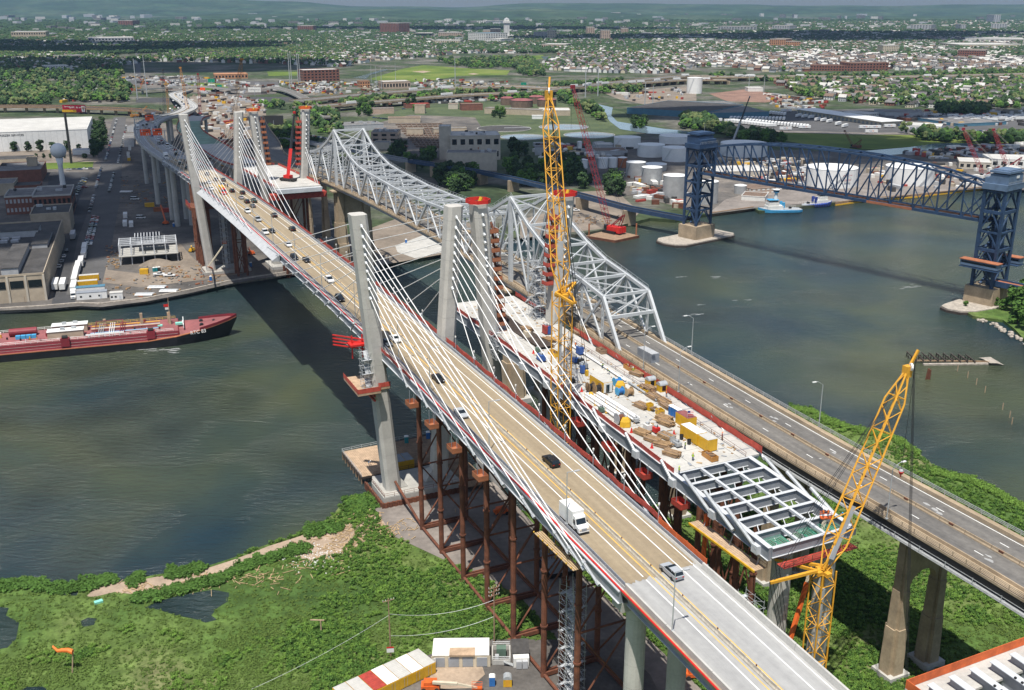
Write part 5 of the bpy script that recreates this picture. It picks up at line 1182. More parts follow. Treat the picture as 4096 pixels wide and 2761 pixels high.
def boom_lift(label,base,pts,m_='orange',basket=True,truck_rz=0.0,name='boom_lift'):
 base=Vector(base);o=thing(name,label,'boom lift',base);
 MB().box(base+Vector((0,0,.95)),(3.6,2.0,.8),truck_rz).box(base+Vector((0,0,1.7)),(2.6,1.7,.8),truck_rz).build('chassis',m_,o)
 for a in(-1.3,1.3):
  for b in(-1.0,1.0):q=base+Vector((math.cos(truck_rz)*a-math.sin(truck_rz)*b,math.sin(truck_rz)*a+math.cos(truck_rz)*b,.5));n_=Vector((-math.sin(truck_rz),math.cos(truck_rz),0));MB().tube(q-n_*.18,q+n_*.18,.5,n=8).build('wheel','rubber',o)
 P=[base+Vector((0,0,2.0))]+[Vector(p)for p in pts]
 for i in range(len(P)-1):MB().beam(P[i],P[i+1],.62-.12*i,.7-.12*i,up=(U.x,U.y,0)).build('boom_section',m_ if i==0 else('cream' if m_=='orange' else m_),o)
 if basket:
  q=P[-1];mb=MB()
  for a,b,c_,d_ in((0,-.5,2,.06),(0,.5,2,.06),(-1,0,.06,1),(1,0,.06,1)):
   for h in(.1,.6,1.1):mb.box(q+Vector((a,b,h)),(c_,d_,.06))
  mb.box(q,(2,1,.1));mb.build('basket',m_,o)
 return o
ofoot=B(-126,20,.8);otop=rayat(2730+975/K,1840+395/K,math.hypot(*B(-121,42.5)[:2]));o=boom_lift('long orange boom lift reaching up to the corner of the steel grid',ofoot,[ofoot+(otop-ofoot)*.72,otop],'orange')
boom_lift('orange boom lift reaching up between the falsework tubes',B(-103,22,.8),[rayat(2730+165/K,1840+370/K,math.hypot(*B(-100,21)[:2]))],'orange',False)
boom_lift('orange boom lift raised at the far pylon foot by the quay',T(4,1450,290,2),[T(4,1420,250,14),T(4,1530,90,0)*0+rayat(1530/K,920+92/K,490)],'orange',True,.2)
boom_lift('orange lift with a folded boom by the far pylon',T(4,1715,170,2),[T(4,1690,130,5)],'orange',True,.2)
boom_lift('yellow telehandler standing on the haul road',T(4,1310,150,2),[T(4,1303,110,6)],'yellow',False,1.2,'telehandler')
boom_lift('orange boom lift folded across the container yard bottom',r4(510,372,.84),[r4(520,338,3.0),r4(640,345,3.2),r4(735,365,1.8)],'orange',True,rzg)
boom_lift('orange boom lift half hidden under the traffic deck',T(8,1090,370,.8),[T(8,1040,350,2.5)],'orange',False,.4)
boom_lift('boom lift with pale arm beside red boxes left of the far piers',T(1,1130,1530,2),[T(1,1095,1400,9)],'orange',False)
# ================================================================ VESSELS
bx=Vector((-113,408,0));br=math.atan2(.309,.951)
tb=thing('tank_barge','long dark red tank barge with a black hull moving up the strait','ship',bx,None,br)
def hullring(z,w_,cut):
 L_=128;pts=[(0-cut,0)]
 for x_,f in((-3-cut,.28),(-8-cut,.55),(-15-cut,.80),(-25,.96),(-36,1.0),(-L_,1.0)):pts.append((x_,-w_*f))
 return[(x_,y_,z)for x_,y_ in pts]+[(x_,-y_,z)for x_,y_ in pts[:0:-1]]
def sheer(r_,dz):return[(x_,y_,z+dz*max(0,(x_+34)/34)**1.3)for x_,y_,z in r_]
MB().loft([hullring(-1.5,9.6,5),sheer(hullring(2.2,10,2),2.5),sheer(hullring(2.9,10.1,.6),4.6)]).build('hull','hull_black',tb)
MB().loft([sheer(hullring(2.95,10.12,.8),4.4),sheer(hullring(3.2,10.12,.8),4.4)]).build('rubbing_strake','barge_rust',tb)
MB().loft([[(x_,y_*1.0,z)for x_,y_,z in((-24,-9.3,3.1),(-128,-9.3,3.1),(-128,9.3,3.1),(-24,9.3,3.1))],[(-24,-8.9,6.1),(-128,-8.9,6.1),(-128,8.9,6.1),(-24,8.9,6.1)]]).build('trunk_side','barge_red',tb)
MB().box((-76,0,6.15),(103.5,17.9,.12)).build('trunk_deck','barge_deck',tb)
MB().loft([sheer(hullring(3.22,9.6,1.4),4.6),sheer(hullring(3.3,9.6,1.4),4.6)]).build('forecastle_deck','barge_deck',tb)
mb=MB();rg=sheer(hullring(3.3,9.95,.9),4.5);rg=[q for q in rg if q[0]>-22]
for i in range(len(rg)):
 a,b=rg[i],rg[(i+1)%len(rg)]
 if abs(a[0]-b[0])+abs(a[1]-b[1])<14:mb.beam(Vector(a)+Vector((0,0,.5)),Vector(b)+Vector((0,0,.5)),.15,1.0)
mb.build('bulwark','barge_red',tb)
for x0,x1,y_ in((-50,-58,-3.4),(-50,-58,4.2)):
 h=MB().box((-66 if y_<0 else-65,y_,7.6),(13,4.4,2.8)).build('deckhouse','tan_wall',tb)
 MB().box((-66 if y_<0 else-65,y_,9.06),(13.4,4.8,.16)).build('house_roof','white_paint',h);MB().box((-67,y_-.5,9.6),(1.6,1.2,1)).box((-63,y_+.6,9.5),(1.6,1.4,.8)).build('vent_box','galv',h)
MB().tube((-87,3,7.8),(-77,3,7.8),1.5,n=14).build('deck_tank','barge_red',tb)
for i in range(4):MB().box((-83.5+i*1.9,-1.2,6.9),(1.7,1.7,1.3)).build('blue_crate','tug_blue',tb)
for x_,y_ in((-66,-9.6),(-34.5,-9.6)):
 MB().box((x_,y_+.9,5.6),(3.2,2.2,3.2)).build('fender_housing','barge_red',tb);MB().tube((x_-1,y_+.6,7.6),(x_+1,y_+.6,7.6),.8,n=10).build('roller_fender','rubber',tb)
def brail(y_,x0,x1,z,m_='white_paint',h=1.1):
 mb=MB();n_=int(abs(x1-x0)/2.5)
 for k_ in range(n_+1):x_=x0+(x1-x0)*k_/n_;mb.tube((x_,y_,z),(x_,y_,z+h),.06,n=4)
 for q in(.55,h):mb.tube((x0,y_,z+q),(x1,y_,z+q),.06,n=4)
 mb.build('railing',m_,tb)
brail(-8.8,-26,-33,6.2);brail(-8.8,-36,-64,6.2);brail(-8.8,-68,-125,6.2);brail(8.8,-25,-60,6.2,'yellow');brail(8.8,-60,-125,6.2)
for y_,r_,m_ in((.6,.3,'wood_pale'),(-.2,.2,'barge_red'),(1.6,.22,'galv'),(-4.5,.16,'tug_blue'),(-5.3,.16,'galv'),(4.8,.22,'yellow')):MB().tube((-57,y_,6.9),(-31,y_,6.9),r_,n=6).build('cargo_pipe',m_,tb)
for x_,m_ in((-54,'galv'),(-50,'white_paint'),(-46,'barge_red')):
 for k_ in range(3):MB().tube((x_+k_*.8,-7,7.1),(x_+k_*.8,7,7.1),.18,n=6).build('cross_pipe',m_,tb)
mb=MB()
for a in(-55,-45):
 for b in(-2.5,3):mb.tube((a,b,6.2),(a,b,9.4),.12,n=5)
for b in(-2.5,3):mb.tube((-55,b,9.4),(-45,b,9.4),.12,n=5)
for a in(-55,-45):mb.tube((a,-2.5,9.4),(a,3,9.4),.12,n=5)
mb.build('hose_rack','barge_red',tb)
for x_,h in((-38,5),(-52,3.8),(-27.5,4.5)):MB().box((x_,3.5,6.2+h/2),(1.0,.8,h)).build('vent_post','wood_pale',tb)
vr=random.Random(4)
for i in range(46):
 x_,y_=vr.uniform(-122,-27),vr.uniform(-7.5,7.5);hh=vr.uniform(.5,1.5);MB().tube((x_,y_,6.2),(x_,y_,6.2+hh),vr.uniform(.12,.4),n=7).build('deck_fitting',vr.choice(['barge_red','barge_red','black','yellow','white_paint']),tb)
for x_,y_ in((-10,1.5),(-15,-2.5),(-15,3)):MB().tube((x_,y_-1,5.6),(x_,y_+1,5.6),.9,n=9).build('winch','black',tb)
MB().box((-22,0,6.9),(.3,12,1.4)).box((-22.2,-2,7.6),(.4,3,.5)).build('breakwater','white_paint',tb);MB().box((-23.5,-.5,6.7),(3.2,1.8,.8)).build('tarp','mint',tb);MB().box((-31,-.5,6.5),(1.8,1.8,.5)).build('tarp','mint',tb)
MB().tube((-27,1,6.2),(-27,1,11.5),.45,.3,n=7).tube((-27,1,11.5),(-27,1,17.5),.12,n=5).build('mast','wood_pale',tb)
MB().box((-28,1,14.2),(1.8,.06,1.1)).build('flag','red_bright',tb);MB().box((-27.8,1,12.9),(1.3,.06,.9)).build('flag','siding_white',tb)
for k_ in(4.0,5.1):MB().box((-76,-9.18,k_),(103,.05,.1)).build('side_stripe','parapet',tb)
mb=MB().box((-66,-7.4,6.9),(6,.2,.2))
for k_ in range(7):mb.box((-46-k_*1.9,-8.4,6.9),(.25,.3,1.3))
mb.box((-51.5,-8.4,7.5),(14,.5,.4));mb.build('gangway','white_paint',tb)
def text(name,body,parent,loc,rot,size,m_,ext=.02,ax='CENTER'):
 cu=bpy.data.curves.new(name,'FONT');cu.body=body;cu.size=size;cu.extrude=ext;cu.align_x=ax;cu.align_y='CENTER';cu.materials.append(M[m_])
 t_=bpy.data.objects.new(name,cu);C.objects.link(t_);dg=bpy.context.evaluated_depsgraph_get();me=bpy.data.meshes.new_from_object(t_.evaluated_get(dg));bpy.data.objects.remove(t_)
 o=bpy.data.objects.new(name,me);C.objects.link(o);o.parent=parent;o.location=loc;o.rotation_euler=rot;return o
text('hull_name','RTC 83',tb,(-16.6,-8.95,4.9),(R(78),0,R(14.5)),2.0,'white_paint')
def tug(label,p,rz,L_,hullm,housem,trim,tall):
 o=thing('tugboat',label,'tugboat',p,None,rz);W_=L_*.17
 def r_(z,k_,bow):return[(L_*.5+bow,0,z),(L_*.42+bow*.6,-W_*.5*k_,z),(L_*.25,-W_*.92*k_,z),(0,-W_*k_,z),(-L_*.42,-W_*k_,z),(-L_*.5,-W_*.7*k_,z)]+[(-L_*.5,W_*.7*k_,z),(-L_*.42,W_*k_,z),(0,W_*k_,z),(L_*.25,W_*.92*k_,z),(L_*.42+bow*.6,W_*.5*k_,z)]
 sh=lambda ring,k_:[(x_,y_,z+k_*max(0,x_/L_*2)**2)for x_,y_,z in ring]
 MB().loft([r_(-1,.85,-1.5),r_(.4,.95,-.5)]).build('lower_hull','hull_black',o);MB().loft([r_(.41,.955,-.5),sh(r_(2.0,1,0),1.6)]).build('hull',hullm,o)
 MB().loft([sh(r_(2.02,.93,-.4),1.6),sh(r_(2.06,.93,-.4),1.6)]).build('deck','galv',o)
 mb=MB()
 for i in range(10):x_=-L_*.4+i*L_*.08;mb.tube((x_,-W_*1.01,1.2),(x_,-W_*1.07,1.2),.5,n=8)
 mb.build('tyre_fender','rubber',o)
 MB().box((L_*.13,0,3.4),(L_*.36,W_*1.3,2.6)).build('deckhouse',housem,o);MB().box((L_*.17,0,5.6),(L_*.25,W_*1.1,2.0)).build('upper_house',housem,o)
 h=MB().loft([[(L_*.17+a*L_*.10,b*W_*.5,6.6)for a,b in((-1,-1),(1,-.8),(1,.8),(-1,1))],[(L_*.17+a*L_*.10,b*W_*.5,8.4)for a,b in((-1,-1),(1,-.8),(1,.8),(-1,1))]]).build('wheelhouse',housem,o)
 MB().loft([[(L_*.17+a*L_*.102,b*W_*.51,7.3)for a,b in((-1,-1),(1,-.8),(1,.8),(-1,1))],[(L_*.17+a*L_*.102,b*W_*.51,7.9)for a,b in((-1,-1),(1,-.8),(1,.8),(-1,1))]]).build('bridge_window','glass_dark',h);MB().box((L_*.17,0,8.5),(L_*.24,W_*1.2,.2)).build('wheelhouse_roof',trim,h)
 if tall:
  MB().tube((L_*.1,0,8.5),(L_*.1,0,13.2),1.25,1.0,n=10).build('tower_column',housem,o)
  t2=MB().lathe(L_*.1,0,[(1.9,13.2),(2.2,14.9)],8).build('upper_wheelhouse',trim,o);MB().lathe(L_*.1,0,[(2.05,13.8),(2.2,14.5)],8).build('bridge_window','glass_dark',t2);MB().lathe(L_*.1,0,[(2.4,14.95),(2.2,15.2)],8).build('wheelhouse_roof',housem,t2);MB().tube((L_*.1,0,15.2),(L_*.1,0,19),.1,n=5).build('mast','white_paint',t2)
 else:MB().tube((L_*.12,0,8.5),(L_*.12,0,14),.18,n=6).build('mast','white_paint',o)
 for b in(-1,1):MB().box((-L_*.06,b*W_*.45,5.0),(1.6,1.2,3.6)).build('funnel',trim,o)
 MB().tube((-L_*.25,-1,2.9),(-L_*.25,1,2.9),.8,n=8).build('tow_winch','black',o)
 mb=MB()
 for b in(-1,1):
  for k_ in range(9):mb.tube((-L_*.45+k_*L_*.06,b*W_*.92,2.1),(-L_*.45+k_*L_*.06,b*W_*.92,3.0),.05,n=4)
  mb.tube((-L_*.45,b*W_*.92,3.0),(L_*.03,b*W_*.92,3.0),.05,n=4)
 mb.build('railing','white_paint',o)
C3=lambda x,y,z=0:g(2650+x/1.7227,480+y/1.7227,z)
a,b=C3(655,640),C3(950,632);tug('pale blue and white tug with a tall wheelhouse tower at the quay',(a+b)/2,math.atan2(b.y-a.y,b.x-a.x)+math.pi,(b-a).length,'tug_blue','siding_white','tug_blue',True)
a,b=C3(955,612),C3(1180,598);tug('dark blue tug with a white house moored behind the pale blue tug',(a+b)/2+Vector((0,4,0)),math.atan2(b.y-a.y,b.x-a.x),(b-a).length*.98,'tug_navy','siding_white','tug_navy',False)
o=thing('ruined_pier','ruined black timber pier rows standing in the water','pier',T(6,1800,900,0))
pr=random.Random(2)
for i in range(9):
 a=T(6,1525+i*50,862+i*2.2,0);b=T(6,1590+i*50,910+i*1.0,0);n_=5
 for k_ in range(n_):q=a+(b-a)*(k_/(n_-1));MB().tube((q.x,q.y,-1.5),(q.x+pr.uniform(-.2,.2),q.y,1.6+pr.uniform(-.6,.6)),.22,n=6).build('pile','wood_dark',o)
 MB().beam(a+Vector((0,0,1.9)),b+Vector((0,0,1.3)),.4,.35).build('pile_cap','wood_dark',o)
MB().beam(T(6,1590,905,0)+Vector((0,0,.9)),T(6,2090,912,0)+Vector((0,0,.9)),.5,.4).build('stringer','wood',o);MB().beam(T(6,1640,922,0)+Vector((0,0,.3)),T(6,2080,916,0)+Vector((0,0,.3)),1.2,.6).build('stringer','stone',o)
MB().loft([[T(6,x_,y_,-.3)for x_,y_ in((2010,868),(2100,862),(2205,925),(2100,922))],[T(6,2050+(x_-2050)*.5+20,893+(y_-893)*.5,1.0)for x_,y_ in((2010,868),(2100,862),(2205,925),(2100,922))]]).build('rubble_mound','stone',o)
p=T(6,1672,1018,0);o=thing('mooring_dolphin','leaning cluster of dark mooring piles in the open water','mooring piles',p)
for k_ in range(4):MB().tube((p.x-.8+k_*.5,p.y+.3*(k_%2),-1),(p.x-.2+k_*.25,p.y,4.2-.2*k_),.3,n=6).build('pile','rust',o)
for i,(x_,y_,lb_)in enumerate(((1873,962,'pale stake in the water nearest the ruined pier'),(1942,1008,'pale stake with a floating boom in the water'),(2001,1055,'pale stake in open water right of the crane top'),(2060,1108,'pale stake in open water nearest the crane hook line'),(2180,1225,'pale stake farther down the right shore'),(2228,1280,'tall pale stake of the pair near the right edge'),(2243,1325,'lowest pale stake near the right edge'))):
 p=T(6,x_,y_,0);o=MB().tube((p.x,p.y,-1),(p.x,p.y,2.4),.16,n=6).build('water_stake','wood_pale',None,org=p);tag(o,lb_,'stake','stakes in the strait')
mat('basin_water',(.22,.27,.31),.15,.12,.1)
# ================================================================ TREES AND PLANTS
def leaf_crown(seed,r_,h,n_cl,n_leaf,size,flat=.75,low=.25):
 q=random.Random(seed);mb=MB();cl=[]
 for i in range(n_cl):
  a=q.uniform(0,6.28);rr2=r_*math.sqrt(q.random())*.72;z=h*(low+(1-low)*q.random()**.8);k_=1-abs(z/h-.55)*.9
  cl.append((Vector((math.cos(a)*rr2*k_,math.sin(a)*rr2*k_,z)),r_*q.uniform(.28,.5)))
 for c_,cr in cl:
  for j in range(n_leaf):
   d=Vector((q.gauss(0,1),q.gauss(0,1),q.gauss(0,1)*flat+.25)).normalized();p=c_+d*cr*q.uniform(.72,1.05)
   n_=(d+Vector((q.uniform(-.6,.6),q.uniform(-.6,.6),q.uniform(-.2,.8)))).normalized();x=n_.orthogonal().normalized();y=n_.cross(x);s_=size*q.uniform(.6,1.3);t_=q.uniform(0,3)
   a,b=x*math.cos(t_)+y*math.sin(t_),y*math.cos(t_)-x*math.sin(t_)
   mb.add([p-a*s_-b*s_*.7,p+a*s_-b*s_*.7,p+a*s_*.8+b*s_*.7,p-a*s_*.8+b*s_*.7],[(0,1,2,3)])
 return mb
def blob_crown(seed,r_,h,n_cl):
 q=random.Random(seed);mb=MB();base=bmesh.new();bmesh.ops.create_icosphere(base,subdivisions=1,radius=1.0);bv=[v.co.copy()for v in base.verts];bf=[[v.index for v in f.verts]for f in base.faces];base.free()
 for i in range(n_cl):
  a=q.uniform(0,6.28);d=r_*math.sqrt(q.random())*.7;c_=Vector((math.cos(a)*d,math.sin(a)*d,h*q.uniform(.3,.85)));k_=r_*q.uniform(.3,.55)
  mb.add([c_+Vector((v.x,v.y,v.z*.8))*k_*q.uniform(.7,1.25)for v in bv],bf)
 return mb
TREE=[]
for i,m_ in enumerate(('leaf_dark','leaf_dark','leaf_mid','leaf_mid','leaf_olive')):
 TREE.append((leaf_crown(20+i,4.4,9.5,16,34,.62).mesh('crown',m_),MB().tube((0,0,-.2),(0,0,5.5),.32,.12,n=6).tube((0,0,3),(1.6,.6,6.5),.14,.06,n=5).tube((0,0,3.4),(-1.3,1.0,6.8),.13,.05,n=5).mesh('trunk','trunk')))
def tree(p,k_=1.0,sc_=1.0,label=None,group=None,rz=None):
 q=rnd.random();p=Vector(p);o=thing('broadleaf_tree',label,'tree',p,group,rz if rz is not None else rnd.uniform(0,6.28));o.scale=(sc_*rnd.uniform(.85,1.15),sc_*rnd.uniform(.85,1.15),sc_)
 cm,tm=TREE[k_ if isinstance(k_,int)else rnd.randrange(len(TREE))]
 for nm,me in(('crown',cm),('trunk',tm)):c_=bpy.data.objects.new(nm,me);C.objects.link(c_);c_.parent=o
 return o
def scatter(name,pts,scl,src_mesh,kind='stuff'):
 """one object of uncountable foliage: points carrying instances of a small clump"""
 src=bpy.data.objects.new(name+'_clump',src_mesh)
 me=bpy.data.meshes.new(name);me.vertices.add(len(pts));me.vertices.foreach_set('co',np.asarray(pts,np.float32).ravel())
 at=me.attributes.new('scl','FLOAT_VECTOR','POINT');at.data.foreach_set('vector',np.asarray(scl,np.float32).ravel())
 ar=me.attributes.new('rot','FLOAT_VECTOR','POINT');rv_=np.zeros((len(pts),3),np.float32);rv_[:,2]=np.random.RandomState(len(pts)).rand(len(pts))*6.283;ar.data.foreach_set('vector',rv_.ravel())
 o=bpy.data.objects.new(name,me);C.objects.link(o);o['kind']=kind
 ng=bpy.data.node_groups.new(name+'_spread','GeometryNodeTree');ng.interface.new_socket('Geometry',in_out='INPUT',socket_type='NodeSocketGeometry');ng.interface.new_socket('Geometry',in_out='OUTPUT',socket_type='NodeSocketGeometry')
 n=ng.nodes;L=ng.links;gi=n.new('NodeGroupInput');go=n.new('NodeGroupOutput');ip=n.new('GeometryNodeInstanceOnPoints');oi=n.new('GeometryNodeObjectInfo');oi.inputs['Object'].default_value=src
 for nm,sock in(('scl','Scale'),('rot','Rotation')):
  na=n.new('GeometryNodeInputNamedAttribute');na.data_type='FLOAT_VECTOR';na.inputs[0].default_value=nm;L.new([q for q in na.outputs if q.enabled][0],ip.inputs[sock])
 L.new(gi.outputs[0],ip.inputs['Points']);L.new(oi.outputs['Geometry'],ip.inputs['Instance']);L.new(ip.outputs[0],go.inputs[0])
 md=o.modifiers.new('spread','NODES');md.node_group=ng;return o
from mathutils import noise as mnoise
def npg(P,z):
 a=(P[:,0]-2048)/FPX;b=(P[:,1]-1380.5)/FPX;rz_=-_s-b*_c;t=(z-CAMH)/rz_
 return np.stack([t*a,t*(_c-b*_s),np.full(len(P),z)],1)
def npx(p):
 d=_c*p[:,1]-_s*(p[:,2]-CAMH);return np.stack([2048+FPX*p[:,0]/d,1380.5+FPX*(-_s*p[:,1]-_c*(p[:,2]-CAMH))/d],1)
rs=np.random.RandomState(5)
P=np.stack([rs.uniform(-60,4160,90000),rs.uniform(1550,2830,90000)],1);W=npg(P,.7)
holes=[[(p[0],p[1])for p in q]for q in(pond,beach,[B(-2,-13),B(-4,23),B(-60,21),B(-175,21),B(-260,20),B(-260,-2),B(-150,2),B(-105,3),B(-60,3.5),B(-22,-13)],gp([(1290,2790),(1640,2640),(1960,2560),(2180,2560),(2450,2560),(2600,2700),(2700,2900),(1200,2900)],.7),TP(7,[(-40,1000),(60,1010),(40,1060),(130,1110),(110,1220),(50,1280),(-60,1300)],.7),TP(7,[(120,1590),(180,1548),(290,1545),(330,1568),(300,1640),(150,1650)],.7),TP(7,[(545,1100),(600,1075),(660,1080),(640,1125),(560,1140)],.7))]
ok=inpoly(W,marsh_poly)
for h in holes:ok&=~inpoly(W,h)
P=P[ok];W=W[ok]
nv=np.array([mnoise.noise(Vector((w_[0]*.045,w_[1]*.045,1.3)))+.5*mnoise.noise(Vector((w_[0]*.16,w_[1]*.16,5)))for w_ in W]);nv2=np.array([mnoise.noise(Vector((w_[0]*.03,w_[1]*.03,9.1)))for w_ in W])
S_=np.array([sw(w_)for w_ in W]);bushy=nv+np.where(P[:,1]>2050,.25,0)*(P[:,0]>1150)-.35*((P[:,0]<1250)*(P[:,1]>2250))
u_=rs.rand(len(W))
clA=leaf_crown(71,.9,.7,8,8,.15,low=.1).mesh('clump','leaf_mid');clB=leaf_crown(72,.9,.8,8,8,.14,low=.1).mesh('clump','leaf_light');clC=leaf_crown(73,.9,.8,7,8,.17,low=.1).mesh('clump','leaf_mid');clD=leaf_crown(74,.8,.45,7,8,.13,low=.05).mesh('clump','reed')
def sc3_(n_,lo,hi):k_=rs.uniform(lo,hi,n_)[:,None];return np.repeat(k_,3,1)*np.array([[1,1,.9]])
A_m=(bushy>.12)&(u_<.42);B_m=(bushy>.12)&(u_>=.42)&(u_<.85)|((bushy>-.05)&(bushy<=.12)&(u_<.35));C_m=(nv2<-.12)&(bushy<=.12)&(u_<.5);D_m=(bushy<=.0)&(u_>.72)
for nm,m_,me,lo,hi in(('marsh_shrubs',A_m,clA,.45,1.15),('marsh_reeds',B_m,clB,.4,.95),('marsh_rushes',C_m,clD,.35,.85),('marsh_grass',D_m,clD,.35,.8)):scatter(nm,W[m_],sc3_(m_.sum(),lo,hi),me)
sh_pts=[];
for pts,k_ in(([(0,870),(200,850),(330,880),(520,870),(640,850),(780,820)],420),([(920,960),(1080,930),(1250,890),(1380,850),(1500,820),(1640,750),(1800,690),(1960,640),(2100,600)],520),([(1150,790),(1250,770),(1390,742)],120),([(890,830),(930,815),(955,810)],40),([(2090,500),(2200,480),(2330,470)],130)):
 for i in range(k_):
  t_=rs.rand()*(len(pts)-1);j=int(t_);f=t_-j;x_=pts[j][0]+(pts[j+1][0]-pts[j][0])*f+rs.normal(0,14);y_=pts[j][1]+(pts[j+1][1]-pts[j][1])*f+rs.normal(0,16);sh_pts.append(T(7,x_,y_,.6))
for i in range(260):p=T(8,130+rs.normal(0,48),310+rs.normal(0,26),.2);sh_pts.append(p)
scatter('shore_shrubs',np.array([tuple(p)for p in sh_pts]),sc3_(len(sh_pts),.8,1.7),clC)
pp_=[]
for i in range(700):
 x_,y_=rs.uniform(720,1640),0;
 t_=rs.rand();ln=[(740,1215),(880,1235),(1000,1300),(1150,1352),(1330,1385),(1480,1432),(1600,1520)];j=int(t_*(len(ln)-1));f=t_*(len(ln)-1)-j
 pp_.append(T(6,ln[j][0]+(ln[j+1][0]-ln[j][0])*f+rs.normal(0,8),ln[j][1]+(ln[j+1][1]-ln[j][1])*f+abs(rs.normal(0,14)),.6))
for i in range(500):
 t_=rs.rand();ln=[(1700,75),(1820,105),(1930,120),(2130,215),(2326,325)];j=int(t_*(len(ln)-1));f=t_*(len(ln)-1)-j;pp_.append(T(9,ln[j][0]+(ln[j+1][0]-ln[j][0])*f+rs.normal(0,8),ln[j][1]+(ln[j+1][1]-ln[j][1])*f+abs(rs.normal(0,14)),.6))
scatter('shore_reeds',np.array([tuple(p)for p in pp_]),sc3_(len(pp_),.7,1.4),clB)
for x_,y_,s_,lb_ in((2250,560,1.15,'big leafy tree on the right bank beside the tower pier'),(2310,590,1.25,'leafy tree at the right frame edge above the rocks'),(2280,640,.95,'lower green tree over the rocky right shore'),(2340,500,1.2,'rearmost leafy tree on the right bank'),(2330,680,.9,'small tree nearest the rocks on the right bank'),(2130,520,.4,'bush at the foot of the right tower pier'),(1930,525,.3,'bush on the stone fender of the right tower'),(2185,545,.5,'bush between the right tower pier and the grove')):tree(T(6,x_,y_,1.2),rnd.choice([2,3,2]),s_,lb_)
st=random.Random(8)
for i in range(36):
 t_=st.random();ln=[(2010,612),(2120,640),(2180,680),(2240,715),(2330,770)];j=int(t_*4);f=t_*4-j;p=T(6,ln[j][0]+(ln[j+1][0]-ln[j][0])*f+st.gauss(0,10),ln[j][1]+(ln[j+1][1]-ln[j][1])*f+st.gauss(0,6),.6)
 k_=st.uniform(.4,1.0);mb=MB().loft([[p+Vector((a*k_*st.uniform(.8,1.2),b*k_*st.uniform(.8,1.2),z*k_))for a,b in((-1,-.6),(.2,-1),(1,-.2),(.7,.8),(-.6,.9))]for z in(-.5,.25)]+[[p+Vector((a*k_*.6,b*k_*.6,.55*k_))for a,b in((-1,-.6),(.2,-1),(1,-.2),(.7,.8),(-.6,.9))]])
 o=mb.build('shore_rock','stone',None,org=tuple(p));tag(o,'pale grey rock on the right bank waterline','rock','rocks along the right bank')
# ================================================================ BUILDINGS
def bld(name,label,cat,A,Bq,depth,h,wall='tan_wall',roof='roof_grey',parapet=.6,win=None,z0=2.0,units=0,group=None,bays=0,rot=None):
 A=Vector(A);Bq=Vector(Bq)
 if rot is None and A.x<-150 and A.y<1000:rot=R(19)
 if rot is not None:A=Bq-Vector((math.cos(rot),math.sin(rot),0))*(Bq-A).length
 d=Bq-A;d.z=0;Lx=d.length;x=d.normalized();y=Vector((-x.y,x.x,0));c_=A+d/2+y*depth/2;rz=math.atan2(x.y,x.x)
 o=thing(name,label,cat,(c_.x,c_.y,z0),group,rz)
 MB().box((0,0,h/2),(Lx,depth,h)).build('wall',wall,o)
 r_=MB().box((0,0,h+.04),(Lx-.3,depth-.3,.1)).build('roof',roof,o)
 if parapet:
  mb=MB()
  for a,b,c2,d2 in((0,-depth/2,Lx+.2,.35),(0,depth/2,Lx+.2,.35),(-Lx/2,0,.35,depth),(Lx/2,0,.35,depth)):mb.box((a,b,h+parapet/2),(c2,d2,parapet))
  mb.build('parapet',wall if parapet<1 else 'parapet',r_)
 if win:
  rows,cols,wm=win;me=None;sw_=Lx/cols*.55;sh=h/rows*.45
  for face in(0,1,2):
   n_=cols if face==0 else max(1,int(cols*depth/Lx))
   for i in range(n_):
    for j in range(rows):
     if face==0:lo=(-Lx/2+(i+.5)*Lx/n_,-depth/2-.04,h*(j+.52)/rows);rr_=0
     elif face==1:lo=(Lx/2+.04,-depth/2+(i+.5)*depth/n_,h*(j+.52)/rows);rr_=math.pi/2
     else:lo=(-Lx/2-.04,-depth/2+(i+.5)*depth/n_,h*(j+.52)/rows);rr_=math.pi/2
     if me is None:me=MB().box((0,0,0),(sw_,.12,sh)).mesh('window',wm)
     w_=bpy.data.objects.new('window',me);C.objects.link(w_);w_.parent=o;w_.location=lo;w_.rotation_euler=(0,0,rr_)
 ur=random.Random(hash(label)%999 if False else len(label)*7)
 for i in range(units):
  MB().box((ur.uniform(-.42,.42)*Lx,ur.uniform(-.4,.4)*depth,h+.9),(ur.uniform(1.5,4),ur.uniform(1.5,3),ur.uniform(1,2))).build('roof_unit',ur.choice(['galv','siding_grey','roof_dark']),o)
 if bays:
  for i in range(bays):MB().box((-Lx/2+(i+.5)*Lx/bays,-depth/2-.06,h*.36),(Lx/bays*.6,.12,h*.62)).build('bay_door','steel_grey',o)
 return o
def hpx(A,px,py):return zat(px,py,A)-2.0
A_,B_=T(1,-500,1022),T(1,608,1012);H_=hpx(B_,608/K,882/K)
fw=bld('cold_store','long white freezer warehouse with a pale flat roof','warehouse',A_,B_,118,H_,'white_paint','roof_pale',.4)
d=(B_-A_).length;text('wall_sign','PREFERRED FREEZER SERVICES',fw,(d/2-(T(1,205,1015)-B_).length,-59.1,H_-3.0),(R(90),0,0),2.6,'sign_black',.03,'RIGHT')
for i in range(24):MB().box((d/2-i*5.2,-59.04,H_/2),(.12,.08,H_)).build('panel_joint','siding_grey',fw)
for x_,s_ in((100,1.0),(195,1.0),(278,1.15),(363,.95),(460,1.1),(540,.75)):tree(T(1,x_,1034,2),0,s_*.85,'round dark tree standing in front of the white freezer warehouse','trees before the warehouse')
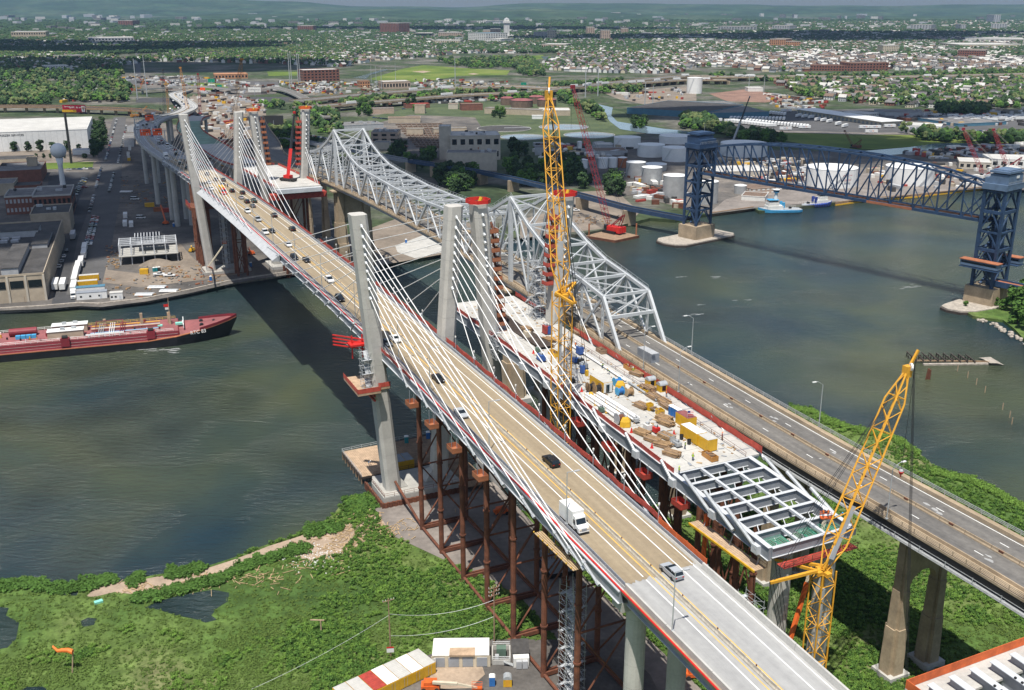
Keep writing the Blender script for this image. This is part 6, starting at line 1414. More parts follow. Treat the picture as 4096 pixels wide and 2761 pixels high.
for x_,y_,s_ in((650,900,1.2),(665,940,1.3),(655,975,1.2),(670,1010,1.3),(640,1040,1.1),(665,1060,1.0),(700,870,1.1),(690,905,1.2),(715,930,1.1),(700,960,1.1),(640,1075,1.0),(700,1000,.9),(720,990,.8),(690,1035,.8)):tree(T(1,x_,y_,2),0,s_,'dark green tree in the belt between the warehouse and the side street','trees of the street belt')
for x_ in(250,300,345,400,440,570,585):tree(T(1,x_,1080,2),0,.4,'small bush in the hedge below the warehouse yard','bushes of the yard hedge')
bld('loading_annex','low white annex at the right end of the freezer warehouse','warehouse',T(1,505,1052),T(1,622,1052),14,4,'white_paint','siding_grey',0)
p=T(1,487,1115);h=zat(437/K,765/K,p)-2;o=thing('billboard','tall roadside billboard with a dark red and yellow advert on a black mast','billboard',p)
MB().tube(p,p+Vector((0,0,h)),1.0,n=10).build('mast','sign_black',o)
q=p+Vector((0,0,h));wpx=T(1,590,1115)-T(1,427,1115);bw=wpx.length*1.0;bh=zat(437/K,703/K,p)-zat(437/K,752/K,p);ba=R(-7)
def bpos(a,b,c_):return q+Matrix.Rotation(ba,3,'Z')@Vector((a,b,c_))
MB().box(tuple(q+Vector((bw*.5-2,.6,bh*.5))),(bw,.5,bh),ba).build('panel','sign_red',o)
MB().box(tuple(bpos(bw*.3-2,.3,bh*.17)),(bw*.62,.06,bh*.33),ba).build('yellow_strip','yellow',o)
MB().box(tuple(bpos(bw*.92-2,.3,bh*.48)),(bw*.14,.06,bh*.8),ba).build('portrait_patch','siding_white',o)
MB().lathe(*bpos(bw*.92-2,.25,0)[:2],[(0,q.z+bh*.4),(.9,q.z+bh*.5),(.9,q.z+bh*.7),(0,q.z+bh*.82)],8).build('portrait_head','skin',o)
MB().beam(bpos(-2,.1,-.3),bpos(bw-2,.1,-.3),.8,.3).build('catwalk','sign_black',o)
lw=Vector(ORG[o.name])
text('billboard_text','Earning',o,bpos(.2,.2,bh*.78)-lw,(R(90),0,ba),bh*.26,'white_paint',.03,'LEFT');text('billboard_text','$65K. At only 21',o,bpos(4.6,.2,bh*.68)-lw,(R(90),0,ba),bh*.36,'white_paint',.03,'LEFT');text('billboard_text','POWAY.edu',o,bpos(7.6,.2,bh*.18)-lw,(R(90),0,ba),bh*.25,'sign_black',.03,'LEFT')
p=T(1,437,1318);zt=zat(397/K,1028/K,p);r_=(T(1,449,1318)-T(1,397,1318)).length*.98;o=thing('water_tower','white spherical water tower on a slender white stem','water tower',p)
MB().lathe(p.x,p.y,[(3.2,2),(1.9,6),(1.6,zt-r_-5),(2.6,zt-r_*.93)],14).build('stem','white_tank',o,smooth=True);MB().lathe(p.x,p.y,[(r_*math.sin(t_),zt-r_*math.cos(t_))for t_ in[math.pi*i/14 for i in range(15)]],24).build('tank','white_tank',o,smooth=True)
A_,B_=T(4,-420,500),T(4,322,478);H_=hpx(B_,322/K,920+300/K)
fc=bld('old_factory','long tan brick factory with dark worn roofs beside the quay','factory',A_,B_,128,H_,'tan_wall','roof_dark',.9)
Lf=(B_-A_).length
for i in range(14):
 x_=Lf/2-4-i*7.5;MB().box((x_,-64.1,H_*.68),(5.6,.2,H_*.28)).build('window','glass_dark',fc)
 MB().box((x_+3.75,-64.2,H_/2),(.9,.4,H_)).build('pilaster','tan_light',fc)
for i in range(26):MB().box((Lf/2+.12,-60+i*4.8,H_*.55),(.2,.5,H_*.9)).build('pilaster','tan_light',fc)
for x_,y_,lx,ly,hz in((Lf/2-14,-35,7,52,3.2),(Lf/2-34,-30,9,60,2.6),(Lf/2-6,10,7,34,2.2),(Lf/2-20,32,22,18,3.5),(Lf/2-44,34,16,26,3),(Lf/2-60,-20,10,60,2.6)):
 mm=MB().box((x_,y_,H_+hz/2),(lx,ly,hz)).build('roof_monitor','siding_grey',fc);MB().box((x_,y_,H_+hz+.1),(lx+.6,ly+.6,.2)).build('monitor_roof','roof_dark',mm)
for i in range(5):
 for j in range(4):MB().box((Lf/2-40+i*5.2,12+j*7,H_+.7),(3.6,2.4,1.2)).build('skylight','siding_grey',fc)
MB().box((Lf/2-9,-66,1.5),(.1,.1,3)).build('down_pipe','rust',fc)
iv=leaf_crown(91,3.2,7,9,26,.42).build('ivy','leaf_mid',None,org=(0,0,0));q=T(4,185,478,2);iv.location=(q.x,q.y-.4,2);tag(iv,'green ivy climbing the tan factory front','ivy');iv.scale=(1.4,.35,1.15)
bld('brick_mill','red brick mill with white roof edge and flat grey roof','factory',T(1,245,1480),T(1,500,1470),38,13,'brick_red','roof_grey',1.0,(2,8,'glass_dark'),units=3)
bld('brick_mill','lower brick wing with glazed front left of the mill','factory',T(1,48,1465),T(1,235,1455),30,11,'brick_red','roof_grey',1.0,(2,7,'siding_grey'),units=1)
bld('factory_wing','tan factory wing with worn dark roof between mill and quay','factory',T(1,230,1600),T(1,490,1590),30,12,'tan_wall','roof_dark',.7,units=3)
bld('factory_shed','wide grey roofed shed with a brick chimney house','factory',T(1,0,1275),T(1,290,1240),46,9,'brick_red','roof_grey',.5,units=2)
bld('chimney_house','tan square stack rising from the grey shed roof','tower',T(1,198,1215),T(1,265,1212),9,15,'tan_wall','roof_dark',.6)
o=bld('gable_shed','long dark gabled shed below the freezer warehouse','shed',T(1,-80,1140),T(1,225,1130),22,6,'tan_wall','roof_dark',0)
bld('factory_shed','weathered cream shed at the left frame edge','factory',T(1,-60,1340),T(1,105,1330),26,8,'tan_wall','roof_grey',.5)
bld('factory_shed','low dark shed between the cream shed and brick mill','factory',T(1,90,1330),T(1,280,1320),18,6,'brick_red','roof_dark',.4)
A_,B_=T(4,880,238),T(4,1160,215);d=B_-A_;rz=.33;W_=d.length;o=thing('steel_skeleton','grey steel skeleton of a small building under construction','building frame',tuple((A_+B_)/2),None,rz);xs=[-W_/2-4+i*(W_+8)/5 for i in range(6)];D_=W_*.85
MB().box((0,D_/2,4.6),(W_+9,D_+3,.4)).build('floor_slab','concrete',o);MB().box((2,D_/2+3,8.6),(W_*.75,D_*.6,.3)).build('upper_slab','siding_grey',o)
for x_ in xs:
 for j in range(5):MB().box((x_,j*D_/4,5.2),(.5,.5,10.4)).build('column','steel_light',o)
 MB().beam((x_,0,10.4),(x_,D_,10.4),.4,.5).build('beam','steel_light',o)
for j in range(5):MB().beam((xs[0],j*D_/4,10.2),(xs[-1],j*D_/4,10.2),.4,.5).build('beam','steel_light',o)
for i in range(9):MB().beam((-W_*.3+i*W_*.075,D_*.45,12.6),(-W_*.3+i*W_*.075,D_,12.6),.35,.4).build('joist','steel_light',o)
p=T(4,1080,240);o=thing('earth_heap','brown heap of earth before the steel skeleton','earth heap',p);MB().loft([[p+Vector((a*11*k_*(1+.15*math.sin(a*7)),b*5*k_,z))for a,b in[(math.cos(t_),math.sin(t_))for t_ in[2*math.pi*i/14 for i in range(14)]]]for k_,z in((1,0),(.75,1.3),(.45,2.6),(.15,3.3))]).build('heap','dirt',o)
for x_,y_,c_,lb_ in((1050,285,'porta_teal','teal portable toilet left of three by the white pickups'),(1068,283,'porta_teal','middle teal portable toilet of three by the white pickups'),(1086,281,'sign_black','dark portable toilet right of three by the white pickups')):porta(lb_,T(4,x_,y_),.1,c_)
for n_,x_,y_,lb_,c_ in((4,1437,345,'blue portable toilet on the far quay edge','porta_blue'),(4,1710,250,'blue portable toilet right of the far pylon','porta_blue'),(5,442,90,'blue portable toilet on the pale concrete pad','porta_blue'),(5,445,1450,'teal toilet on the timber dock by the pylon','porta_teal'),(5,592,1420,'blue toilet at the back of the timber dock','porta_blue'),(1,1185,1545,'blue portable toilet by the far left columns','porta_blue'),(8,1990,1385,'blue portable toilet beside the notice boards under the approach','porta_blue'),(8,2038,1440,'blue portable toilet nearest the second round pier','porta_blue')):porta(lb_,T(n_,x_,y_,{4:2,5:2.4,1:2,8:.8}[n_]if not(n_==5 and y_<200)else 2.2),.2,c_)
def yc(n_,x_,y_,lb_,col,roof=None,L_=6.1,rz=.33,z=2.1,W_=2.44,H_=2.6):return container(lb_,T(n_,x_,y_,z),rz,col,roof,L_=L_,W_=W_,H_=H_)
yc(4,985,300,'yellow box container beside the teal toilets','yellow',None,4,.1);yc(4,610,345,'yellow office container with pale roof, upper of the stack by the trailers','yellow','roof_pale',9,.33,2.1,3,3);yc(4,600,385,'yellow office container with pale roof, lower by the trailers','yellow','roof_pale',9,.33,2.1,3,3)
shack('long white site office near the quay edge',T(4,630,465),.30,13,4,3.2,'white_paint','steel_grey',win=3);shack('blue roofed site office behind the long white one',T(4,618,430),.30,13,4,3.2,'white_paint','siding_blue',win=3);shack('small white hut with grey door on the quay',T(4,797,470),.3,5.5,3.5,3.2)
for x_,y_,lb_,c_ in((880,1090,'row of yellow containers with pale roofs by the side street, nearest','yellow'),(875,1060,'white box container behind the yellow row by the side street','white_paint'),(885,1020,'pale container farther up the side street yard','siding_white')):yc(1,x_,y_,lb_,c_,'roof_pale',12,1.9)
for x_,y_,lb_,c_ in((855,1480,'white trailer office beside the fenced lane','white_paint'),(853,1535,'white trailer office in front of another on the lane','white_paint'),(895,1540,'small white trailer office nearest the red machines','white_paint'),(1080,1440,'rust coloured container by the far columns','barge_rust'),(1145,1445,'dark red container by the far columns','red_paint'),(1020,1410,'yellow bin by the far columns','yellow')):yc(1,x_,y_,lb_,c_,None,8 if 'trailer' in lb_ else 6,1.9 if 'trailer' in lb_ else .33)
bld('grey_depot','long grey depot roof beside the side street','depot',T(1,850,1000),T(1,915,1000),60,6,'siding_grey','roof_grey',0);bld('grey_depot','second grey depot roof farther up the street','depot',T(1,868,900),T(1,918,900),50,6,'siding_grey','roof_grey',0)
for x_,y_,lb_ in((860,1310,'heap of silver pipes beside the street'),(1150,420,'silver pipes stacked on the quay'),(985,445,'white beams stacked on the quay edge'),(1070,395,'white plant box on the quay')):
 n_=1 if y_>1000 else 4;p=T(n_,x_,y_,2.1);o=thing('pipe_stack',lb_,'pipe stack',p)
 for k_ in range(5):MB().tube(p+Vector((-4,k_*.8-1.6,.4+.3*(k_%2))),p+Vector((4,k_*.8-1.2,.4+.3*(k_%2))),.35,n=6).build('pipe','galv' if k_%2 else 'white_paint',o)
sr=random.Random(21);mb=MB();mb2=MB();mb3=MB()
for i in range(420):
 n_,x_,y_=sr.choice([(4,sr.uniform(730,1560),sr.uniform(330,470)),(4,sr.uniform(1000,1500),sr.uniform(240,330)),(1,sr.uniform(820,1230),sr.uniform(1180,1420)),(4,sr.uniform(720,840),sr.uniform(100,260)),(2,sr.uniform(1560,1900),sr.uniform(1460,1530))])
 if n_==4 and y_>505-(x_-700)*.165:continue
 p=T(n_,x_,y_,2.3);sr.choice([mb,mb2,mb,mb2,mb3,mb,mb2]).box(p,(sr.uniform(.4,2.4),sr.uniform(.3,1.0),sr.uniform(.2,.9)),sr.uniform(0,3))
mb.build('yard_scrap','roof_grey',kind='stuff');mb2.build('yard_lumber','lumber',kind='stuff');mb3.build('yard_red_scrap','barge_rust',kind='stuff')
mb=MB();ql=TP(4,[(0,566),(300,548),(540,527),(690,533),(1000,495),(1300,436),(1570,374),(1970,312)],0)
for a,b in zip(ql[:-1],ql[1:]):mb.beam(a+Vector((0,-.4,.9)),b+Vector((0,-.4,.9)),1.0,3.2)
o=mb.build('quay_wall','stone',kind='structure')
mb=MB();ql=TP(3,[(180,1475),(480,1432)],0)+TP(3,[(1040,1402),(1250,1372),(1600,1345),(2050,1292),(2326,1272)],0)
for a,b in((ql[0],ql[1]),(ql[2],ql[3]),(ql[3],ql[4]),(ql[4],ql[5]),(ql[5],ql[6])):mb.beam(a+Vector((0,-.4,1.0)),b+Vector((0,-.4,1.0)),1.2,3.0)
mb.build('quay_wall','wood',kind='structure')
mb=MB()
for a,b in((ql[2],ql[3]),(ql[3],ql[4]),(ql[4],ql[5])):mb.beam(a+Vector((0,-1.2,.5)),b+Vector((0,-1.2,.5)),.8,.8)
mb.build('floating_boom','yellow',kind='structure')
def tank(label,n_,cx,by,wpx_,ty,m_='white_tank',group=None,conv=.8,bands=True):
 l,r2=T(n_,cx-wpx_/2,by),T(n_,cx+wpx_/2,by);rad=(r2-l).length/2;c_=T(n_,cx,by);c_.y+=rad*.9;z=hpx(c_,TX[n_][0]+cx/K,TX[n_][1]+ty/K)
 o=thing('storage_tank',label,'storage tank',c_,group);MB().lathe(c_.x,c_.y,[(rad,2),(rad,2+z)],28).build('shell',m_,o,smooth=False)
 MB().lathe(c_.x,c_.y,[(rad+.12,2+z),(rad+.12,2+z+.25),(rad*.5,2+z+conv),(0,2+z+conv*1.2)],28).build('roof','white_tank',o)
 mb=MB();a=-2.2+len(label)*.13
 for k_ in range(14):t_=a+k_*.05;mb.box((c_.x+(rad+.3)*math.cos(t_),c_.y+(rad+.3)*math.sin(t_),2+z*(k_+1)/14),(.9,.9,.12),t_)
 mb.build('spiral_stair','galv',o);return o
for a_ in(('white tank at the back left of the tank farm',2,1956,1015,184,935),('white tank in front of the back left one',2,2120,1075,186,985),('white tank at the right behind the grey tanks',2,2285,1105,176,1005),('farthest white tank of the tank farm',2,2290,985,220,925),('grey steel tank leftmost of the grey group',2,2012,1215,134,1105,'tank_grey'),('grey steel tank second in the grey group',2,2122,1258,140,1140,'tank_grey'),('grey steel tank behind the white topped one',2,2150,1170,150,1118,'tank_grey'),('large grey tank by the left lift tower',2,2280,1350,160,1195,'tank_grey'),('grey tank right of the left lift tower',3,170,1395,160,1235,'tank_grey'),('small grey cone tank on the dock',3,400,1325,82,1265,'tank_grey'),('wide white tank right of the left tower top',3,445,1075,320,975),('big white tank with a red sign behind the lift span',3,1055,1285,345,1140),('wide white tank behind the right half of the lift span',3,1590,1270,320,1135),('tall white tank standing alone in the far yard',3,87,640,104,530,'white_tank')):tank(*a_)
for x_,y_,w_,t_,c_ in((1552,1130,70,1080,'white_tank'),(1648,1150,66,1090,'white_tank'),(1785,1150,66,1078,'white_tank'),(1852,1145,66,1078,'white_tank'),(1918,1145,62,1075,'barge_rust'),(1624,1025,32,968,'white_tank'),(770,1060,28,970,'white_tank'),(795,1062,30,968,'white_tank'),(1040,1030,28,985,'white_tank')):
 tank('rust coloured small tank in the process plant row' if c_=='barge_rust' else('slim white silo at the tan plant building' if x_<1100 else('slim white column tank of the process plant' if w_<40 else 'small white tank in the process plant row')),2,x_,y_,w_,t_,c_,None if c_=='barge_rust' else 'small white plant tanks')
p=T(3,1150,1285);o=text('tank_sign','LORCO',None,(0,0,0),(0,0,0),1,'sign_red')if False else None
def tsign(body,n_,x_,y_,size,m_,backm=None):
 c_=T(3,1055,1285);rad=(T(3,1227,1285)-T(3,882,1285)).length/2;c_.y+=rad*.9;a=R(-62);pz=zat(TX[n_][0]+x_/K,TX[n_][1]+y_/K,(c_.x,c_.y-rad))
 return c_,rad,pz
c_,rad,pz=tsign('',3,1150,1235,2,'sign_red');tk=[o for o in bpy.data.objects if o.get('label','').startswith('big white tank with a red sign')][0];a=R(-70)
q=Vector((math.cos(a)*(rad+.25),math.sin(a)*(rad+.25),pz-2));MB().box(tuple(q+c_-Vector((0,0,0))),(5.4,.15,3.4),a+R(90)).build('sign_board','siding_white',tk);text('tank_sign','LORCO',tk,q+Vector((math.cos(a)*.12,math.sin(a)*.12,.0)),(R(90),0,a+R(90)),1.7,'sign_red',.03)
text('tank_sign','GENERAL TANK',tk,q+Vector((math.cos(a)*.05,math.sin(a)*.05,3.4)),(R(90),0,a+R(90)),1.1,'sign_red',.03)
for i,(x_,y_,w_,lb_)in enumerate(((1240,938,310,'round clarifier basin of pale water, leftmost of three'),(1515,870,330,'round clarifier basin of pale water, farthest of three'),(1690,925,340,'round clarifier basin of pale water, rightmost of three'),(1110,880,360,'dark drained round basin left of the clarifiers'))):
 c_=T(2,x_,y_);r_=(T(2,x_+w_/2,y_)-c_).length;o=thing('clarifier_basin',lb_,'water basin',c_);MB().lathe(c_.x,c_.y,[(r_+.8,2),(r_+.8,2.9),(r_,2.9),(r_,2.2)],36).build('rim','concrete',o);MB().lathe(c_.x,c_.y,[(r_,2.45),(0,2.46)],36).build('water_surface','roof_dark' if i==3 else 'basin_water',o)
 MB().beam(c_+Vector((0,0,1.2)),c_+Vector((r_,3,1.2)),1.2,.5).build('scraper_bridge','siding_grey',o)
for x_,y_,w_,h_ in((1130,715,90,9),(1230,730,150,9),(1330,705,100,9),(1400,725,130,9)):
 c_=T(2,x_,y_);r_=(T(2,x_+w_/2,y_)-c_).length;o=thing('digester_tank','round brown digester tank with a dull pink cover','tank',c_,'digesters of the treatment plant');MB().lathe(c_.x,c_.y,[(r_,2),(r_,2+h_)],24).build('shell','roof_brown',o);MB().lathe(c_.x,c_.y,[(r_*1.02,2+h_),(r_*.6,2+h_+1.6),(0,2+h_+2.2)],24).build('cover','barge_deck',o)
PL=[('plant_hall','big tan plant hall with rooftop units, left block',(670,1090),(745,1090),16,(745,865),'tan_light','roof_pale',0),('plant_hall','big tan plant hall with a white flat roof',(745,1095),(1085,1090),34,(1085,925),'tan_light','roof_pale',8),('plant_hall','lower tan hall with dark doors before the big hall',(720,1165),(1060,1165),20,(1060,1045),'tan_light','roof_grey',4),('plant_office','brown brick office block left of the plant',(205,970),(382,970),34,(382,905),'brick_pale','roof_grey',6),('plant_office','long low roof behind the brown office block',(0,900),(290,885),30,(290,845),'siding_grey','roof_grey',5),('plant_office','small tan building beside the truss bridge end',(225,1020),(328,1020),14,(328,975),'tan_light','roof_grey',0),('filter_house','small flat filter house among the channels, left',(445,920),(560,920),10,(560,880),'tan_wall','roof_grey',0),('filter_house','flat filter house among the channels, right',(630,915),(855,910),12,(855,875),'tan_wall','roof_grey',0),('filter_house','long tan hall at the back of the channels',(320,840),(540,838),16,(540,805),'tan_wall','roof_brown',0),('pump_house','low brown pump house in the plant, left rear',(210,778),(360,775),14,(360,740),'brick_pale','roof_grey',0),('pump_house','brown pump house beside the dark tree',(500,775),(570,775),14,(570,720),'tan_wall','roof_brown',0),('pump_house','tan cube house behind the channels',(730,745),(795,745),14,(795,712),'tan_light','roof_brown',0),('pump_house','brown block house left of the digesters',(820,755),(965,752),16,(965,710),'brick_red','roof_brown',0),('pump_house','pale hall beside the digesters',(1350,790),(1560,790),34,(1560,755),'tan_wall','roof_pale',0),('pump_house','long flat block under the digesters',(975,775),(1350,790),14,(1350,752),'tan_wall','roof_grey',2),('tower_house','red hall behind the pump houses',(440,740),(605,735),14,(605,708),'brick_red','red_paint',0),('process_shed','grey shed row in the process plant',(1320,1060),(1400,1060),16,(1400,1010),'siding_grey','roof_grey',0),('process_shed','pale gabled shed behind the small white tanks',(1730,1060),(1950,1058),24,(1950,1035),'siding_grey','roof_brown',0),('process_shed','grey hall right of the process columns',(1735,1030),(1850,1030),18,(1850,990),'siding_grey','roof_pale',0),('process_shed','small white control house by the blue awning',(1300,812),(1372,812),8,(1372,796),'white_paint','roof_pale',0)]
for nm,lb_,a,b,dp,t_,wl,rf,un in PL:
 A_,B_=T(2,*a),T(2,*b);bld(nm,lb_,'plant building',A_,B_,dp,max(3.5,hpx(B_,1365+t_[0]/K,t_[1]/K)),wl,rf,.5,(2,max(3,int((B_-A_).length/7)),'glass_dark')if un>5 else None,units=un)
mb=MB()
for i in range(11):
 a=T(2,370+i*14,855+i*15);b=T(2,690+i*6,850+i*16);mb.beam(a+Vector((0,0,.8)),b+Vector((0,0,.8)),1.4,1.6)
for i in range(9):a=T(2,400+i*36,850);b=T(2,540+i*24,1010);mb.beam(a+Vector((0,0,.7)),b+Vector((0,0,.7)),.8,1.3)
o=mb.build('settling_channels','roof_brown',None,org=tuple(T(2,520,920)));tag(o,'rows of brown settling channels in the treatment plant','channels')
for x_,y_ in((935,1100),(975,1085),(990,1130),(950,1060)):
 p=T(2,x_,y_);o=MB().tube(p,p+Vector((0,0,12)),.5,n=6).build('vent_pipe','barge_rust',None,org=tuple(p));tag(o,'thin rusty vent pipe on the tan plant hall','pipe','rusty vent pipes')
def b3(nm,lb_,a,b,dp,top,wl,rf,**k_):
 A_,B_=T(3,*a),T(3,*b);return bld(nm,lb_,'warehouse',A_,B_,dp,max(3.0,hpx(B_,2730+top[0]/K,top[1]/K)),wl,rf,.4,**k_)
b3('blue_warehouse','blue walled warehouse with a wide grey roof',(160,808),(588,800),150,(588,765),'siding_blue','roof_grey')
b3('blue_warehouse','blue ribbed warehouse with a dark roof, left part',(-380,775),(160,808),120,(160,768),'siding_blue','roof_dark')
b3('blue_canopy','open blue gabled canopy hall at the right',(1880,865),(2205,850),70,(2205,832),'siding_blue','roof_grey')
b3('white_depot','small white depot with many doors by the meadow road',(1495,880),(1760,892),30,(1760,865),'siding_white','roof_pale',bays=6)
b3('brick_office','cream and brick office behind the freight shed',(1080,800),(1268,815),24,(1268,780),'siding_white','roof_pale',win=(2,8,'glass_dark'))
b3('grey_hall','low grey hall before the houses',(1380,790),(1640,790),40,(1640,768),'siding_grey','roof_grey')
b3('scrap_hall','cream hall in the scrap yard beside the red booms',(1880,1150),(2100,1160),26,(2100,1112),'tan_light','roof_pale',win=(1,5,'glass_dark'))
b3('scrap_hall','white block hall at the right frame edge',(2098,1140),(2500,1150),30,(2326,1085),'siding_white','roof_pale',win=(1,7,'glass_dark'))
b3('dock_house','brown boarded house on the dock behind the tugs',(470,1330),(660,1315),16,(660,1275),'brick_pale','roof_brown',win=(2,6,'siding_white'));b3('dock_shed','pale shed with rusty roof on the dock',(400,1365),(560,1375),18,(560,1345),'siding_white','roof_brown');b3('dock_hall','cream plant hall behind the left half of the lift span',(200,1215),(600,1205),30,(600,1165),'tan_light','roof_pale');b3('yard_office','white flat office in the red earth yard',(445,625),(548,625),22,(548,600),'siding_white','roof_pale')
A_,B_=T(3,770,775),T(3,1350,865);d=B_-A_;d.z=0;x=d.normalized();y=Vector((-x.y,x.x,0));o=thing('freight_shed','long white roofed freight shed with trailers docked along it','freight shed',tuple((A_+B_)/2+y*14),None,math.atan2(x.y,x.x));MB().box((0,0,2.6),(d.length,24,5.2)).build('wall','cream',o);MB().box((0,0,5.5),(d.length+3,30,.6)).build('roof','white_tank',o)
for i in range(22):MB().box((-d.length/2+(i+.5)*d.length/22,-12.1,1.9),(3,.2,3)).build('dock_door','steel_grey',o)
def trailer(p,rz,label,group,mark=None,L_=13.0,cab=False,m_='white_paint'):
 o=thing('freight_trailer',label,'trailer',p,group,rz)
 for nm,me in TRL(L_,m_):c_=bpy.data.objects.new(nm,me);C.objects.link(c_);c_.parent=o
 return o
_tr={}
def TRL(L_,m_):
 if(L_,m_)not in _tr:
  mb=MB()
  for a in(-L_*.36,-L_*.28):
   for b in(-1,1):mb.tube((a,b*.9,.5),(a,b*1.2,.5),.5,n=8)
  _tr[(L_,m_)]=[('box',MB().box((0,0,2.55),(L_,2.5,2.75)).mesh('box',m_)),('wheel_set',mb.mesh('wheel_set','rubber')),('chassis',MB().box((0,0,1.05),(L_*.95,1.2,.25)).box((L_*.3,0,.6),(.3,1.6,1.0)).mesh('chassis','sign_black'))]
 return _tr[(L_,m_)]
GT='parked white freight trailers'
txm=None
def mark(o,L_):
 global txm
 if txm is None:
  t1=text('mark','Fed',o,(-1.2,-1.28,2.7),(R(90),0,0),1.9,'tug_navy',.01);t2=text('mark','Ex',o,(1.6,-1.28,2.7),(R(90),0,0),1.9,'hivis_orange',.01);txm=(t1.data,t2.data)
 else:
  for me,x_ in zip(txm,(-1.2,1.6)):c_=bpy.data.objects.new('mark',me);C.objects.link(c_);c_.parent=o;c_.location=(x_,-1.28,2.7);c_.rotation_euler=(R(90),0,0)
dx=(T(3,860,790)-T(3,770,775)).normalized();rzt=math.atan2(x.y,x.x)
k_=0
for row,(a,b,n_,rz_)in enumerate((((320,835),(600,868),15,.25),((330,818),(690,822),16,1.25),((440,835),(850,875),20,1.25),((600,780),(695,790),6,1.2))):
 for i in range(n_):q=T(3,a[0]+(b[0]-a[0])*i/(n_-1),a[1]+(b[1]-a[1])*i/(n_-1));trailer(q,rz_,'white freight trailer parked in the packed rows of the terminal',GT)
for i,(x_,y_)in enumerate(((790,800),(830,805),(875,810),(920,825),(960,830),(1000,838),(1060,855),(1105,870))):
 o=trailer(T(3,x_,y_),rzt+R(-60),'white freight trailer backed up to the long freight shed','trailers at the freight shed');mark(o,13)
for x_,y_,rz_,lb_ in((230,830,.0,'white lettered trailer alone left of the packed rows'),(705,765,.1,'white lettered trailer behind the packed rows'),(700,890,.1,'white lettered trailer by the meadow road'),(830,880,.1,'white lettered trailer right of the packed rows'),(1285,910,.05,'white lettered trailer moving along the meadow road'),(1240,880,.2,'white lettered trailer at the near end of the freight shed'),(1310,880,.2,'white lettered trailer at the right end of the freight shed'),(1410,872,.2,'white lettered trailer between the shed and the small depot')):mark(trailer(T(3,x_,y_),rz_,lb_,None),13)
for i in range(26):trailer(T(3,1840+(i%13)*38,800+12*(i//13)+i%3*8),.1+.2*(i%4),'white truck trailer in the yard beside the blue canopy hall','trailers by the canopy hall')
for i in range(14):trailer(T(3,2050+i*20,930+i%3*9),.3+.1*(i%3),'white trailer parked by the creek at the right','trailers by the creek')
for i,(x_,y_)in enumerate(((580,130),(575,170),(555,225),(535,260),(523,300),(513,345),(506,400))):trailer(T(4,x_,y_+18),1.90,('white trailer at the far end of the line beside the truck lane','second white trailer in the line beside the truck lane','third white trailer in the line beside the truck lane','fourth white trailer in the line beside the truck lane','fifth white trailer in the line beside the truck lane','sixth white trailer in the line beside the truck lane','last white trailer coupled to the white tractor')[i],None)
for x_,lb_ in((382,'left of two white trailers standing by the factory wall'),(432,'right of two white trailers standing by the factory wall')):trailer(T(4,x_,400),1.90,lb_,None)
trailer(T(4,500,60),1.90,'grey box trailer against the factory wall',None,m_='siding_grey')
# ================================================================ TOWN: houses, blocks, woods
HW=[('siding_white','house_white'),('siding_grey','house_grey'),('cream','house_cream'),('brick_red','house_brick'),('siding_white','house_white')]
HR=['roof_grey','roof_brown','roof_pale','roof_dark']
def hwall():return MB().hexa([(-4,-6,0),(4,-6,0),(4,6,0),(-4,6,0)],[(-4,-6,5.6),(4,-6,5.6),(4,6,5.6),(-4,6,5.6)]).add([(-4,-6,5.6),(4,-6,5.6),(0,-6,8.6)],[(0,1,2)]).add([(-4,6,5.6),(4,6,5.6),(0,6,8.6)],[(1,0,2)])
def hroof():return MB().add([(-4.6,-6.4,5.2),(0,-6.4,8.7),(0,6.4,8.7),(-4.6,6.4,5.2),(4.6,-6.4,5.2),(4.6,6.4,5.2)],[(0,1,2,3),(4,5,2,1)]).add([(-4.6,-6.4,5.05),(0,-6.4,8.5),(0,6.4,8.5),(-4.6,6.4,5.05),(4.6,-6.4,5.05),(4.6,6.4,5.05)],[(3,2,1,0),(1,2,5,4)])
hw_me={m_:hwall().mesh('wall',m_)for m_ in set(a for a,_ in HW)};hr_me={m_:hroof().mesh('roof',m_)for m_ in HR}
mbw=MB()
for y_ in(-6.03,6.03):
 for x_ in(-2,2):
  for z in(1.7,4.2):mbw.box((x_,y_,z),(1.1,.06,1.5))
for x_ in(-4.03,4.03):
 for y_ in(-3.5,0,3.5):
  for z in(1.7,4.2):mbw.box((x_,y_,z),(.06,1.1,1.5))
win_me=mbw.mesh('window','glass_dark')
rp=np.random.RandomState(12)
REG=[(3,[(-200,235),(2400,235),(2400,500),(1500,478),(600,495),(300,455),(-200,475)],1.0),(3,[(600,555),(1000,548),(1500,543),(2400,528),(2400,725),(1750,738),(1450,735),(1200,708),(950,680),(760,625)],1.0),(2,[(1430,330),(2330,320),(2330,505),(2000,500),(1700,498),(1400,478),(1385,430),(1500,390)],1.0),(2,[(-100,290),(860,285),(1300,325),(1300,365),(800,365),(600,395),(250,415),(-50,468)],.75),(1,[(-100,370),(600,375),(900,415),(1400,335),(2330,320),(2330,450),(1900,440),(1400,425),(1000,425),(700,465),(300,485),(-100,470)],.85),(1,[(-100,250),(900,230),(2330,200),(2330,310),(-100,335)],.7),(2,[(-100,200),(2330,190),(2330,300),(1300,320),(860,285),(-100,290)],.6),(3,[(-200,165),(2400,140),(2400,240),(-200,240)],.45)]
cand=[]
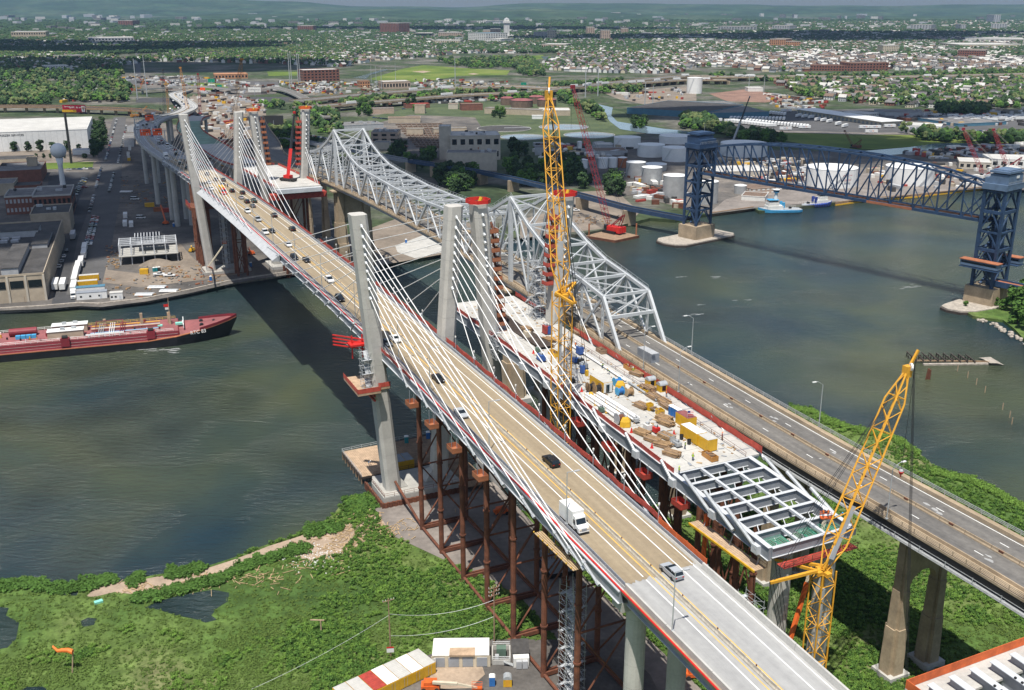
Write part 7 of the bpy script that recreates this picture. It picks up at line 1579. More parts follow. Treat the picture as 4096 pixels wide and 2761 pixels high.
for n_,poly,dens in REG:
 pw=[(p.x,p.y)for p in TP(n_,poly,2.0)];xs=[p[0]for p in pw];ys=[p[1]for p in pw]
 ang={1:.25,2:-.5,3:.95}[n_];ca,sa=math.cos(ang),math.sin(ang);cx_,cy_=(min(xs)+max(xs))/2,(min(ys)+max(ys))/2;ex=math.hypot(max(xs)-min(xs),max(ys)-min(ys))/2
 u_=np.arange(-ex,ex,12);v_=np.arange(-ex,ex,1.0);rows=[];y_=-ex
 while y_<ex:rows+=[y_,y_+22];y_+=50
 uu,vv=np.meshgrid(u_,np.array(rows));uu=uu.ravel()+rp.uniform(-2,2,uu.size);vv=vv.ravel()+rp.uniform(-3,3,vv.size)
 G=np.stack([cx_+uu*ca-vv*sa,cy_+uu*sa+vv*ca,np.full(uu.size,2.0)],1);ok=inpoly(G,pw)&(rp.rand(len(G))<dens*.93)
 q=npx(G);ok&=(q[:,0]>-60)&(q[:,0]<4160);G=G[ok]
 for p in G:cand.append((p[0],p[1],ang+(0 if rp.rand()<.8 else math.pi/2)+rp.uniform(-.05,.05)))
HWY=[smooth([tuple(T(n_,x_,y_,9))for n_,x_,y_ in l],4)for l in(((2,-300,690),(2,210,640),(2,700,605),(2,1150,590),(2,1500,600),(2,1900,560),(2,2326,520),(3,300,525),(3,800,520),(3,1300,525),(3,1900,515),(3,2500,500)),((2,-300,735),(2,300,690),(2,800,650),(2,1300,625),(2,1700,585),(2,2100,560),(2,2326,545),(3,300,545)),((1,-200,725),(1,300,725),(1,600,735),(1,950,750),(1,1050,770)))]
OCC=[]
def clear(n_,x_,y_,r_):p=T(n_,x_,y_);OCC.append((p.x,p.y,r_))
cand=np.array(cand);dist=np.hypot(cand[:,0],cand[:,1]);keep=np.ones(len(cand),bool)
for l in HWY[:2]:
 for a,b in zip(l[:-1],l[1:]):
  for f in(0,.33,.66):q=a+(b-a)*f;keep&=np.hypot(cand[:,0]-q.x,cand[:,1]-q.y)>42
BIG=[(2,(265,232),(392,235),22,(392,160),'office_tower','brown brick slab tower with many floors beside the woods','brick_red','brick_red',(9,12)),(2,(865,290),(985,295),40,(985,230),'hospital_block','white hospital block with a blue roof band','siding_white','siding_blue',(6,9)),(2,(985,300),(1090,302),40,(1090,268),'hospital_wing','long white hospital wing right of the white block','siding_white','roof_pale',(3,9)),(2,(1016,268),(1085,268),30,(1085,200),'office_tower','pinkish office tower left of the county tower','brick_pale','roof_grey',(7,6)),(2,(965,250),(1030,250),24,(1030,208),'office_tower','tan office block between hospital and county tower','brick_pale','roof_grey',(5,6)),(2,(1310,262),(1395,264),24,(1395,222),'office_block','grey glassy office block right of the county tower','siding_grey','roof_grey',(5,9)),(2,(1405,275),(1465,275),24,(1465,210),'office_block','tan stepped office block right of the grey one','tan_light','roof_pale',(6,5)),(2,(1672,245),(1725,245),22,(1725,188),'office_tower','brown crowned office tower of the pair downtown','brick_pale','brick_pale',(9,4)),(2,(1768,285),(1832,285),22,(1832,208),'office_tower','tan office tower right of the crowned one','brick_pale','roof_grey',(8,5)),(2,(1908,238),(1955,238),20,(1955,195),'office_tower','narrow brown apartment tower right of downtown','brick_pale','roof_brown',(7,4)),(2,(662,262),(820,262),22,(820,225),'school_block','brown long brick block left of the hospital','brick_pale','roof_brown',(4,12)),(2,(510,258),(620,258),30,(620,228),'office_block','dark glass office with white frame','glass_dark','roof_pale',(3,8)),(2,(630,305),(810,306),26,(810,278),'school_block','yellow brick school under the hospital','cream','roof_pale',(3,12)),(2,(1365,330),(1528,332),34,(1528,305),'warehouse_block','brown hall with white roof and tall bays','brick_pale','roof_pale',(1,12)),(2,(288,610),(472,604),26,(472,555),'substation_hall','brown brick substation hall before the ball field','brick_pale','roof_pale',(1,9)),(2,(128,598),(195,596),16,(195,555),'substation_house','tan block house left of the substation hall','brick_orange','roof_brown',(2,4)),(3,(590,328),(700,330),40,(700,270),'apartment_block','tall part of the tan brick hospital in the town','brick_orange','roof_brown',(5,8)),(3,(700,330),(800,330),40,(800,285),'apartment_block','lower part of the tan brick hospital in the town','brick_orange','roof_brown',(4,8)),(3,(1362,372),(1468,372),24,(1468,312),'apartment_block','cream apartment block among the white houses','cream','roof_pale',(6,9)),(3,(870,482),(1140,486),24,(1140,450),'school_building','long red brick school, lower left wing','brick_red','roof_brown',(2,14)),(3,(1140,486),(1400,482),30,(1400,430),'school_building','long red brick school, taller right wing','brick_red','roof_brown',(3,12)),(3,(1870,400),(2060,404),40,(2060,345),'mill_building','old red brick mill at the right of the town','brick_red','roof_brown',(4,12)),(3,(270,380),(375,382),26,(375,350),'school_building','dark red school among the houses at the left','brick_red','roof_brown',(2,8)),(3,(1925,290),(2330,295),60,(2330,268),'white_warehouse','pale long warehouse roofs far right','roof_pale','roof_pale',(1,12)),(3,(1880,330),(2300,330),70,(2300,306),'white_warehouse','pale long warehouse nearest of the far right pair','cream','roof_pale',(1,12)),(1,(80,268),(315,266),40,(315,218),'long_hall','long tan hall with pale roof far left','tan_wall','roof_pale',(2,14)),(1,(605,300),(915,296),50,(915,258),'long_hall','pale low factory among dark trees','siding_grey','roof_pale',(2,14)),(1,(2030,218),(2135,218),24,(2135,178),'apartment_block','red apartment tower group at the upper left','brick_red','brick_red',(6,8)),(1,(808,182),(905,182),30,(905,142),'apartment_block','dark red tower behind the woods upper left','brick_red','roof_brown',(6,6)),(1,(1465,540),(1690,535),30,(1690,505),'plaza_building','wide building with a tan hipped roof at the interchange','brick_orange','brick_orange',(1,10)),(1,(2070,560),(2315,552),30,(2315,475),'brick_school','red brick school with white roof beside the pylons','brick_red','roof_pale',(4,10)),(1,(310,490),(470,485),26,(470,448),'office_block','white office block among trees at the left','siding_white','roof_pale',(3,9)),(1,(445,412),(600,405),30,(600,378),'office_block','brown long block among the white houses left','brick_pale','roof_grey',(3,10)),(3,(240,215),(390,220),30,(390,185),'apartment_block','grey apartment towers in the dark woods','siding_grey','roof_grey',(4,8)),(3,(610,212),(725,214),24,(725,178),'apartment_block','grey apartment block right in the dark woods','siding_grey','roof_grey',(4,7)),(3,(1550,210),(1690,212),24,(1690,172),'apartment_block','grey slab blocks in the woods at the right','siding_grey','roof_grey',(5,7)),(3,(1893,212),(1928,212),18,(1928,170),'apartment_block','slim grey tower in the woods at the right','siding_grey','roof_grey',(6,3)),(3,(2100,205),(2208,206),24,(2208,165),'apartment_block','grey tower pair at the far right woods','siding_grey','roof_grey',(5,6)),(3,(2118,160),(2162,160),24,(2162,104),'apartment_block','dark tower on the skyline far right','siding_grey','roof_grey',(8,3)),(3,(618,90),(685,90),60,(685,60),'hill_tower','pinkish tower group on the distant ridge','brick_pale','roof_pale',(4,4)),(3,(920,96),(958,96),50,(958,70),'hill_tower','small pinkish tower right of the ridge group','brick_pale','roof_pale',(4,3)),(3,(1065,98),(1125,98),50,(1125,76),'hill_tower','pale slab on the distant ridge','siding_grey','roof_pale',(3,4)),(2,(1842,110),(1902,110),40,(1902,88),'hill_tower','pink slab before the distant ridge','brick_pale','roof_pale',(3,4)),(2,(700,155),(750,155),40,(750,134),'hill_tower','white block in the far woods','siding_white','roof_pale',(2,4)),(2,(900,165),(985,166),60,(985,146),'hill_tower','white low block in the far woods','siding_white','roof_pale',(2,6))]
for n_,a,b,dp,t_,nm,lb_,wl,rf,wn in BIG:
 A_,B_=T(n_,*a),T(n_,*b);k_=max(1,A_.y/1500);h=max(4,hpx(B_,TX[n_][0]+t_[0]/K,TX[n_][1]+t_[1]/K));bld(nm,lb_,'building',A_,B_,dp*k_,h,wl,rf,.6*k_,(wn[0],wn[1],'glass_dark'));c_=(A_+B_)/2;OCC.append((c_.x,c_.y+dp*k_/2,(B_-A_).length*.62+8))
A_,B_=T(2,1102,262),T(2,1152,262);w_=(B_-A_).length;c_=(A_+B_)/2;zt=hpx(c_,(1365+1126/K),128/K);o=thing('county_tower','tall white tower with a stepped crown standing above the town','tower',c_)
MB().box((c_.x,c_.y+w_/2,2+zt*.4),(w_*.78,w_*.78,zt*.8)).build('shaft','siding_white',o);MB().box((c_.x,c_.y+w_/2,2+zt*.83),(w_,w_,zt*.1)).box((c_.x,c_.y+w_/2,2+zt*.91),(w_*.7,w_*.7,zt*.08)).build('crown_block','siding_white',o);MB().lathe(c_.x,c_.y+w_/2,[(w_*.4,2+zt*.95),(w_*.3,2+zt*1.0),(0,2+zt*1.06)],8).build('cap','siding_grey',o);MB().box((c_.x,c_.y+w_/2,8),(w_*2.0,w_*1.6,12)).build('base_block','siding_white',o)
for i in range(4):MB().box((c_.x-w_*.3+i*w_*.2,c_.y+w_*.1,2+zt*.42),(w_*.07,.4,zt*.66)).build('window_strip','siding_grey',o)
OCC.append((c_.x,c_.y,40))
for x_,y_,r_ in OCC:keep&=np.hypot(cand[:,0]-x_,cand[:,1]-y_)>r_
cand=cand[keep];dist=np.hypot(cand[:,0],cand[:,1]);order=np.argsort(dist)
HL={'siding_white':'white','siding_grey':'grey','cream':'cream','brick_red':'brick'};RL={'roof_grey':'grey','roof_brown':'brown','roof_pale':'pale','roof_dark':'dark'}
for i in order[:300]:
 x_,y_,a=cand[i];wm=HW[rnd.randrange(5)][0];rm=rnd.choice(HR);o=bpy.data.objects.new('house',hw_me[wm]);C.objects.link(o);o.location=(x_,y_,2.0);o.rotation_euler=(0,0,a);s_=rnd.uniform(.85,1.25);o.scale=(s_*rnd.uniform(.9,1.2),s_,rnd.uniform(.8,1.15))
 tag(o,HL[wm]+' town house with a '+RL[rm]+' gable roof beyond the freight terminal','house','houses of the town');
 for nm,me in(('roof',hr_me[rm]),('window',win_me)):r_=bpy.data.objects.new(nm,me);C.objects.link(r_);r_.parent=o
rest=cand[order[300:]];V0,F0,M0=[],[],[];wv_,rv0=hwall(),hroof();base_v=np.array(wv_.v+rv0.v);nW=len(wv_.v);fb=wv_.f+[tuple(i+nW for i in f)for f in rv0.f[:2]];isr=[0]*len(wv_.f)+[1]*2
mb=MB();mats_=['siding_white','siding_grey','cream','brick_red','roof_grey','roof_brown','roof_pale','roof_dark']
for x_,y_,a in rest:
 if rnd.random()<.12 and y_>2300:continue
 s_=rnd.uniform(.85,1.2);h=rnd.uniform(.8,1.15);
 if rnd.random()<.05:s_*=1.9
 ca,sa=math.cos(a),math.sin(a);k_=len(mb.v);vv=base_v*np.array([s_,s_,h]);mb.v.extend(zip((x_+vv[:,0]*ca-vv[:,1]*sa).tolist(),(y_+vv[:,0]*sa+vv[:,1]*ca).tolist(),(vv[:,2]+2).tolist()));mb.f.extend([tuple(i+k_ for i in f)for f in fb]);wi=rnd.choice([0,0,0,1,2,3]);ri=4+rnd.randrange(4);mb.m.extend([ri if q else wi for q in isr])
mb.build('distant_houses',mats_,kind='stuff')
def sample(n_,poly,cnt,world=False):
 pw=[(p.x,p.y)for p in TP(n_,poly,2.0)]if not world else poly;xs=[p[0]for p in pw];ys=[p[1]for p in pw];Q=np.stack([rp.uniform(min(xs),max(xs),cnt*4),rp.uniform(min(ys),max(ys),cnt*4),np.full(cnt*4,2.0)],1);return Q[inpoly(Q,pw)][:cnt]
tr_pts=[]
for n_,poly,dens in REG:tr_pts.append(sample(n_,poly,int({1:4200,2:1500,3:1500}[n_]*(1.5-dens))))
WOOD=[(1,[(0,455),(620,440),(830,470),(840,560),(700,580),(420,560),(0,560)],380),(1,[(0,570),(400,580),(860,560),(900,600),(880,660),(620,640),(300,690),(0,690)],230),(1,[(0,655),(330,640),(345,715),(180,725),(0,735)],160),(1,[(420,640),(560,655),(870,670),(880,700),(600,700),(430,690)],110),(1,[(1370,400),(1890,370),(1900,420),(1500,430)],220),(2,[(660,420),(1150,400),(1300,400),(1370,470),(1380,530),(1250,520),(1150,470),(800,465)],420),(2,[(1180,430),(1360,440),(1385,530),(1220,520)],120),(2,[(1440,590),(1900,570),(2060,600),(2040,640),(1650,640),(1440,640)],280),(2,[(1500,640),(1640,720),(1840,760),(1850,820),(1990,850),(1960,880),(1760,830),(1650,760),(1480,690)],220),(2,[(480,660),(1000,650),(1450,640),(1440,680),(1000,690),(600,690)],240),(2,[(0,690),(440,690),(440,720),(0,740)],120),(3,[(150,520),(500,545),(600,540),(900,530),(1500,520),(2326,490),(2326,530),(1500,545),(900,560),(500,560),(250,555)],380),(3,[(740,610),(950,640),(950,680),(800,660)],70),(3,[(1480,660),(1500,640),(1530,700),(1480,710)],14),(3,[(1700,740),(1950,735),(2100,740),(2060,785),(1780,790)],130),(3,[(2050,640),(2326,640),(2326,740),(2120,750)],80),(3,[(0,805),(180,830),(330,905),(600,950),(700,985),(420,975),(210,905),(0,890)],170),(3,[(1480,905),(1760,925),(1950,960),(2326,940),(2326,990),(1900,985),(1650,960)],120),(1,[(1730,700),(1900,720),(2180,740),(2300,800),(2320,940),(2150,930),(2100,830),(1900,770)],120),(1,[(1800,880),(2000,900),(2090,960),(2050,1020),(1850,1010),(1780,940)],110)]
for n_,poly,k_ in WOOD:tr_pts.append(sample(n_,poly,k_))
NEARW=[(2,[(650,1190),(900,1190),(940,1290),(760,1330),(640,1260)],46),(2,[(1090,1150),(1420,1140),(1430,1290),(1200,1270)],40),(2,[(1500,1130),(1620,1140),(1700,1260),(1640,1300),(1500,1250)],34),(2,[(1780,1270),(1920,1240),(1920,1340),(1800,1350)],12),(2,[(320,1040),(430,1030),(430,1080),(330,1090)],12),(2,[(420,1100),(640,1110),(600,1130),(480,1190)],9),(2,[(560,1060),(640,1070),(630,1120),(560,1110)],6),(2,[(1140,1010),(1250,1030),(1280,1080),(1160,1060)],10),(2,[(90,720),(220,720),(215,810),(100,800)],14),(2,[(450,700),(505,700),(505,762),(450,762)],5),(2,[(1960,840),(2070,850),(2050,880),(1980,880)],10),(1,[(1900,900),(2060,960),(2160,980),(2160,1010),(1900,1000)],16),(2,[(1010,760),(1040,765),(1110,800),(1120,815),(990,805)],5),(5,[(-20,0),(300,-60),(330,-40),(100,20)],0)]
nl={}
for n_,poly,k_ in NEARW:
 for p in sample(n_,poly,k_):tree(p,rnd.choice([0,0,1,2]),rnd.uniform(.7,1.25),'dark leafy tree in the clump '+{0:'between the truss bridge and the railway viaduct',1:'behind the yellow lattice crane',2:'by the dark red boom at the viaduct',3:'beside the pipe rack of the tanks',4:'near the truss bridge end',5:'at the railway viaduct',6:'before the tan plant hall',7:'below the clarifier basins',8:'left of the pump houses',9:'behind the pump houses',10:'on the creek bank behind the tanks',11:'beside the far approach road',12:'between the plant halls',13:''}[NEARW.index((n_,poly,k_))],'clump trees '+str(NEARW.index((n_,poly,k_))))if k_ else None
TP_=np.concatenate(tr_pts);ok=np.ones(len(TP_),bool)
for x_,y_,r_ in OCC:ok&=np.hypot(TP_[:,0]-x_,TP_[:,1]-y_)>r_*.9
for l in HWY:
 for a,b in zip(l[:-1],l[1:]):
  for f in(0,.5):q=a+(b-a)*f;ok&=np.hypot(TP_[:,0]-q.x,TP_[:,1]-q.y)>26
WP=[[(p.x,p.y)for p in TP(n_,l)]for n_,l in((2,[(1500,670),(1640,690),(1760,702),(1880,725),(1870,790),(1900,820),(2010,840),(2210,870),(2410,890),(2340,940),(2080,930),(1880,900),(1800,840),(1760,775),(1690,735),(1540,715)]),(3,[(1200,1020),(1550,995),(1720,970),(2030,975),(1960,1010),(1620,1055),(1360,1075)]),(2,[(70,545),(150,505),(310,462),(340,478),(170,550)]))]
for q in WP:ok&=~inpoly(TP_,q)
for q in CURVE:ok&=np.hypot(TP_[:,0]-q.x,TP_[:,1]-q.y)>24
TP_=TP_[ok];d_=np.hypot(TP_[:,0],TP_[:,1]);od=np.argsort(d_)
LM=[(o.location.x,o.location.y,o['label'].split(',')[0].split(' with ')[0])for o in C.objects if o.parent is None and o.get('category')in('building','plant building','warehouse','storage tank','tank','water basin','pole','factory','freight shed','depot','billboard')]
for i in od[:70]:k_=rnd.choice([0,1,2,3]);q=min(LM,key=lambda l:(l[0]-TP_[i][0])**2+(l[1]-TP_[i][1])**2)[2];tree(TP_[i],k_,rnd.uniform(.8,1.3),('dark' if k_<2 else 'mid')+' green tree standing near the '+' '.join(q.split()[:9]),'trees of the far shore')
TP_=TP_[od[70:]];rsel=rp.rand(len(TP_))
blobs=[blob_crown(40+i,5.2,10,9).mesh('clump',m_)for i,m_ in enumerate(('leaf_dark','leaf_mid','leaf_olive'))]
for lo,hi,bl,nm in((0,.45,0,'town_trees'),(.45,.8,1,'green_town_trees'),(.8,1.01,2,'olive_town_trees')):
 q=TP_[(rsel>=lo)&(rsel<hi)];scatter(nm,q,rp.uniform(.75,1.35,len(q))[:,None]*np.ones((1,3))*np.array([[1,1,.95]]),blobs[bl])
far=[];N_=30000
ang=rp.uniform(-.50,.50,N_);ru=rp.rand(N_);rr3=1/(1/2900.+ru*(1/9500.-1/2900.));Q=np.stack([rr3*np.sin(ang),rr3*np.cos(ang),np.full(N_,2.0)],1)
nn=np.array([mnoise.noise(Vector((q[0]*.0011,q[1]*.0006,3.3)))+.6*mnoise.noise(Vector((q[0]*.004,q[1]*.002,1.3)))for q in Q]);ok=(nn>-.42)|(rr3>5200)
for x_,y_,r_ in OCC:ok&=np.hypot(Q[:,0]-x_,Q[:,1]-y_)>r_
Q=Q[ok];rr3=rr3[ok];k_=(rp.uniform(.9,1.5,len(Q))*np.clip(rr3/3600,1,2.6))[:,None];scatter('far_woods',Q,np.concatenate([k_*1.25,k_*1.25,np.clip(k_*.75,.8,1.25)],1),blobs[0])
mb=MB()
for i in range(420):
 a=rp.uniform(-.48,.48);r_=1/(1/3600.+rp.rand()*(1/11500.-1/3600.));s_=rp.uniform(10,34)*r_/6000;mb.box((r_*math.sin(a),r_*math.cos(a),2+9*r_/6000),(s_*1.6,s_,18*r_/6000),rp.uniform(0,3),mi=int(rp.randint(0,3)))
mb.build('distant_roofs',['roof_grey','roof_pale','siding_grey'],kind='stuff')
mb=MB();yr=random.Random(9)
for n_,poly,k_ in((1,[(820,520),(1300,520),(1900,590),(1880,640),(1400,640),(840,560)],260),(1,[(1290,660),(1500,640),(1800,690),(1830,900),(1700,1100),(1500,1180),(1250,1000)],260),(1,[(1900,560),(2300,580),(2320,640),(2000,640)],160),(1,[(0,600),(900,620),(860,700),(0,700)],120),(2,[(-300,560),(260,560),(260,640),(-300,650)],140),(2,[(500,540),(1150,560),(1130,600),(500,610)],120),(2,[(1300,990),(1960,980),(1940,1080),(1400,1110)],130),(2,[(1900,1180),(2326,1290),(2326,1420),(2050,1400)],70),(3,[(250,1100),(850,1090),(850,1290),(560,1290)],150),(3,[(1250,1150),(2300,1100),(2300,1260),(1300,1310)],130),(3,[(1500,1040),(2326,980),(2326,1060),(1700,1090)],150),(3,[(560,640),(1000,690),(950,760),(600,730)],140),(3,[(1400,760),(2326,745),(2326,860),(1500,870)],170),(2,[(-100,700),(460,690),(1200,670),(1200,690),(460,715),(-100,725)],110),(2,[(1800,620),(2326,600),(2326,690),(1950,690)],60)):
 for p in sample(n_,poly,k_):
  L_=yr.choice([3,4,5,8,12]);z=yr.uniform(1.2,3.6);mb.box((p[0],p[1],2.1+z/2),(L_,yr.uniform(2,3.2)*(1 if L_<9 else 1.5),z),yr.uniform(0,3),mi=yr.choice([0,0,0,1,1,1,1,2,2,2,2,3,3,4,5,6,6]))
mb.build('yard_clutter',['siding_white','siding_grey','roof_dark','rust','yellow','red_paint','tan_wall'],kind='stuff')
for l,wd,lb_,m_ in((HWY[0],15,'long grey elevated turnpike viaduct crossing behind the treatment plant','old_asphalt'),(HWY[1],11,'second elevated highway running in front of the turnpike','old_asphalt'),(HWY[2],9,'dark low railway viaduct behind the white freezer warehouse','wood_dark')):
 o=thing('highway_viaduct',lb_,'viaduct',l[len(l)//2]);MB().sweep(l,[(-wd,0),(-wd,-1.4),(wd,-1.4),(wd,0)]).build('deck',m_,o)
 for sd in(-1,1):MB().sweep(offs(l,sd*wd),[(-.3,-1.3),(.3,-1.3),(.3,1.0),(-.3,1.0)]).build('parapet','old_concrete' if wd>9 else 'wood',o)
 if wd>9:MB().sweep(offs(l,0),[(-.3,0),(-.2,.9),(.2,.9),(.3,0)]).build('median','concrete',o)
 for i in range(0,len(l),1):MB().box((l[i].x,l[i].y,4.6),(3,wd*1.6,6.0),.4).build('pier','old_concrete',o)
l=smooth([tuple(T(1,x_,y_,8))for x_,y_ in((2240,800),(2180,755),(2090,680),(1990,630),(1890,600),(1820,595))],4);o=thing('ramp_viaduct','curving grey ramp viaduct right of the far pylons','viaduct',l[8]);MB().sweep(l,[(-6,0),(-6,-1.5),(6,-1.5),(6,0)]).build('deck','old_asphalt',o)
for sd in(-1,1):MB().sweep(offs(l,sd*6),[(-.25,-1.4),(.25,-1.4),(.25,1),(-.25,1)]).build('parapet','concrete',o)
for i in range(2,len(l),4):MB().box((l[i].x,l[i].y,4.0),(2,8,5.0),.4).build('pier','concrete',o)
l=smooth([tuple(T(1,x_,y_,9))for x_,y_ in((940,610),(1100,598),(1250,590),(1420,590),(1600,610))],4);o=thing('overpass','low dark overpass where the curved approach meets the interchange','overpass',l[6]);MB().sweep(l,[(-7,0),(-7,-1.6),(7,-1.6),(7,0)]).build('deck','asphalt',o);MB().sweep(offs(l,7),[(-.3,-1.5),(.3,-1.5),(.3,1),(-.3,1)]).build('parapet','concrete',o)
for i in range(1,len(l),4):MB().box((l[i].x,l[i].y,4.5),(2,10,6.0),.2).build('pier','concrete',o)
for n_,x_,y0,y1,r_,lb_ in((1,938,680,400,1.1,'tall grey monopole left of the interchange'),(1,1003,660,375,1.0,'tall grey monopole right beside its twin at the interchange'),(1,1978,612,365,1.0,'left grey transmission pole of the upper pair'),(1,1990,600,368,1.0,'second grey transmission pole of the upper pair'),(1,2034,580,372,1.0,'third grey transmission pole by the brick school'),(1,2046,575,372,1.0,'rightmost grey transmission pole by the brick school'),(2,777,580,390,1.0,'tall pale pole before the ball field'),(2,1663,665,435,1.1,'tall pale transmission pole by the river, left'),(2,1748,655,450,1.1,'tall pale transmission pole by the river, right'),(2,2068,725,560,.9,'pale transmission pole at the excavation, left'),(2,2122,715,585,.9,'pale transmission pole at the excavation, right'),(2,205,560,450,.6,'thin substation mast, left'),(2,240,610,450,.6,'thin substation mast, middle'),(2,275,610,460,.6,'thin substation mast, right'),(3,452,590,510,.8,'white mast left in the red earth yard'),(3,553,635,520,.8,'white mast right in the red earth yard'),(2,372,600,430,.5,'dark mast behind the substation hall'),(2,1272,640,570,.5,'dark stem of the green roadside sign')):
 p=T(n_,x_,y0);h=zat(TX[n_][0]+x_/K-(x_-TX[n_][0]*0)*0,TX[n_][1]+y1/K,p);o=MB().tube(p,(p.x,p.y,h),r_*.8,r_*.4,n=7).build('transmission_pole','galv',None,org=tuple(p));tag(o,lb_,'pole')
for n_,x_,y_,w2,h2,m_,lb_ in((2,1243,575,36,24,'sign_green','bright green roadside board above the turnpike'),(1,1870,820,130,60,'sign_black','dark roadside billboard right of the far pylons'),(1,1738,612,82,30,'siding_white','white roadside billboard above the interchange'),(1,1443,550,44,22,'sign_green','green highway sign at the interchange'),(1,1498,588,30,18,'sign_green','small green highway sign at the interchange'),(1,1160,603,32,14,'road_sign_orange','orange road sign beyond the curved approach, left'),(1,1383,607,32,18,'road_sign_orange','orange road sign beyond the curved approach, right')):
 p=T(n_,x_,y_+h2*1.6);k_=p.length/FPX/K;z=zat(TX[n_][0]+x_/K,TX[n_][1]+y_/K,p);o=thing('road_sign',lb_,'sign',p);MB().box((p.x,p.y,z),(w2*k_,.4,h2*k_)).build('panel',m_,o);MB().tube(p,(p.x,p.y,z),.35,n=6).build('post','steel_grey',o)
 if m_=='siding_white':text('sign_text','SANSONE AUTO.com',o,(0,-.3,z-p.z),(R(90),0,0),w2*k_*.085,'sign_black')
# ================================================================ VEHICLES
PAINT={'black':(.012,.012,.014),'white':(.72,.72,.71),'silver':(.36,.38,.40),'grey':(.13,.14,.15),'blue':(.03,.07,.17),'red':(.25,.02,.02),'green':(.02,.05,.035),'tan':(.33,.27,.19),'yellow':(.6,.42,.03)}
for k_,c_ in PAINT.items():mat('car_'+k_,c_,.25,.05,1)
PRF={'sedan':(4.7,1.8,[(-2.3,.35),(-2.35,.85),(-2.2,1.0),(-1.5,1.03),(1.0,.98),(2.2,.8),(2.35,.6),(2.3,.35)],[(-1.75,1.0),(-1.1,1.42),(.25,1.44),(1.05,.98)]),'suv':(4.8,1.9,[(-2.35,.4),(-2.4,1.0),(-2.3,1.15),(1.0,1.12),(2.2,.98),(2.4,.7),(2.35,.4)],[(-2.3,1.12),(-2.0,1.68),(.35,1.72),(1.15,1.1)]),'pickup':(5.6,1.95,[(-2.8,.5),(-2.8,1.1),(1.2,1.12),(2.6,1.05),(2.8,.8),(2.75,.5)],[(-.7,1.1),(-.55,1.75),(.8,1.78),(1.5,1.1)]),'van':(5.6,2.0,[(-2.8,.4),(-2.8,1.2),(1.6,1.2),(2.6,1.0),(2.75,.7),(2.7,.4)],[(-2.78,1.18),(-2.7,2.2),(1.1,2.2),(2.0,1.15)])}
def loftx(ring,hw,top=1.0):n_=len(ring);return MB().loft([[(x_,-hw*(top if z>1.2 else 1),z)for x_,z in ring],[(x_,hw*(top if z>1.2 else 1),z)for x_,z in ring]])
CM={}
def carmesh(kind,col):
 if(kind,col)in CM:return CM[(kind,col)]
 L_,W_,lo,hi=PRF[kind];mb=loftx(lo,W_/2);b=len(hi);zt=hi[1][1]
 mb.add([(x_,s_*W_*.40,z)for s_ in(-1,1)for x_,z in((hi[1][0],zt-.02),(hi[2][0],zt-.02),(hi[2][0],zt+.03),(hi[1][0],zt+.03))],[(0,1,2,3),(7,6,5,4),(3,2,6,7),(0,3,7,4),(1,5,6,2)])
 for xx in(hi[1][0]*.35+hi[2][0]*.65,):mb.box((xx-.6,0,(zt+1.05)/2),(.12,W_*.84,zt-1.0))
 body=mb.mesh('body','car_'+col)
 if(kind,)not in CM:
  gl=MB().loft([[(x_,s_*W_/2*(.9 if z<1.3 else .79),z)for x_,z in hi]for s_ in(-1,1)]).mesh('window','glass_dark')
  w_=MB().tube((0,-.12,0),(0,.12,0),.34,n=10).mesh('wheel','rubber');hl=MB().box((0,0,0),(.08,.34,.16)).mesh('headlight','white_paint');tl=MB().box((0,0,0),(.08,.3,.2)).mesh('tail_light','red_bright');CM[(kind,)]=(gl,w_,hl,tl)
 CM[(kind,col)]=(body,)+CM[(kind,)];return CM[(kind,col)]
def car(p,rz,kind,col,label,group=None,detail=True,pitch=0):
 b,gl,w_,hl,tl=carmesh(kind,col);o=bpy.data.objects.new({'sedan':'car','suv':'suv','pickup':'pickup_truck','van':'van'}[kind],b);C.objects.link(o);o.location=p;o.rotation_euler=(0,pitch,rz);tag(o,label,{'suv':'car','sedan':'car','pickup':'pickup truck','van':'van'}[kind],group)
 L_,W_=PRF[kind][:2];ch=[('window',gl,(0,0,0))]
 if detail:ch+=[('wheel',w_,(sx*L_*.30,sy*W_*.47,.34))for sx in(-1,1)for sy in(-1,1)]+[('headlight',hl,(L_*.495,sy*W_*.34,.72))for sy in(-1,1)]+[('tail_light',tl,(-L_*.497,sy*W_*.36,.85))for sy in(-1,1)]
 for nm,me,lc in ch:c_=bpy.data.objects.new(nm,me);C.objects.link(c_);c_.parent=o;c_.location=lc
 return o
R6=lambda x,y:(700+x/3.877,780+y/3.877);R5=lambda x,y:(700+x/3.877,400+y/3.877);R3=lambda x,y:(1300+x/2.326,1250+y/2.326);R1=lambda x,y:(2000+x/2.326,1700+y/2.326);R4_=lambda x,y:(2100+x/2.326,1300+y/2.326)
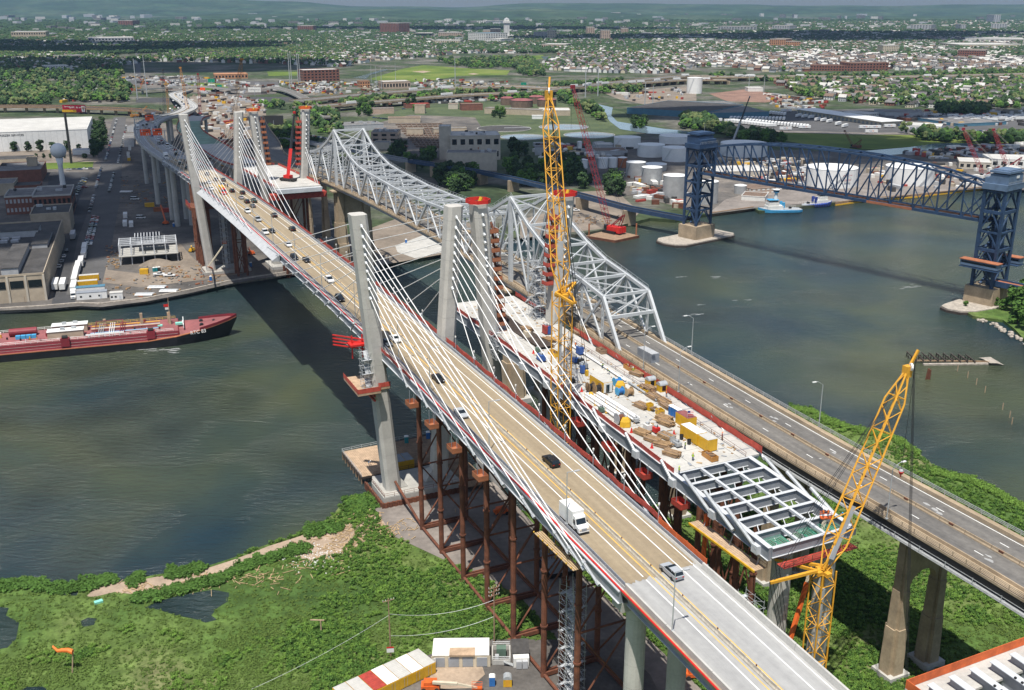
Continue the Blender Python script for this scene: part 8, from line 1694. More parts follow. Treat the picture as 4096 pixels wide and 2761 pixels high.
for c_,kd,cl,lb_ in((R1(1620,1385),'suv','silver','silver SUV on the grey concrete just past the tan roadway'),(R3(2090,1410),'suv','black','black SUV driving away right of the barrier ahead of the silver one'),(R3(1255,960),'sedan','silver','silver sedan coming down between the stays left of the barrier'),(R3(1050,635),'sedan','black','black car alone between the white stays below the pylon'),(R3(585,300),'sedan','grey','grey sedan beside the near left pylon leg'),(R3(672,262),'sedan','white','white sedan with a dark sunroof beside the grey sedan at the pylon'),((2320/K,920+480/K),'suv','black','black car just behind the near pylon leg left of the barrier'),((2258/K,920+352/K),'suv','white','white SUV passing the mid span lamp posts'),(R6(2025,1035),'sedan','black','black sedan left of the barrier at mid span'),(R6(1825,1000),'suv','black','black SUV in the outer left lane at mid span'),(R6(1768,795),'sedan','white','white hatchback alone at mid span'),(R6(1845,550),'suv','black','dark SUV driving away by the right parapet at mid span'),(R6(1518,580),'sedan','black','black sedan beside the white SUV above mid span'),(R6(1400,605),'suv','white','white SUV beside the black sedan above mid span'),(R6(1540,340),'suv','black','dark wagon driving away near the far stay fan end'),(R6(1300,405),'suv','silver','silver SUV left of the barrier near the far stays'),(R6(1130,275),'suv','white','white SUV behind the silver SUV near the far stays'),(R6(1208,190),'sedan','grey','dark grey sedan driving away below the far pylons'),(R6(1115,125),'suv','black','black SUV with a pale roof load driving away'),(R6(1235,112),'pickup','green','dark green pickup driving away at the right parapet'),(R6(1022,62),'sedan','silver','silver sedan next to the yellow box truck'),(R5(1060,1460),'suv','black','dark SUV leading the group driving away below the far pylons'),(R5(888,1430),'suv','black','black SUV at the foot of the far right stays'),(R5(548,1398),'sedan','white','white sedan left of the yellow box truck'),(R5(512,1300),'sedan','silver','silver car beside the far left pylon leg'),(R5(622,1258),'suv','grey','grey SUV right of the silver car at the far pylon'),(R5(755,1260),'suv','grey','dark wagon driving away at the far right pylon leg'),(R5(750,1330),'sedan','grey','grey sedan just ahead of the motorcycle'),(R5(500,1170),'suv','black','dark SUV half hidden by the far stays'),(R5(362,1078),'sedan','white','white car seen through the far stays'),(R5(435,1050),'suv','red','dark red car seen through the far stays'),(R5(180,1068),'sedan','green','dark green sedan left of the far pylon'),(R5(75,1005),'suv','green','green SUV left of the far pylon'),(R5(190,980),'sedan','grey','grey sedan close to the far pylon shaft')):
 p=gd(*c_,.02);s_,w_=sw(p);away=w_>0.0;lane=(2.4,5.6)if away else(-2.3,-5.2);p=B(s_,min(lane,key=lambda q:abs(q-w_)),zs(s_)+.02);car(p,ZB+(0 if away else math.pi),kd,cl,lb_,pitch=(-1 if away else 1)*math.atan(-1.96e-4*(s_-165))*1)
def onc(px,py):
 best=None
 for i in range(len(CURVE)-1):
  for f in(0,.25,.5,.75):
   a=CURVE[i]+(CURVE[i+1]-CURVE[i])*f;q=g(px,py,a.z);d_=(Vector((q.x,q.y))-Vector((a.x,a.y))).length
   if best is None or d_<best[0]:t_=CURVE[i+1]-CURVE[i];best=(d_,q,math.atan2(t_.y,t_.x),(q-a).cross(t_).z)
 return best
cr_=random.Random(31);fc_=[(990,870),(1010,830),(1045,850),(1080,830),(1015,885),(1060,870),(1090,810),(1035,930),(1080,950),(1110,980),(1085,985),(1140,1000),(1145,1020),(1190,1025),(1200,1060),(1235,1050),(1225,1120),(1270,1105),(1160,745),(1200,725),(1230,690),(1240,700),(1215,740),(1190,735),(1270,690),(1280,710),(1175,760),(1210,690),(1245,670),(1180,690),(1255,715),(1225,655),(1200,650),(1000,855),(975,860),(1025,905),(1050,815),(1100,965),(1165,1010),(1240,725)]
for x_,y_ in fc_:
 d_,q,hz,sgn=onc(x_/K,y_/K);kd=cr_.choice(['sedan','suv','suv','van']);cl=cr_.choice(['white','white','black','silver','grey','blue','red']);car(q+Vector((0,0,.02)),hz+(0 if sgn>0 else math.pi),kd,cl,'small '+cl+' '+kd+' in the dense traffic on the far curved approach','traffic on the curved approach',False)
def truck(p,rz,label,box='white_paint',cab='white_paint',L_=7.5,H_=3.2,step=True,group=None):
 o=thing('box_truck',label,'truck',p,group,rz);MB().box((-.9,0,.6+H_/2),(L_-2.4,2.35,H_-.3)).build('cargo_box',box,o);MB().box((0,0,.62),(L_*.95,1.6,.35)).build('chassis','sign_black',o)
 x0=L_/2-2.1;MB().loft([[(x_,s_*1.05,z)for x_,z in((x0,.45),(x0,2.5 if not step else 3.0),(x0+.7,2.45 if not step else 2.9),(x0+1.15,1.55),(x0+2.2,1.3),(x0+2.3,.45))]for s_ in(-1,1)]).build('cab',cab,o)
 MB().hexa([(x0+.80,-.95,2.5),(x0+1.2,-.95,1.6),(x0+1.2,.95,1.6),(x0+.80,.95,2.5)],[(x0+.86,-.95,2.52),(x0+1.26,-.95,1.62),(x0+1.26,.95,1.62),(x0+.86,.95,2.52)]).build('windscreen','glass_dark',o)
 for s_ in(-1,1):MB().box((x0+.45,s_*1.06,1.9),(.7,.04,.8)).build('side_window','glass_dark',o);MB().box((x0+2.28,s_*.75,.95),(.1,.35,.22)).build('headlight','cream',o);MB().box((x0+1.0,s_*1.3,1.8),(.1,.2,.4)).build('mirror','sign_black',o)
 MB().box((x0+2.29,0,.95),(.08,1.0,.4)).build('grille','steel_grey',o)
 for sx in(x0+1.3,-L_*.3):
  for s_ in(-1,1):MB().tube((sx,s_*.85,.45),(sx,s_*1.15,.45),.45,n=10).build('wheel','rubber',o)
 return o
p=gd(*R1(705,925),.02);s_,w_=sw(p);truck(B(s_,-5.0,zs(s_)),ZB+math.pi,'white step van coming down the left lanes onto the grey concrete');p=gd(*R5(705,1460));s_=sw(p)[0];truck(B(s_,-2.5,zs(s_)),ZB+math.pi,'yellow box truck with a red front below the far pylons','yellow','red_bright',8.5)
for x_,y_,lb_ in((1045,795,'white box truck high on the curved approach'),(1132,1082,'white box truck on the curved approach nearest the far pylon'),(940,882,'white van truck at the outer edge of the curve')):d_,q,hz,sgn=onc(x_/K,y_/K);truck(q,hz+math.pi,lb_)
p=gd(*R5(860,1350));s_=sw(p)[0];o=thing('motorcycle','motorcycle with a dark rider driving away at the right','motorcycle',B(s_,3.6,zs(s_)),None,ZB)
for a in(-.7,.7):MB().tube((a,-.06,.33),(a,.06,.33),.33,n=10).build('wheel','rubber',o)
MB().box((0,0,.65),(1.1,.35,.4)).build('frame','black',o);MB().loft([[(x_+a*.18,b*.24,z)for a,b in((-1,-1),(1,-1),(1,1),(-1,1))]for x_,z in((-.2,.85),(-.1,1.3),(0,1.45))]).lathe(.02,0,[(0,1.42),(.15,1.5),(.15,1.68),(0,1.78)],8).build('rider','denim',o)
pk=random.Random(17)
def parkrow(n_,a,b,cnt,rz,where,col=None,kinds=('sedan','suv','sedan')):
 for i in range(cnt):
  f=i/max(1,cnt-1);q=T(n_,a[0]+(b[0]-a[0])*f,a[1]+(b[1]-a[1])*f,2.2);cl=col or pk.choice(['white','white','silver','black','grey','blue','red']);kd=pk.choice(kinds);car(q,rz+pk.uniform(-.06,.06),kd,cl,cl+' '+('SUV' if kd=='suv' else kd)+' parked '+where,'cars parked '+where,False)
parkrow(1,(720,1095),(795,820),26,1.90,'along the left kerb of the side street');parkrow(1,(655,1280),(690,1150),9,1.90,'on the left kerb beyond the water tower');parkrow(1,(745,1310),(775,1190),9,1.90,'on the right kerb of the side street');parkrow(1,(805,1110),(860,860),18,1.90,'along the right kerb of the upper side street');parkrow(1,(610,1450),(640,1340),6,1.90,'beside the mill tree on the side street')
parkrow(4,(600,105),(650,-80),18,.33,'in the tight row by the truck lane','white' if False else None);parkrow(1,(510,1330),(575,1225),9,.33,'in the lot right of the water tower');parkrow(1,(385,1300),(425,1265),5,.1,'at the foot of the water tower');parkrow(1,(470,1160),(620,1155),5,0,'below the grass verge');parkrow(4,(405,255),(455,150),4,1.90,'by the factory wall')
parkrow(3,(700,1290),(980,1310),12,.1,'on the dock behind the tugs');parkrow(2,(380,990),(440,1000),4,.1,'beside the brown office block');parkrow(2,(225,805),(310,815),6,.1,'by the pump house lawn');parkrow(1,(2130,930),(2300,960),14,.2,'in the lot right of the far unfinished pylon');parkrow(3,(1290,800),(1480,860),22,.8,'in the lot beside the freight shed');parkrow(3,(1950,900),(2300,890),14,.3,'near the blue canopy hall')
for n_,x_,y_,kd,cl,lb_ in((4,1085,310,'pickup','white','white pickup left of two on the quay yard'),(4,1155,318,'pickup','white','white pickup right of two on the quay yard'),(2,1597,1440,'pickup','white','white pickup parked by the steel pile near the viaduct'),(1,568,1245,'sedan','yellow','yellow car alone in the lot by the water tower'),(1,575,1280,'sedan','red','dark red car beside the yellow one in the lot'),(1,920,1362,'van','white','white van in the yard by the far columns'),(1,962,1490,'van','white','small white van among the red machines'),(2,425,745,'sedan','blue','teal car on the lawn of the plant')):car(T(n_,x_,y_,2.2),.05,kd,cl,lb_)
o=truck(T(4,503,462,2.1),1.90+math.pi,'white tractor at the front of the trailer line by the quay','white_paint','white_paint',6.0)
hw_r=random.Random(41)
for l,cnt,nm in((HWY[0],46,'on the turnpike viaduct'),(HWY[1],30,'on the second elevated highway')):
 for i in range(cnt):
  j=hw_r.uniform(0,len(l)-1.01);k_=int(j);t_=(l[k_+1]-l[k_]);q=l[k_]+t_*(j-k_);side=hw_r.choice([-7,-3.5,3.5,7]);q=q+Vector((t_.y,-t_.x,0)).normalized()*side*.8;hz=math.atan2(t_.y,t_.x)
  if hw_r.random()<.3:trailer(q,hz,'white truck trailer driving '+nm,'trucks '+nm,L_=14)
  else:cl=hw_r.choice(['white','silver','black','red','blue']);car(q,hz,hw_r.choice(['sedan','suv']),cl,cl+' car driving '+nm,'cars '+nm,False)
mb=MB();fq=random.Random(6)
for i in range(70):
 c_=T(4,1240-fq.random()**1.3*560,800+fq.gauss(0,6),.03)+Vector((0,-2-abs(fq.gauss(0,1.5)),0))if i<46 else T(6,*fq.choice([(60,320),(180,318),(330,478),(470,480),(180,510),(60,575),(1520,392),(1640,380)]),.03)+Vector((fq.gauss(0,4),fq.gauss(0,1.2),0));k_=fq.uniform(.3,1.1);mb.add([c_+Vector((math.cos(t_)*k_*fq.uniform(1.2,3.2),math.sin(t_)*k_*fq.uniform(.15,.4)+math.cos(t_)*k_*.6,0))for t_ in[2*math.pi*j/9 for j in range(9)]],[tuple(range(9))])
mb.build('wake_foam','siding_grey',kind='stuff')
# ================================================================ LAMPS AND SIGNS
def lamp(label,p,h,arm,group,m_='galv',old=False):
 o=thing('street_lamp',label,'street lamp',p,group);p=Vector(p);a=Vector((V.x,V.y,0))*arm;t_=p+Vector((0,0,h))
 MB().tube(p,t_,.13,.08,n=7).build('pole',m_,o)
 if old:MB().tube(t_,t_+a*.6+Vector((0,0,1.0)),.06,n=5).tube(t_+a*.6+Vector((0,0,1.0)),t_+a+Vector((0,0,1.1)),.06,n=5).build('arm',m_,o);e_=t_+a+Vector((0,0,1.1))
 else:MB().beam(t_,t_+a,.1).build('arm',m_,o);e_=t_+a
 MB().box(e_+Vector((0,0,-.05)),(1.0,.4,.16),math.atan2(a.y,a.x)).build('lamp_head','siding_grey' if not old else 'white_paint',o);MB().box(p+Vector((0,0,.1)),(.5,.5,.2),ZB).build('base_plate',m_,o)
GL='lamps on the left parapet'
for i,s_ in enumerate((-134.4,-100.5,-67,-33.5,-12,24,58,90,122,154,186,218,250)):lamp(('slim grey lamp post on the concrete approach casting a short shadow','slim grey lamp post beside the white step van','slim grey lamp post between the stays below the black SUV','slim grey lamp post by the silver sedan','slim grey lamp post beside the black car at the stays','slim lamp post just behind the near pylon')[i]if i<6 else 'slim grey lamp post on the left parapet of the main span',B(s_,WC-7.6,zs(s_)+.9),10.2,2.0,None if i<6 else GL)
for s_ in range(-105,120,12):
 p=B(s_,WC+9.2,zs(s_));o=thing('bollard_light','short grey post light along the red netted right edge','post light',p,'post lights on the right edge');MB().tube(p,p+Vector((0,0,3.2)),.09,n=6).build('post','galv',o);MB().lathe(p.x,p.y,[(.1,p.z+3.2),(.2,p.z+3.3),(.2,p.z+3.7),(0,p.z+3.8)],7).build('lens','siding_white',o)
for i in range(14):d_=CURVE[3+i*2];q=offs(CURVE,-7.6)[3+i*2];lamp('thin lamp post on the outer edge of the curved approach',q+Vector((0,0,.9)),9,1.8,'lamps on the curved approach')
for c_,w_,sg,lb_ in(((2730+75/K,920+850/K),WO+9.0,-1,'curved arm lamp on the river side of the old road, upper'),((2730+945/K,920+1340/K),WO+9.0,-1,'curved arm lamp on the river side above the marsh'),(R4_(1100,415),WO-9.0,1,'curved arm lamp beside the blue grey container'),(R4_(1440,620),WO-9.0,1,'curved arm lamp with a pale sign on its post'),((2730+1325/K,1840+420/K),WO-9.0,1,'curved arm lamp near the leaning yellow boom')):
 p=gd(*c_,0,ZO);s_=sw(p)[0];lamp(lb_,B(s_,w_,ZO(s_)),10.5,2.6*sg,None,old=True)
def gantry(label,i,pans):
 a,b=offs(CURVE,-8.4)[i],offs(CURVE,8.4)[i];o=thing('sign_gantry',label,'sign gantry',a);k_=(b-a).normalized();n_=Vector((k_.y,-k_.x,0));rz=math.atan2(k_.y,k_.x)
 for q in(a,b):MB().tube(q-Vector((0,0,1)),q+Vector((0,0,8.2)),.3,n=7).build('post','galv',o)
 for h in(6.6,8.0):MB().beam(a+Vector((0,0,h)),b+Vector((0,0,h)),.25).build('truss_chord','galv',o)
 for f,wd,hg_ in pans:
  q=a+(b-a)*f+n_*.5+Vector((0,0,7.6));pn=MB().box(q,(wd,.2,hg_),rz).build('sign_panel','road_sign_orange',o);mb=MB()
  for j in(-.18,.18):mb.box(q+n_*.14+k_*(wd*.2+j*wd*.5)-Vector((0,0,hg_*.28)),(wd*.1,.1,hg_*.2),rz)
  mb.lathe(*(q+n_*.14-k_*wd*.32)[:2],[(0,q.z+hg_*.1),(.5,q.z+hg_*.15),(.5,q.z+hg_*.3),(0,q.z+hg_*.35)],8).build('sign_marks','white_paint',pn);MB().beam(q+n_*.14-k_*wd*.2+Vector((0,0,hg_*.2)),q+n_*.14+k_*wd*.35+Vector((0,0,hg_*.2)),.12,hg_*.12).build('sign_legend','sign_black',pn)
gantry('gantry over the curve with two bright orange road signs',10,((.25,6.8,4.2),(.72,6.2,4.6)));gantry('farther gantry with one bright orange road sign',18,((.7,6.5,4.4),))
# ================================================================ THINGS ON THE BARE SLAB
def D4(x,y):return gd(*R4_(x,y),.03,NZ)
def cont4(lb_,c_,**k_):return container(lb_,D4(*c_),ZB+k_.pop('da',0),**k_)
cont4('yellow container with an open white door nearest the grid',(1660,1125),L_=6.1,roof='roof_pale');cont4('yellow container with a ribbed white roof behind the nearest one',(1560,1065),L_=6.1,roof='white_paint');cont4('yellow container with a faded red roof by the blue toilets',(1495,935),L_=4.5,roof='barge_deck');cont4('yellow site office with a white end beside the wooden reels',(705,590),L_=6.5,roof='roof_pale',door=False);of_=[o for o in bpy.data.objects if o.get('label','').startswith('yellow site office with a white end')][0];MB().box((-3.3,0,1.3),(.12,2.3,2.4)).build('office_front','siding_white',of_);MB().box((-3.38,.1,1.1),(.06,.9,1.9)).build('doorway','glass_dark',of_)
o=container('blue grey container with white marks standing on the old road',B(sw(gd(*R4_(1095,320),0,ZO))[0],WO-3.4,ZO(-30)),ZB,'steel_grey','siding_grey',L_=7)
for i,(x_,y_)in enumerate(((1365,835),(1395,850),(1425,868))):porta(('first blue toilet of three on the slab','middle blue toilet of three on the slab','last blue toilet of three beside the red roofed container')[i],D4(x_,y_),ZB+1.57)
def hut(lb_,c_):o=thing('arched_hut',lb_,'hut',D4(*c_),None,ZB);MB().box((0,0,.8),(1.8,2.0,1.6)).build('wall','yellow',o);MB().loft([[(.95*math.cos(t_),y_,1.6+.8*math.sin(t_))for t_ in[math.pi*i/8 for i in range(9)]]for y_ in(-1.05,1.05)]).build('roof','galv',o);MB().box((-.93,0,.9),(.06,1.0,1.2)).build('opening','glass_dark',o)
hut('yellow hut with rounded tin roof, open fronted, by the red net',(1165,565));hut('yellow hut with rounded tin roof, closed, by the red net',(1272,612))
def reel(lb_,c_,r_,m_,core='lumber',rz=0):o=thing('cable_reel',lb_,'cable reel',D4(*c_)+Vector((0,0,r_)),None,ZB+rz);[MB().tube((0,s_*.75,0),(0,s_*.83,0),r_,n=16).build('flange',m_,o)for s_ in(-1,1)];MB().tube((0,-.74,0),(0,.74,0),r_*.62,n=14).build('winding',core,o)
for a in(('wooden cable reel left of two by the yellow office',(610,615),1.15,'lumber','black'),('wooden cable reel right of two by the yellow office',(672,630),1.15,'lumber','black'),('blue cable reel below the yellow tarp',(882,650),1.0,'tug_blue','porta_blue'),('pale wooden reel right of the blue one',(965,660),1.1,'kraft','lumber'),('blue reel behind the yellow tarp',(855,560),1.0,'tug_blue','porta_blue'),('grey steel reel beside the yellow covered reel',(880,915),1.25,'galv','rust')):reel(*a)
def tarp(lb_,c_,m_='yellow',s_=1.0):p=D4(*c_);o=MB().loft([[p+Vector((a*1.2*k_*s_,b*1.0*k_*s_,z*s_))for a,b in((-1,-.7),(-.3,-1.1),(.8,-.9),(1.1,.2),(.6,1),(-.7,.9))]for k_,z in((1.05,0),(.95,1.2),(.6,1.9),(.15,2.05))]).build('tarp_cover',m_,None,org=tuple(p));tag(o,lb_,'tarpaulin')
tarp('bright yellow tarp over a reel at the left slab edge',(930,940));tarp('yellow tarp on a machine above the blue reel',(882,595));tarp('small yellow tarp bundle at the pipe stack end',(612,662),s_=.5)
for c_,lb_ in(((745,780),'left bundle of long white stay pipes on yellow bearers'),((850,770),'right bundle of long white stay pipes on yellow bearers')):
 p=D4(*c_);o=thing('pipe_bundle',lb_,'pipe bundle',p,None,ZB)
 for k_ in range(4):
  for z in range(2 if k_ in(1,2)else 1):MB().tube((-8.5,-.9+k_*.6,.45+z*.4),(8.5,-.9+k_*.6,.45+z*.4),.19,n=7).build('pipe','cable_white',o)
 for x_ in(-7,-2.5,2.5,7):MB().box((x_,0,.15),(.3,2.8,.22)).build('bearer','yellow',o);MB().tube((x_,1.4,0),(x_,1.4,1.6),.05,n=4).build('stake','yellow',o)
def lumber(lb_,c_,rz=0,m_='lumber',n_=4,L_=3.6):
 p=D4(*c_);q=random.Random(len(lb_));o=thing('lumber_pile',lb_,'lumber pile',p,None,ZB+rz)
 for z in range(n_):
  for k_ in range(5):MB().box((q.uniform(-.3,.3),-.9+k_*.45+q.uniform(-.06,.06),.12+z*.22),(L_*q.uniform(.85,1.1),.36,.17),q.uniform(-.06,.06)).build('plank',m_ if q.random()<.7 else 'wood',o)
for a in(('stack of brown planks nearest the slab corner',(1365,1210),.5),('stack of planks behind the traffic cone',(1285,1130),.5),('plank pile in a yellow tray left of the stacks',(1185,1080),.4),('heap of timber at the left slab edge',(1085,1015),.3),('loose timber heap by the scrap skips',(1310,1050),.2),('pallets of grey fittings in mid slab',(1290,880),.4),('pallets of red brown fittings in mid slab',(1310,925),.3),('broken timber by the yellow crates',(1085,765),.2),('brown crates beside the guard rail',(1200,680),0),('long brown timber boxes by the guard rail',(1290,725),0),('timber boxes next to the blue toilets',(1320,765),0),('timber crate by the red net upper',(1045,465),.3),('stack of planks beside the crane mast',(490,80),0),('dark timber stack below the right unfinished leg',(1150,600),0),('brown boards left of the timber mat',(225,150),.2),('plank bundle on the upper slab by the silver stairs',(20,50),.2)):lumber(*a)
def skip(lb_,c_,m_='yellow',rz=0,L_=3.6,W_=1.6,H_=1.0):
 o=thing('waste_skip',lb_,'skip',D4(*c_),None,ZB+rz)
 for a,b,c2,d2 in((0,-W_/2,L_,.1),(0,W_/2,L_,.1),(-L_/2,0,.1,W_),(L_/2,0,.1,W_)):MB().box((a,b,H_/2),(c2,d2,H_)).build('side',m_,o)
 MB().box((0,0,.1),(L_,W_,.1)).build('floor','rust',o);q=random.Random(len(lb_));[MB().box((q.uniform(-1.3,1.3),q.uniform(-.5,.5),.5+q.uniform(0,.5)),(1.2,.3,.2),q.uniform(0,3)).build('scrap','wood',o)for i in range(5)]
for a in(('rust yellow skip with brown rubbish by the slab end',(1720,1240),'crane_orange'),('yellow skip beside the crane mast',(270,280),'yellow'),('brown timber skip by the red net',(975,415),'crane_orange'),('yellow crate at the reels, tall',(1160,790),'yellow',0,1.2,1.2,1.6),('yellow crate holding red tools',(1255,830),'yellow',0,1.6,1.4,1.2),('brown skip right of the upper white pipe',(710,255),'wood',0,3,1.6),('grey skip of scrap near the black bins',(1320,1050),'galv',.2),('yellow tray by the long plank stack',(1100,600),'yellow',0,4,1.0,.5)):skip(*a)
def machine(lb_,c_,m_,d=(1.8,1.2,1.4)):o=thing('site_machine',lb_,'machine',D4(*c_),None,ZB);MB().box((0,0,d[2]/2+.15),d).build('housing',m_,o);MB().box((.1,0,d[2]+.3),(d[0]*.5,d[1]*.5,.4)).build('hood','galv',o);MB().box((0,0,.08),(d[0]*1.2,d[1]*1.1,.15)).build('skid','black',o);MB().tube((-d[0]*.3,0,d[2]),(-d[0]*.3,0,d[2]+.9),.08,n=5).build('exhaust','black',o)
for a in(('blue compressor with white side at the left slab edge',(150,330),'blue_paint',(2.6,1.4,1.5)),('blue power unit by the upper white pipe',(510,270),'blue_paint',(2.0,1.3,1.8)),('blue pump beside the black skids',(535,450),'blue_paint',(1.0,1.0,1.9)),('blue pump near the crane mast',(470,350),'blue_paint',(1.4,1.2,1.2)),('black power skid left of two grey ones',(515,360),'black',(1.6,1.4,1.2)),('grey power skid in a cage',(545,400),'steel_grey',(2.0,1.5,1.1)),('blue machine by the rusty cage',(225,85),'blue_paint',(1.2,1.2,2.2)),('rusty cage machine at the pylon',(195,80),'red_paint',(2.0,1.4,2.2)),('cream water tank machine on the upper slab',(30,-110)if False else(20,120),'cream',(1.8,1.4,1.8)),('green generator near the blue compressor',(120,250),'roof_green',(1.2,1,1)),('black trolley frame left of the office',(440,530),'black',(1.8,.8,.7)),('red tool rig by the scrap timber',(1220,1000),'red_bright',(1.4,1.2,1.1)),('white tanks in a cage by the timber heap',(1140,980),'siding_white',(1.6,1.4,1.3)),('silver tarp machine near the white open door',(1415,1125),'galv',(1.8,1.3,.8)),('grey coil trailer in mid slab',(1010,890),'galv',(3.0,1.0,.8)),('dark grey box at the left slab edge',(710,810),'roof_green',(1.2,1.0,1.0))):machine(*a)
o=thing('flat_truck','bright red truck under the unfinished pylon leg','truck',B(9,WN-3.5,NZ(9)),None,ZB+math.pi);MB().box((0,0,1.9),(2.2,2.4,2.2)).build('cab','red_bright',o);MB().box((1.12,0,2.3),(.06,2.0,.9)).build('windscreen','glass_dark',o);MB().box((-3.5,0,1.2),(5,2.3,.3)).build('bed','yellow',o);[MB().tube((x_,s_*.9,.5),(x_,s_*1.2,.5),.5,n=8).build('wheel','rubber',o)for x_ in(.2,-4,-5.2)for s_ in(-1,1)]
p=D4(600,350);o=thing('pipe_line','long white pipe lying along the slab by the kerb','pipe',p);MB().tube(B(-20,WN+4.6,NZ(-20)+.5),B(-47,WN+4.9,NZ(-47)+.5),.24,n=8).build('pipe','cable_white',o);MB().tube(B(-48,WN+5.0,NZ(-48)+.5),B(-60,WN+5.2,NZ(-60)+.5),.24,n=8).build('pipe','galv',o)
for i,(x_,y_,lb_)in enumerate(((527,620,'red cone near the wooden reels'),(1180,1145,'red cone beside the plank stacks'),(78,265,'red cone at the left slab edge above the compressor'),(1385,1020,'red cone behind the black bins'),(990,1000,'red fire post at the left slab rail'))):p=D4(x_,y_);o=MB().lathe(p.x,p.y,[(.4,p.z),(.4,p.z+.06),(.3,p.z+.07),(.08,p.z+1.1),(0,p.z+1.1)],8).build('traffic_cone','red_bright',None,org=tuple(p));tag(o,lb_,'traffic cone')
for x_,y_,lb_ in((1455,1065,'black bin standing at the white roofed container'),(1525,1110,'black bin by the open white door'),(803,605,'black bin at the yellow office corner')):p=D4(x_,y_);o=MB().lathe(p.x,p.y,[(.38,p.z),(.45,p.z+1.1),(.36,p.z+1.12),(.3,p.z+.9)],10).build('waste_bin','black',None,org=tuple(p));tag(o,lb_,'bin')
p=D4(1505,965)+Vector((0,0,2.75));o=thing('flag','small striped flag flying on the white roofed yellow container','flag',p);MB().tube(p,p+Vector((0,0,1.5)),.04,n=5).build('staff','galv',o)
for k_ in range(5):MB().box(p+Vector((.65,0,.65+k_*.18)),(1.3,.04,.09)).build('stripe','red_bright' if k_%2==0 else 'white_paint',o)
MB().box(p+Vector((.3,-.03,1.25)),(.55,.04,.4)).build('canton','tug_navy',o)
mb=MB();qd=random.Random(77)
for i in range(240):s_,w_=qd.uniform(-90,22),WN+qd.choice([qd.uniform(-9,9),qd.gauss(6,1.2),qd.gauss(-3,2.5)]);mb.box(B(s_,min(max(w_,WN-10),WN+9.8),NZ(s_)+.08),(qd.uniform(.2,1.4),qd.uniform(.15,.6),.12),qd.uniform(0,3),mi=qd.randrange(3))
mb.build('slab_litter',['lumber','steel_grey','kraft'],kind='stuff')
def body(pose):
 J={'walk':dict(kl=(.16,.12,.5),fl=(-.18,.12,.08),kr=(.02,-.12,.5),fr=(.28,-.1,.06),el=(-.12,.28,1.15),hl=(.08,.3,.95),er=(.1,-.28,1.15),hr=(.3,-.25,1.0),lean=.05),'stand':dict(kl=(.03,.11,.5),fl=(0,.12,.05),kr=(.03,-.11,.5),fr=(0,-.12,.05),el=(.02,.27,1.15),hl=(.12,.25,.9),er=(.02,-.27,1.15),hr=(.15,-.22,.92),lean=0),'bend':dict(kl=(.1,.12,.48),fl=(-.05,.13,.05),kr=(.12,-.12,.48),fr=(0,-.13,.05),el=(.5,.22,.95),hl=(.55,.15,.65),er=(.52,-.22,.95),hr=(.6,-.12,.62),lean=.42)}[pose];l=J['lean']
 vs=[(0,0,.95),(l*.5,0,1.18),(l,0,1.40-l*.4),(l*1.15,0,1.52-l*.5),(l*1.25+.02,0,1.66-l*.55),(l*.95,.18,1.40-l*.4),J['el'],J['hl'],(l*.95,-.18,1.40-l*.4),J['er'],J['hr'],(0,.1,.9),J['kl'],J['fl'],(J['fl'][0]+.2,J['fl'][1],.04),(0,-.1,.9),J['kr'],J['fr'],(J['fr'][0]+.2,J['fr'][1],.04)]
 ed=[(0,1),(1,2),(2,3),(3,4),(2,5),(5,6),(6,7),(2,8),(8,9),(9,10),(0,11),(11,12),(12,13),(13,14),(0,15),(15,16),(16,17),(17,18)];rd=[.15,.15,.17,.06,.105,.08,.055,.045,.08,.055,.045,.1,.075,.055,.05,.1,.075,.055,.05]
 me=bpy.data.meshes.new('person');me.from_pydata(vs,ed,[]);o=bpy.data.objects.new('person',me);C.objects.link(o);md=o.modifiers.new('skin','SKIN');sv=me.skin_vertices[0].data
 for i,r_ in enumerate(rd):sv[i].radius=(r_,r_)
 sv[0].use_root=True;o.modifiers.new('sub','SUBSURF').levels=1;dg=bpy.context.evaluated_depsgraph_get();m2=bpy.data.meshes.new_from_object(o.evaluated_get(dg));bpy.data.objects.remove(o)
 for m_ in('denim','skin'):m2.materials.append(M[m_])
 for p_ in m2.polygons:c_=p_.center;p_.material_index=1 if c_.z>1.5-l*.5 or(abs(c_.y)>.1 and(Vector(c_)-Vector(J['hl'])).length<.1 or(Vector(c_)-Vector(J['hr'])).length<.1)else 0;p_.use_smooth=True
 return m2,l
BD={k_:body(k_)for k_ in('walk','stand','bend')};VS={}
def person(p,rz,pose,vest,helmet,label):
 me,l=BD[pose];o=bpy.data.objects.new('person',me);C.objects.link(o);o.location=p;o.rotation_euler=(0,0,rz);tag(o,label,'person')
 if(pose,vest)not in VS:VS[(pose,vest)]=MB().loft([[(l*(z-.95)*2.2+a*r_*.72,b*r_,z-l*(.45 if z>1.2 else 0))for a,b in[(math.cos(t_),math.sin(t_))for t_ in[2*math.pi*i/8 for i in range(8)]]]for z,r_ in((.95,.19),(1.15,.2),(1.38,.22),(1.47,.1))]).mesh('vest',vest)
 h=MB().lathe(l*1.25+.02,0,[(.19,1.72-l*.55),(.14,1.74-l*.55),(.12,1.82-l*.55),(0,1.87-l*.55)],9).mesh('helmet',helmet)
 for nm,m_ in(('vest',VS[(pose,vest)]),('helmet',h)):c_=bpy.data.objects.new(nm,m_);C.objects.link(c_);c_.parent=o
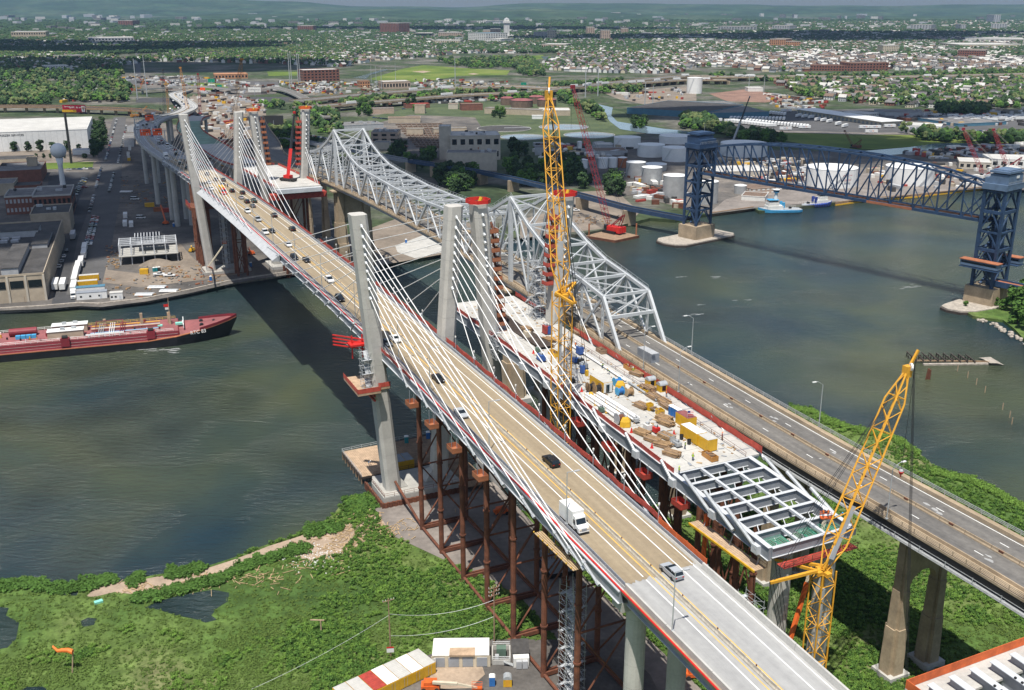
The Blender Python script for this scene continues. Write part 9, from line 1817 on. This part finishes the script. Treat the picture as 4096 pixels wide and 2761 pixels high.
for x_,y_,rz,ps,v_,h,lb_ in((1490,1155,2.5,'walk','hivis','white_paint','worker in white helmet walking past the open white door'),(1560,1265,1,'stand','hivis','yellow','worker in yellow vest standing at the slab end'),(1832,1070,0,'stand','hivis_orange','hivis_orange','worker in orange leaning by the guard rail'),(1432,1390,.5,'stand','hivis','hivis','worker in lime vest at the slab corner'),(785,460,3,'bend','hivis','yellow','worker bending over the white pipe'),(1005,455,2,'stand','hivis','white_paint','worker at the timber crate by the red net'),(718,405,1,'bend','hivis','white_paint','worker kneeling beside the white pipe'),(1315,670,1,'stand','hivis_orange','red_bright','worker in orange by the brown timber boxes'),(470,215,1,'stand','hivis_orange','white_paint','worker beside the crane mast')):person(D4(x_,y_),rz,ps,v_,h,lb_)
for d_,lb_ in((-.5,'worker in orange standing left in the lift basket'),(.4,'worker in orange standing right in the lift basket')):person(otop+Vector((d_,0,.1)),1,'stand','hivis_orange','white_paint',lb_)
person(B(-117.5,WN+8,NZ(-118)-.75),0,'bend','mint','tug_blue','worker in turquoise bending over the green rebar');person(gp([(1475,1862)],2.5)[0],0,'bend','tug_blue','white_paint','worker in blue bending on the timber dock');person(gp([(1575,1772)],2.5)[0],1,'stand','red_bright','yellow','worker in red at the edge of the timber dock')
# ================================================================ CLOUDS whose shadows lie over the far shore
def cloud(cx,cy,rx,ry,z=1150.0,seed=0):
 dx_,dy_=sdir.x/sdir.z*z,sdir.y/sdir.z*z;q=random.Random(seed);mb=MB();b=bmesh.new();bmesh.ops.create_icosphere(b,subdivisions=2,radius=1.0);bv=[v.co.copy()for v in b.verts];bf=[[v.index for v in f.verts]for f in b.faces];b.free()
 for i in range(34):
  a,r_=q.uniform(0,6.28),math.sqrt(q.random());c_=Vector((cx+dx_+rx*r_*math.cos(a)*.8,cy+dy_+ry*r_*math.sin(a)*.8,z+q.uniform(0,60)));k_=q.uniform(.24,.45);mb.add([c_+Vector((v.x*rx*k_*q.uniform(.9,1.1),v.y*ry*k_*q.uniform(.9,1.1),max(v.z,-.25)*70))for v in bv],bf)
 mb.build('cloud','cloud_white',kind='stuff')
m=bpy.data.materials.new('cloud_white');m.use_nodes=True;n=m.node_tree.nodes;L=m.node_tree.links;b=n['Principled BSDF'];b.inputs['Base Color'].default_value=(.9,.9,.9,1);b.inputs['Roughness'].default_value=1;tp_n=n.new('ShaderNodeBsdfTransparent');mxs=n.new('ShaderNodeMixShader');mxs.inputs[0].default_value=.075;L.new(tp_n.outputs[0],mxs.inputs[1]);L.new(b.outputs[0],mxs.inputs[2]);L.new(mxs.outputs[0],[q for q in n if q.type=='OUTPUT_MATERIAL'][0].inputs[0]);M['cloud_white']=m
for i,a in enumerate(((-360,660,230,190),(-110,900,300,150),(230,1000,260,130),(420,1250,300,60),(-900,2300,620,260),(-1500,3300,900,500),(900,4100,1100,420),(1700,4600,900,420),(-300,5600,1500,420),(700,1270,240,60))):cloud(*a,seed=i)
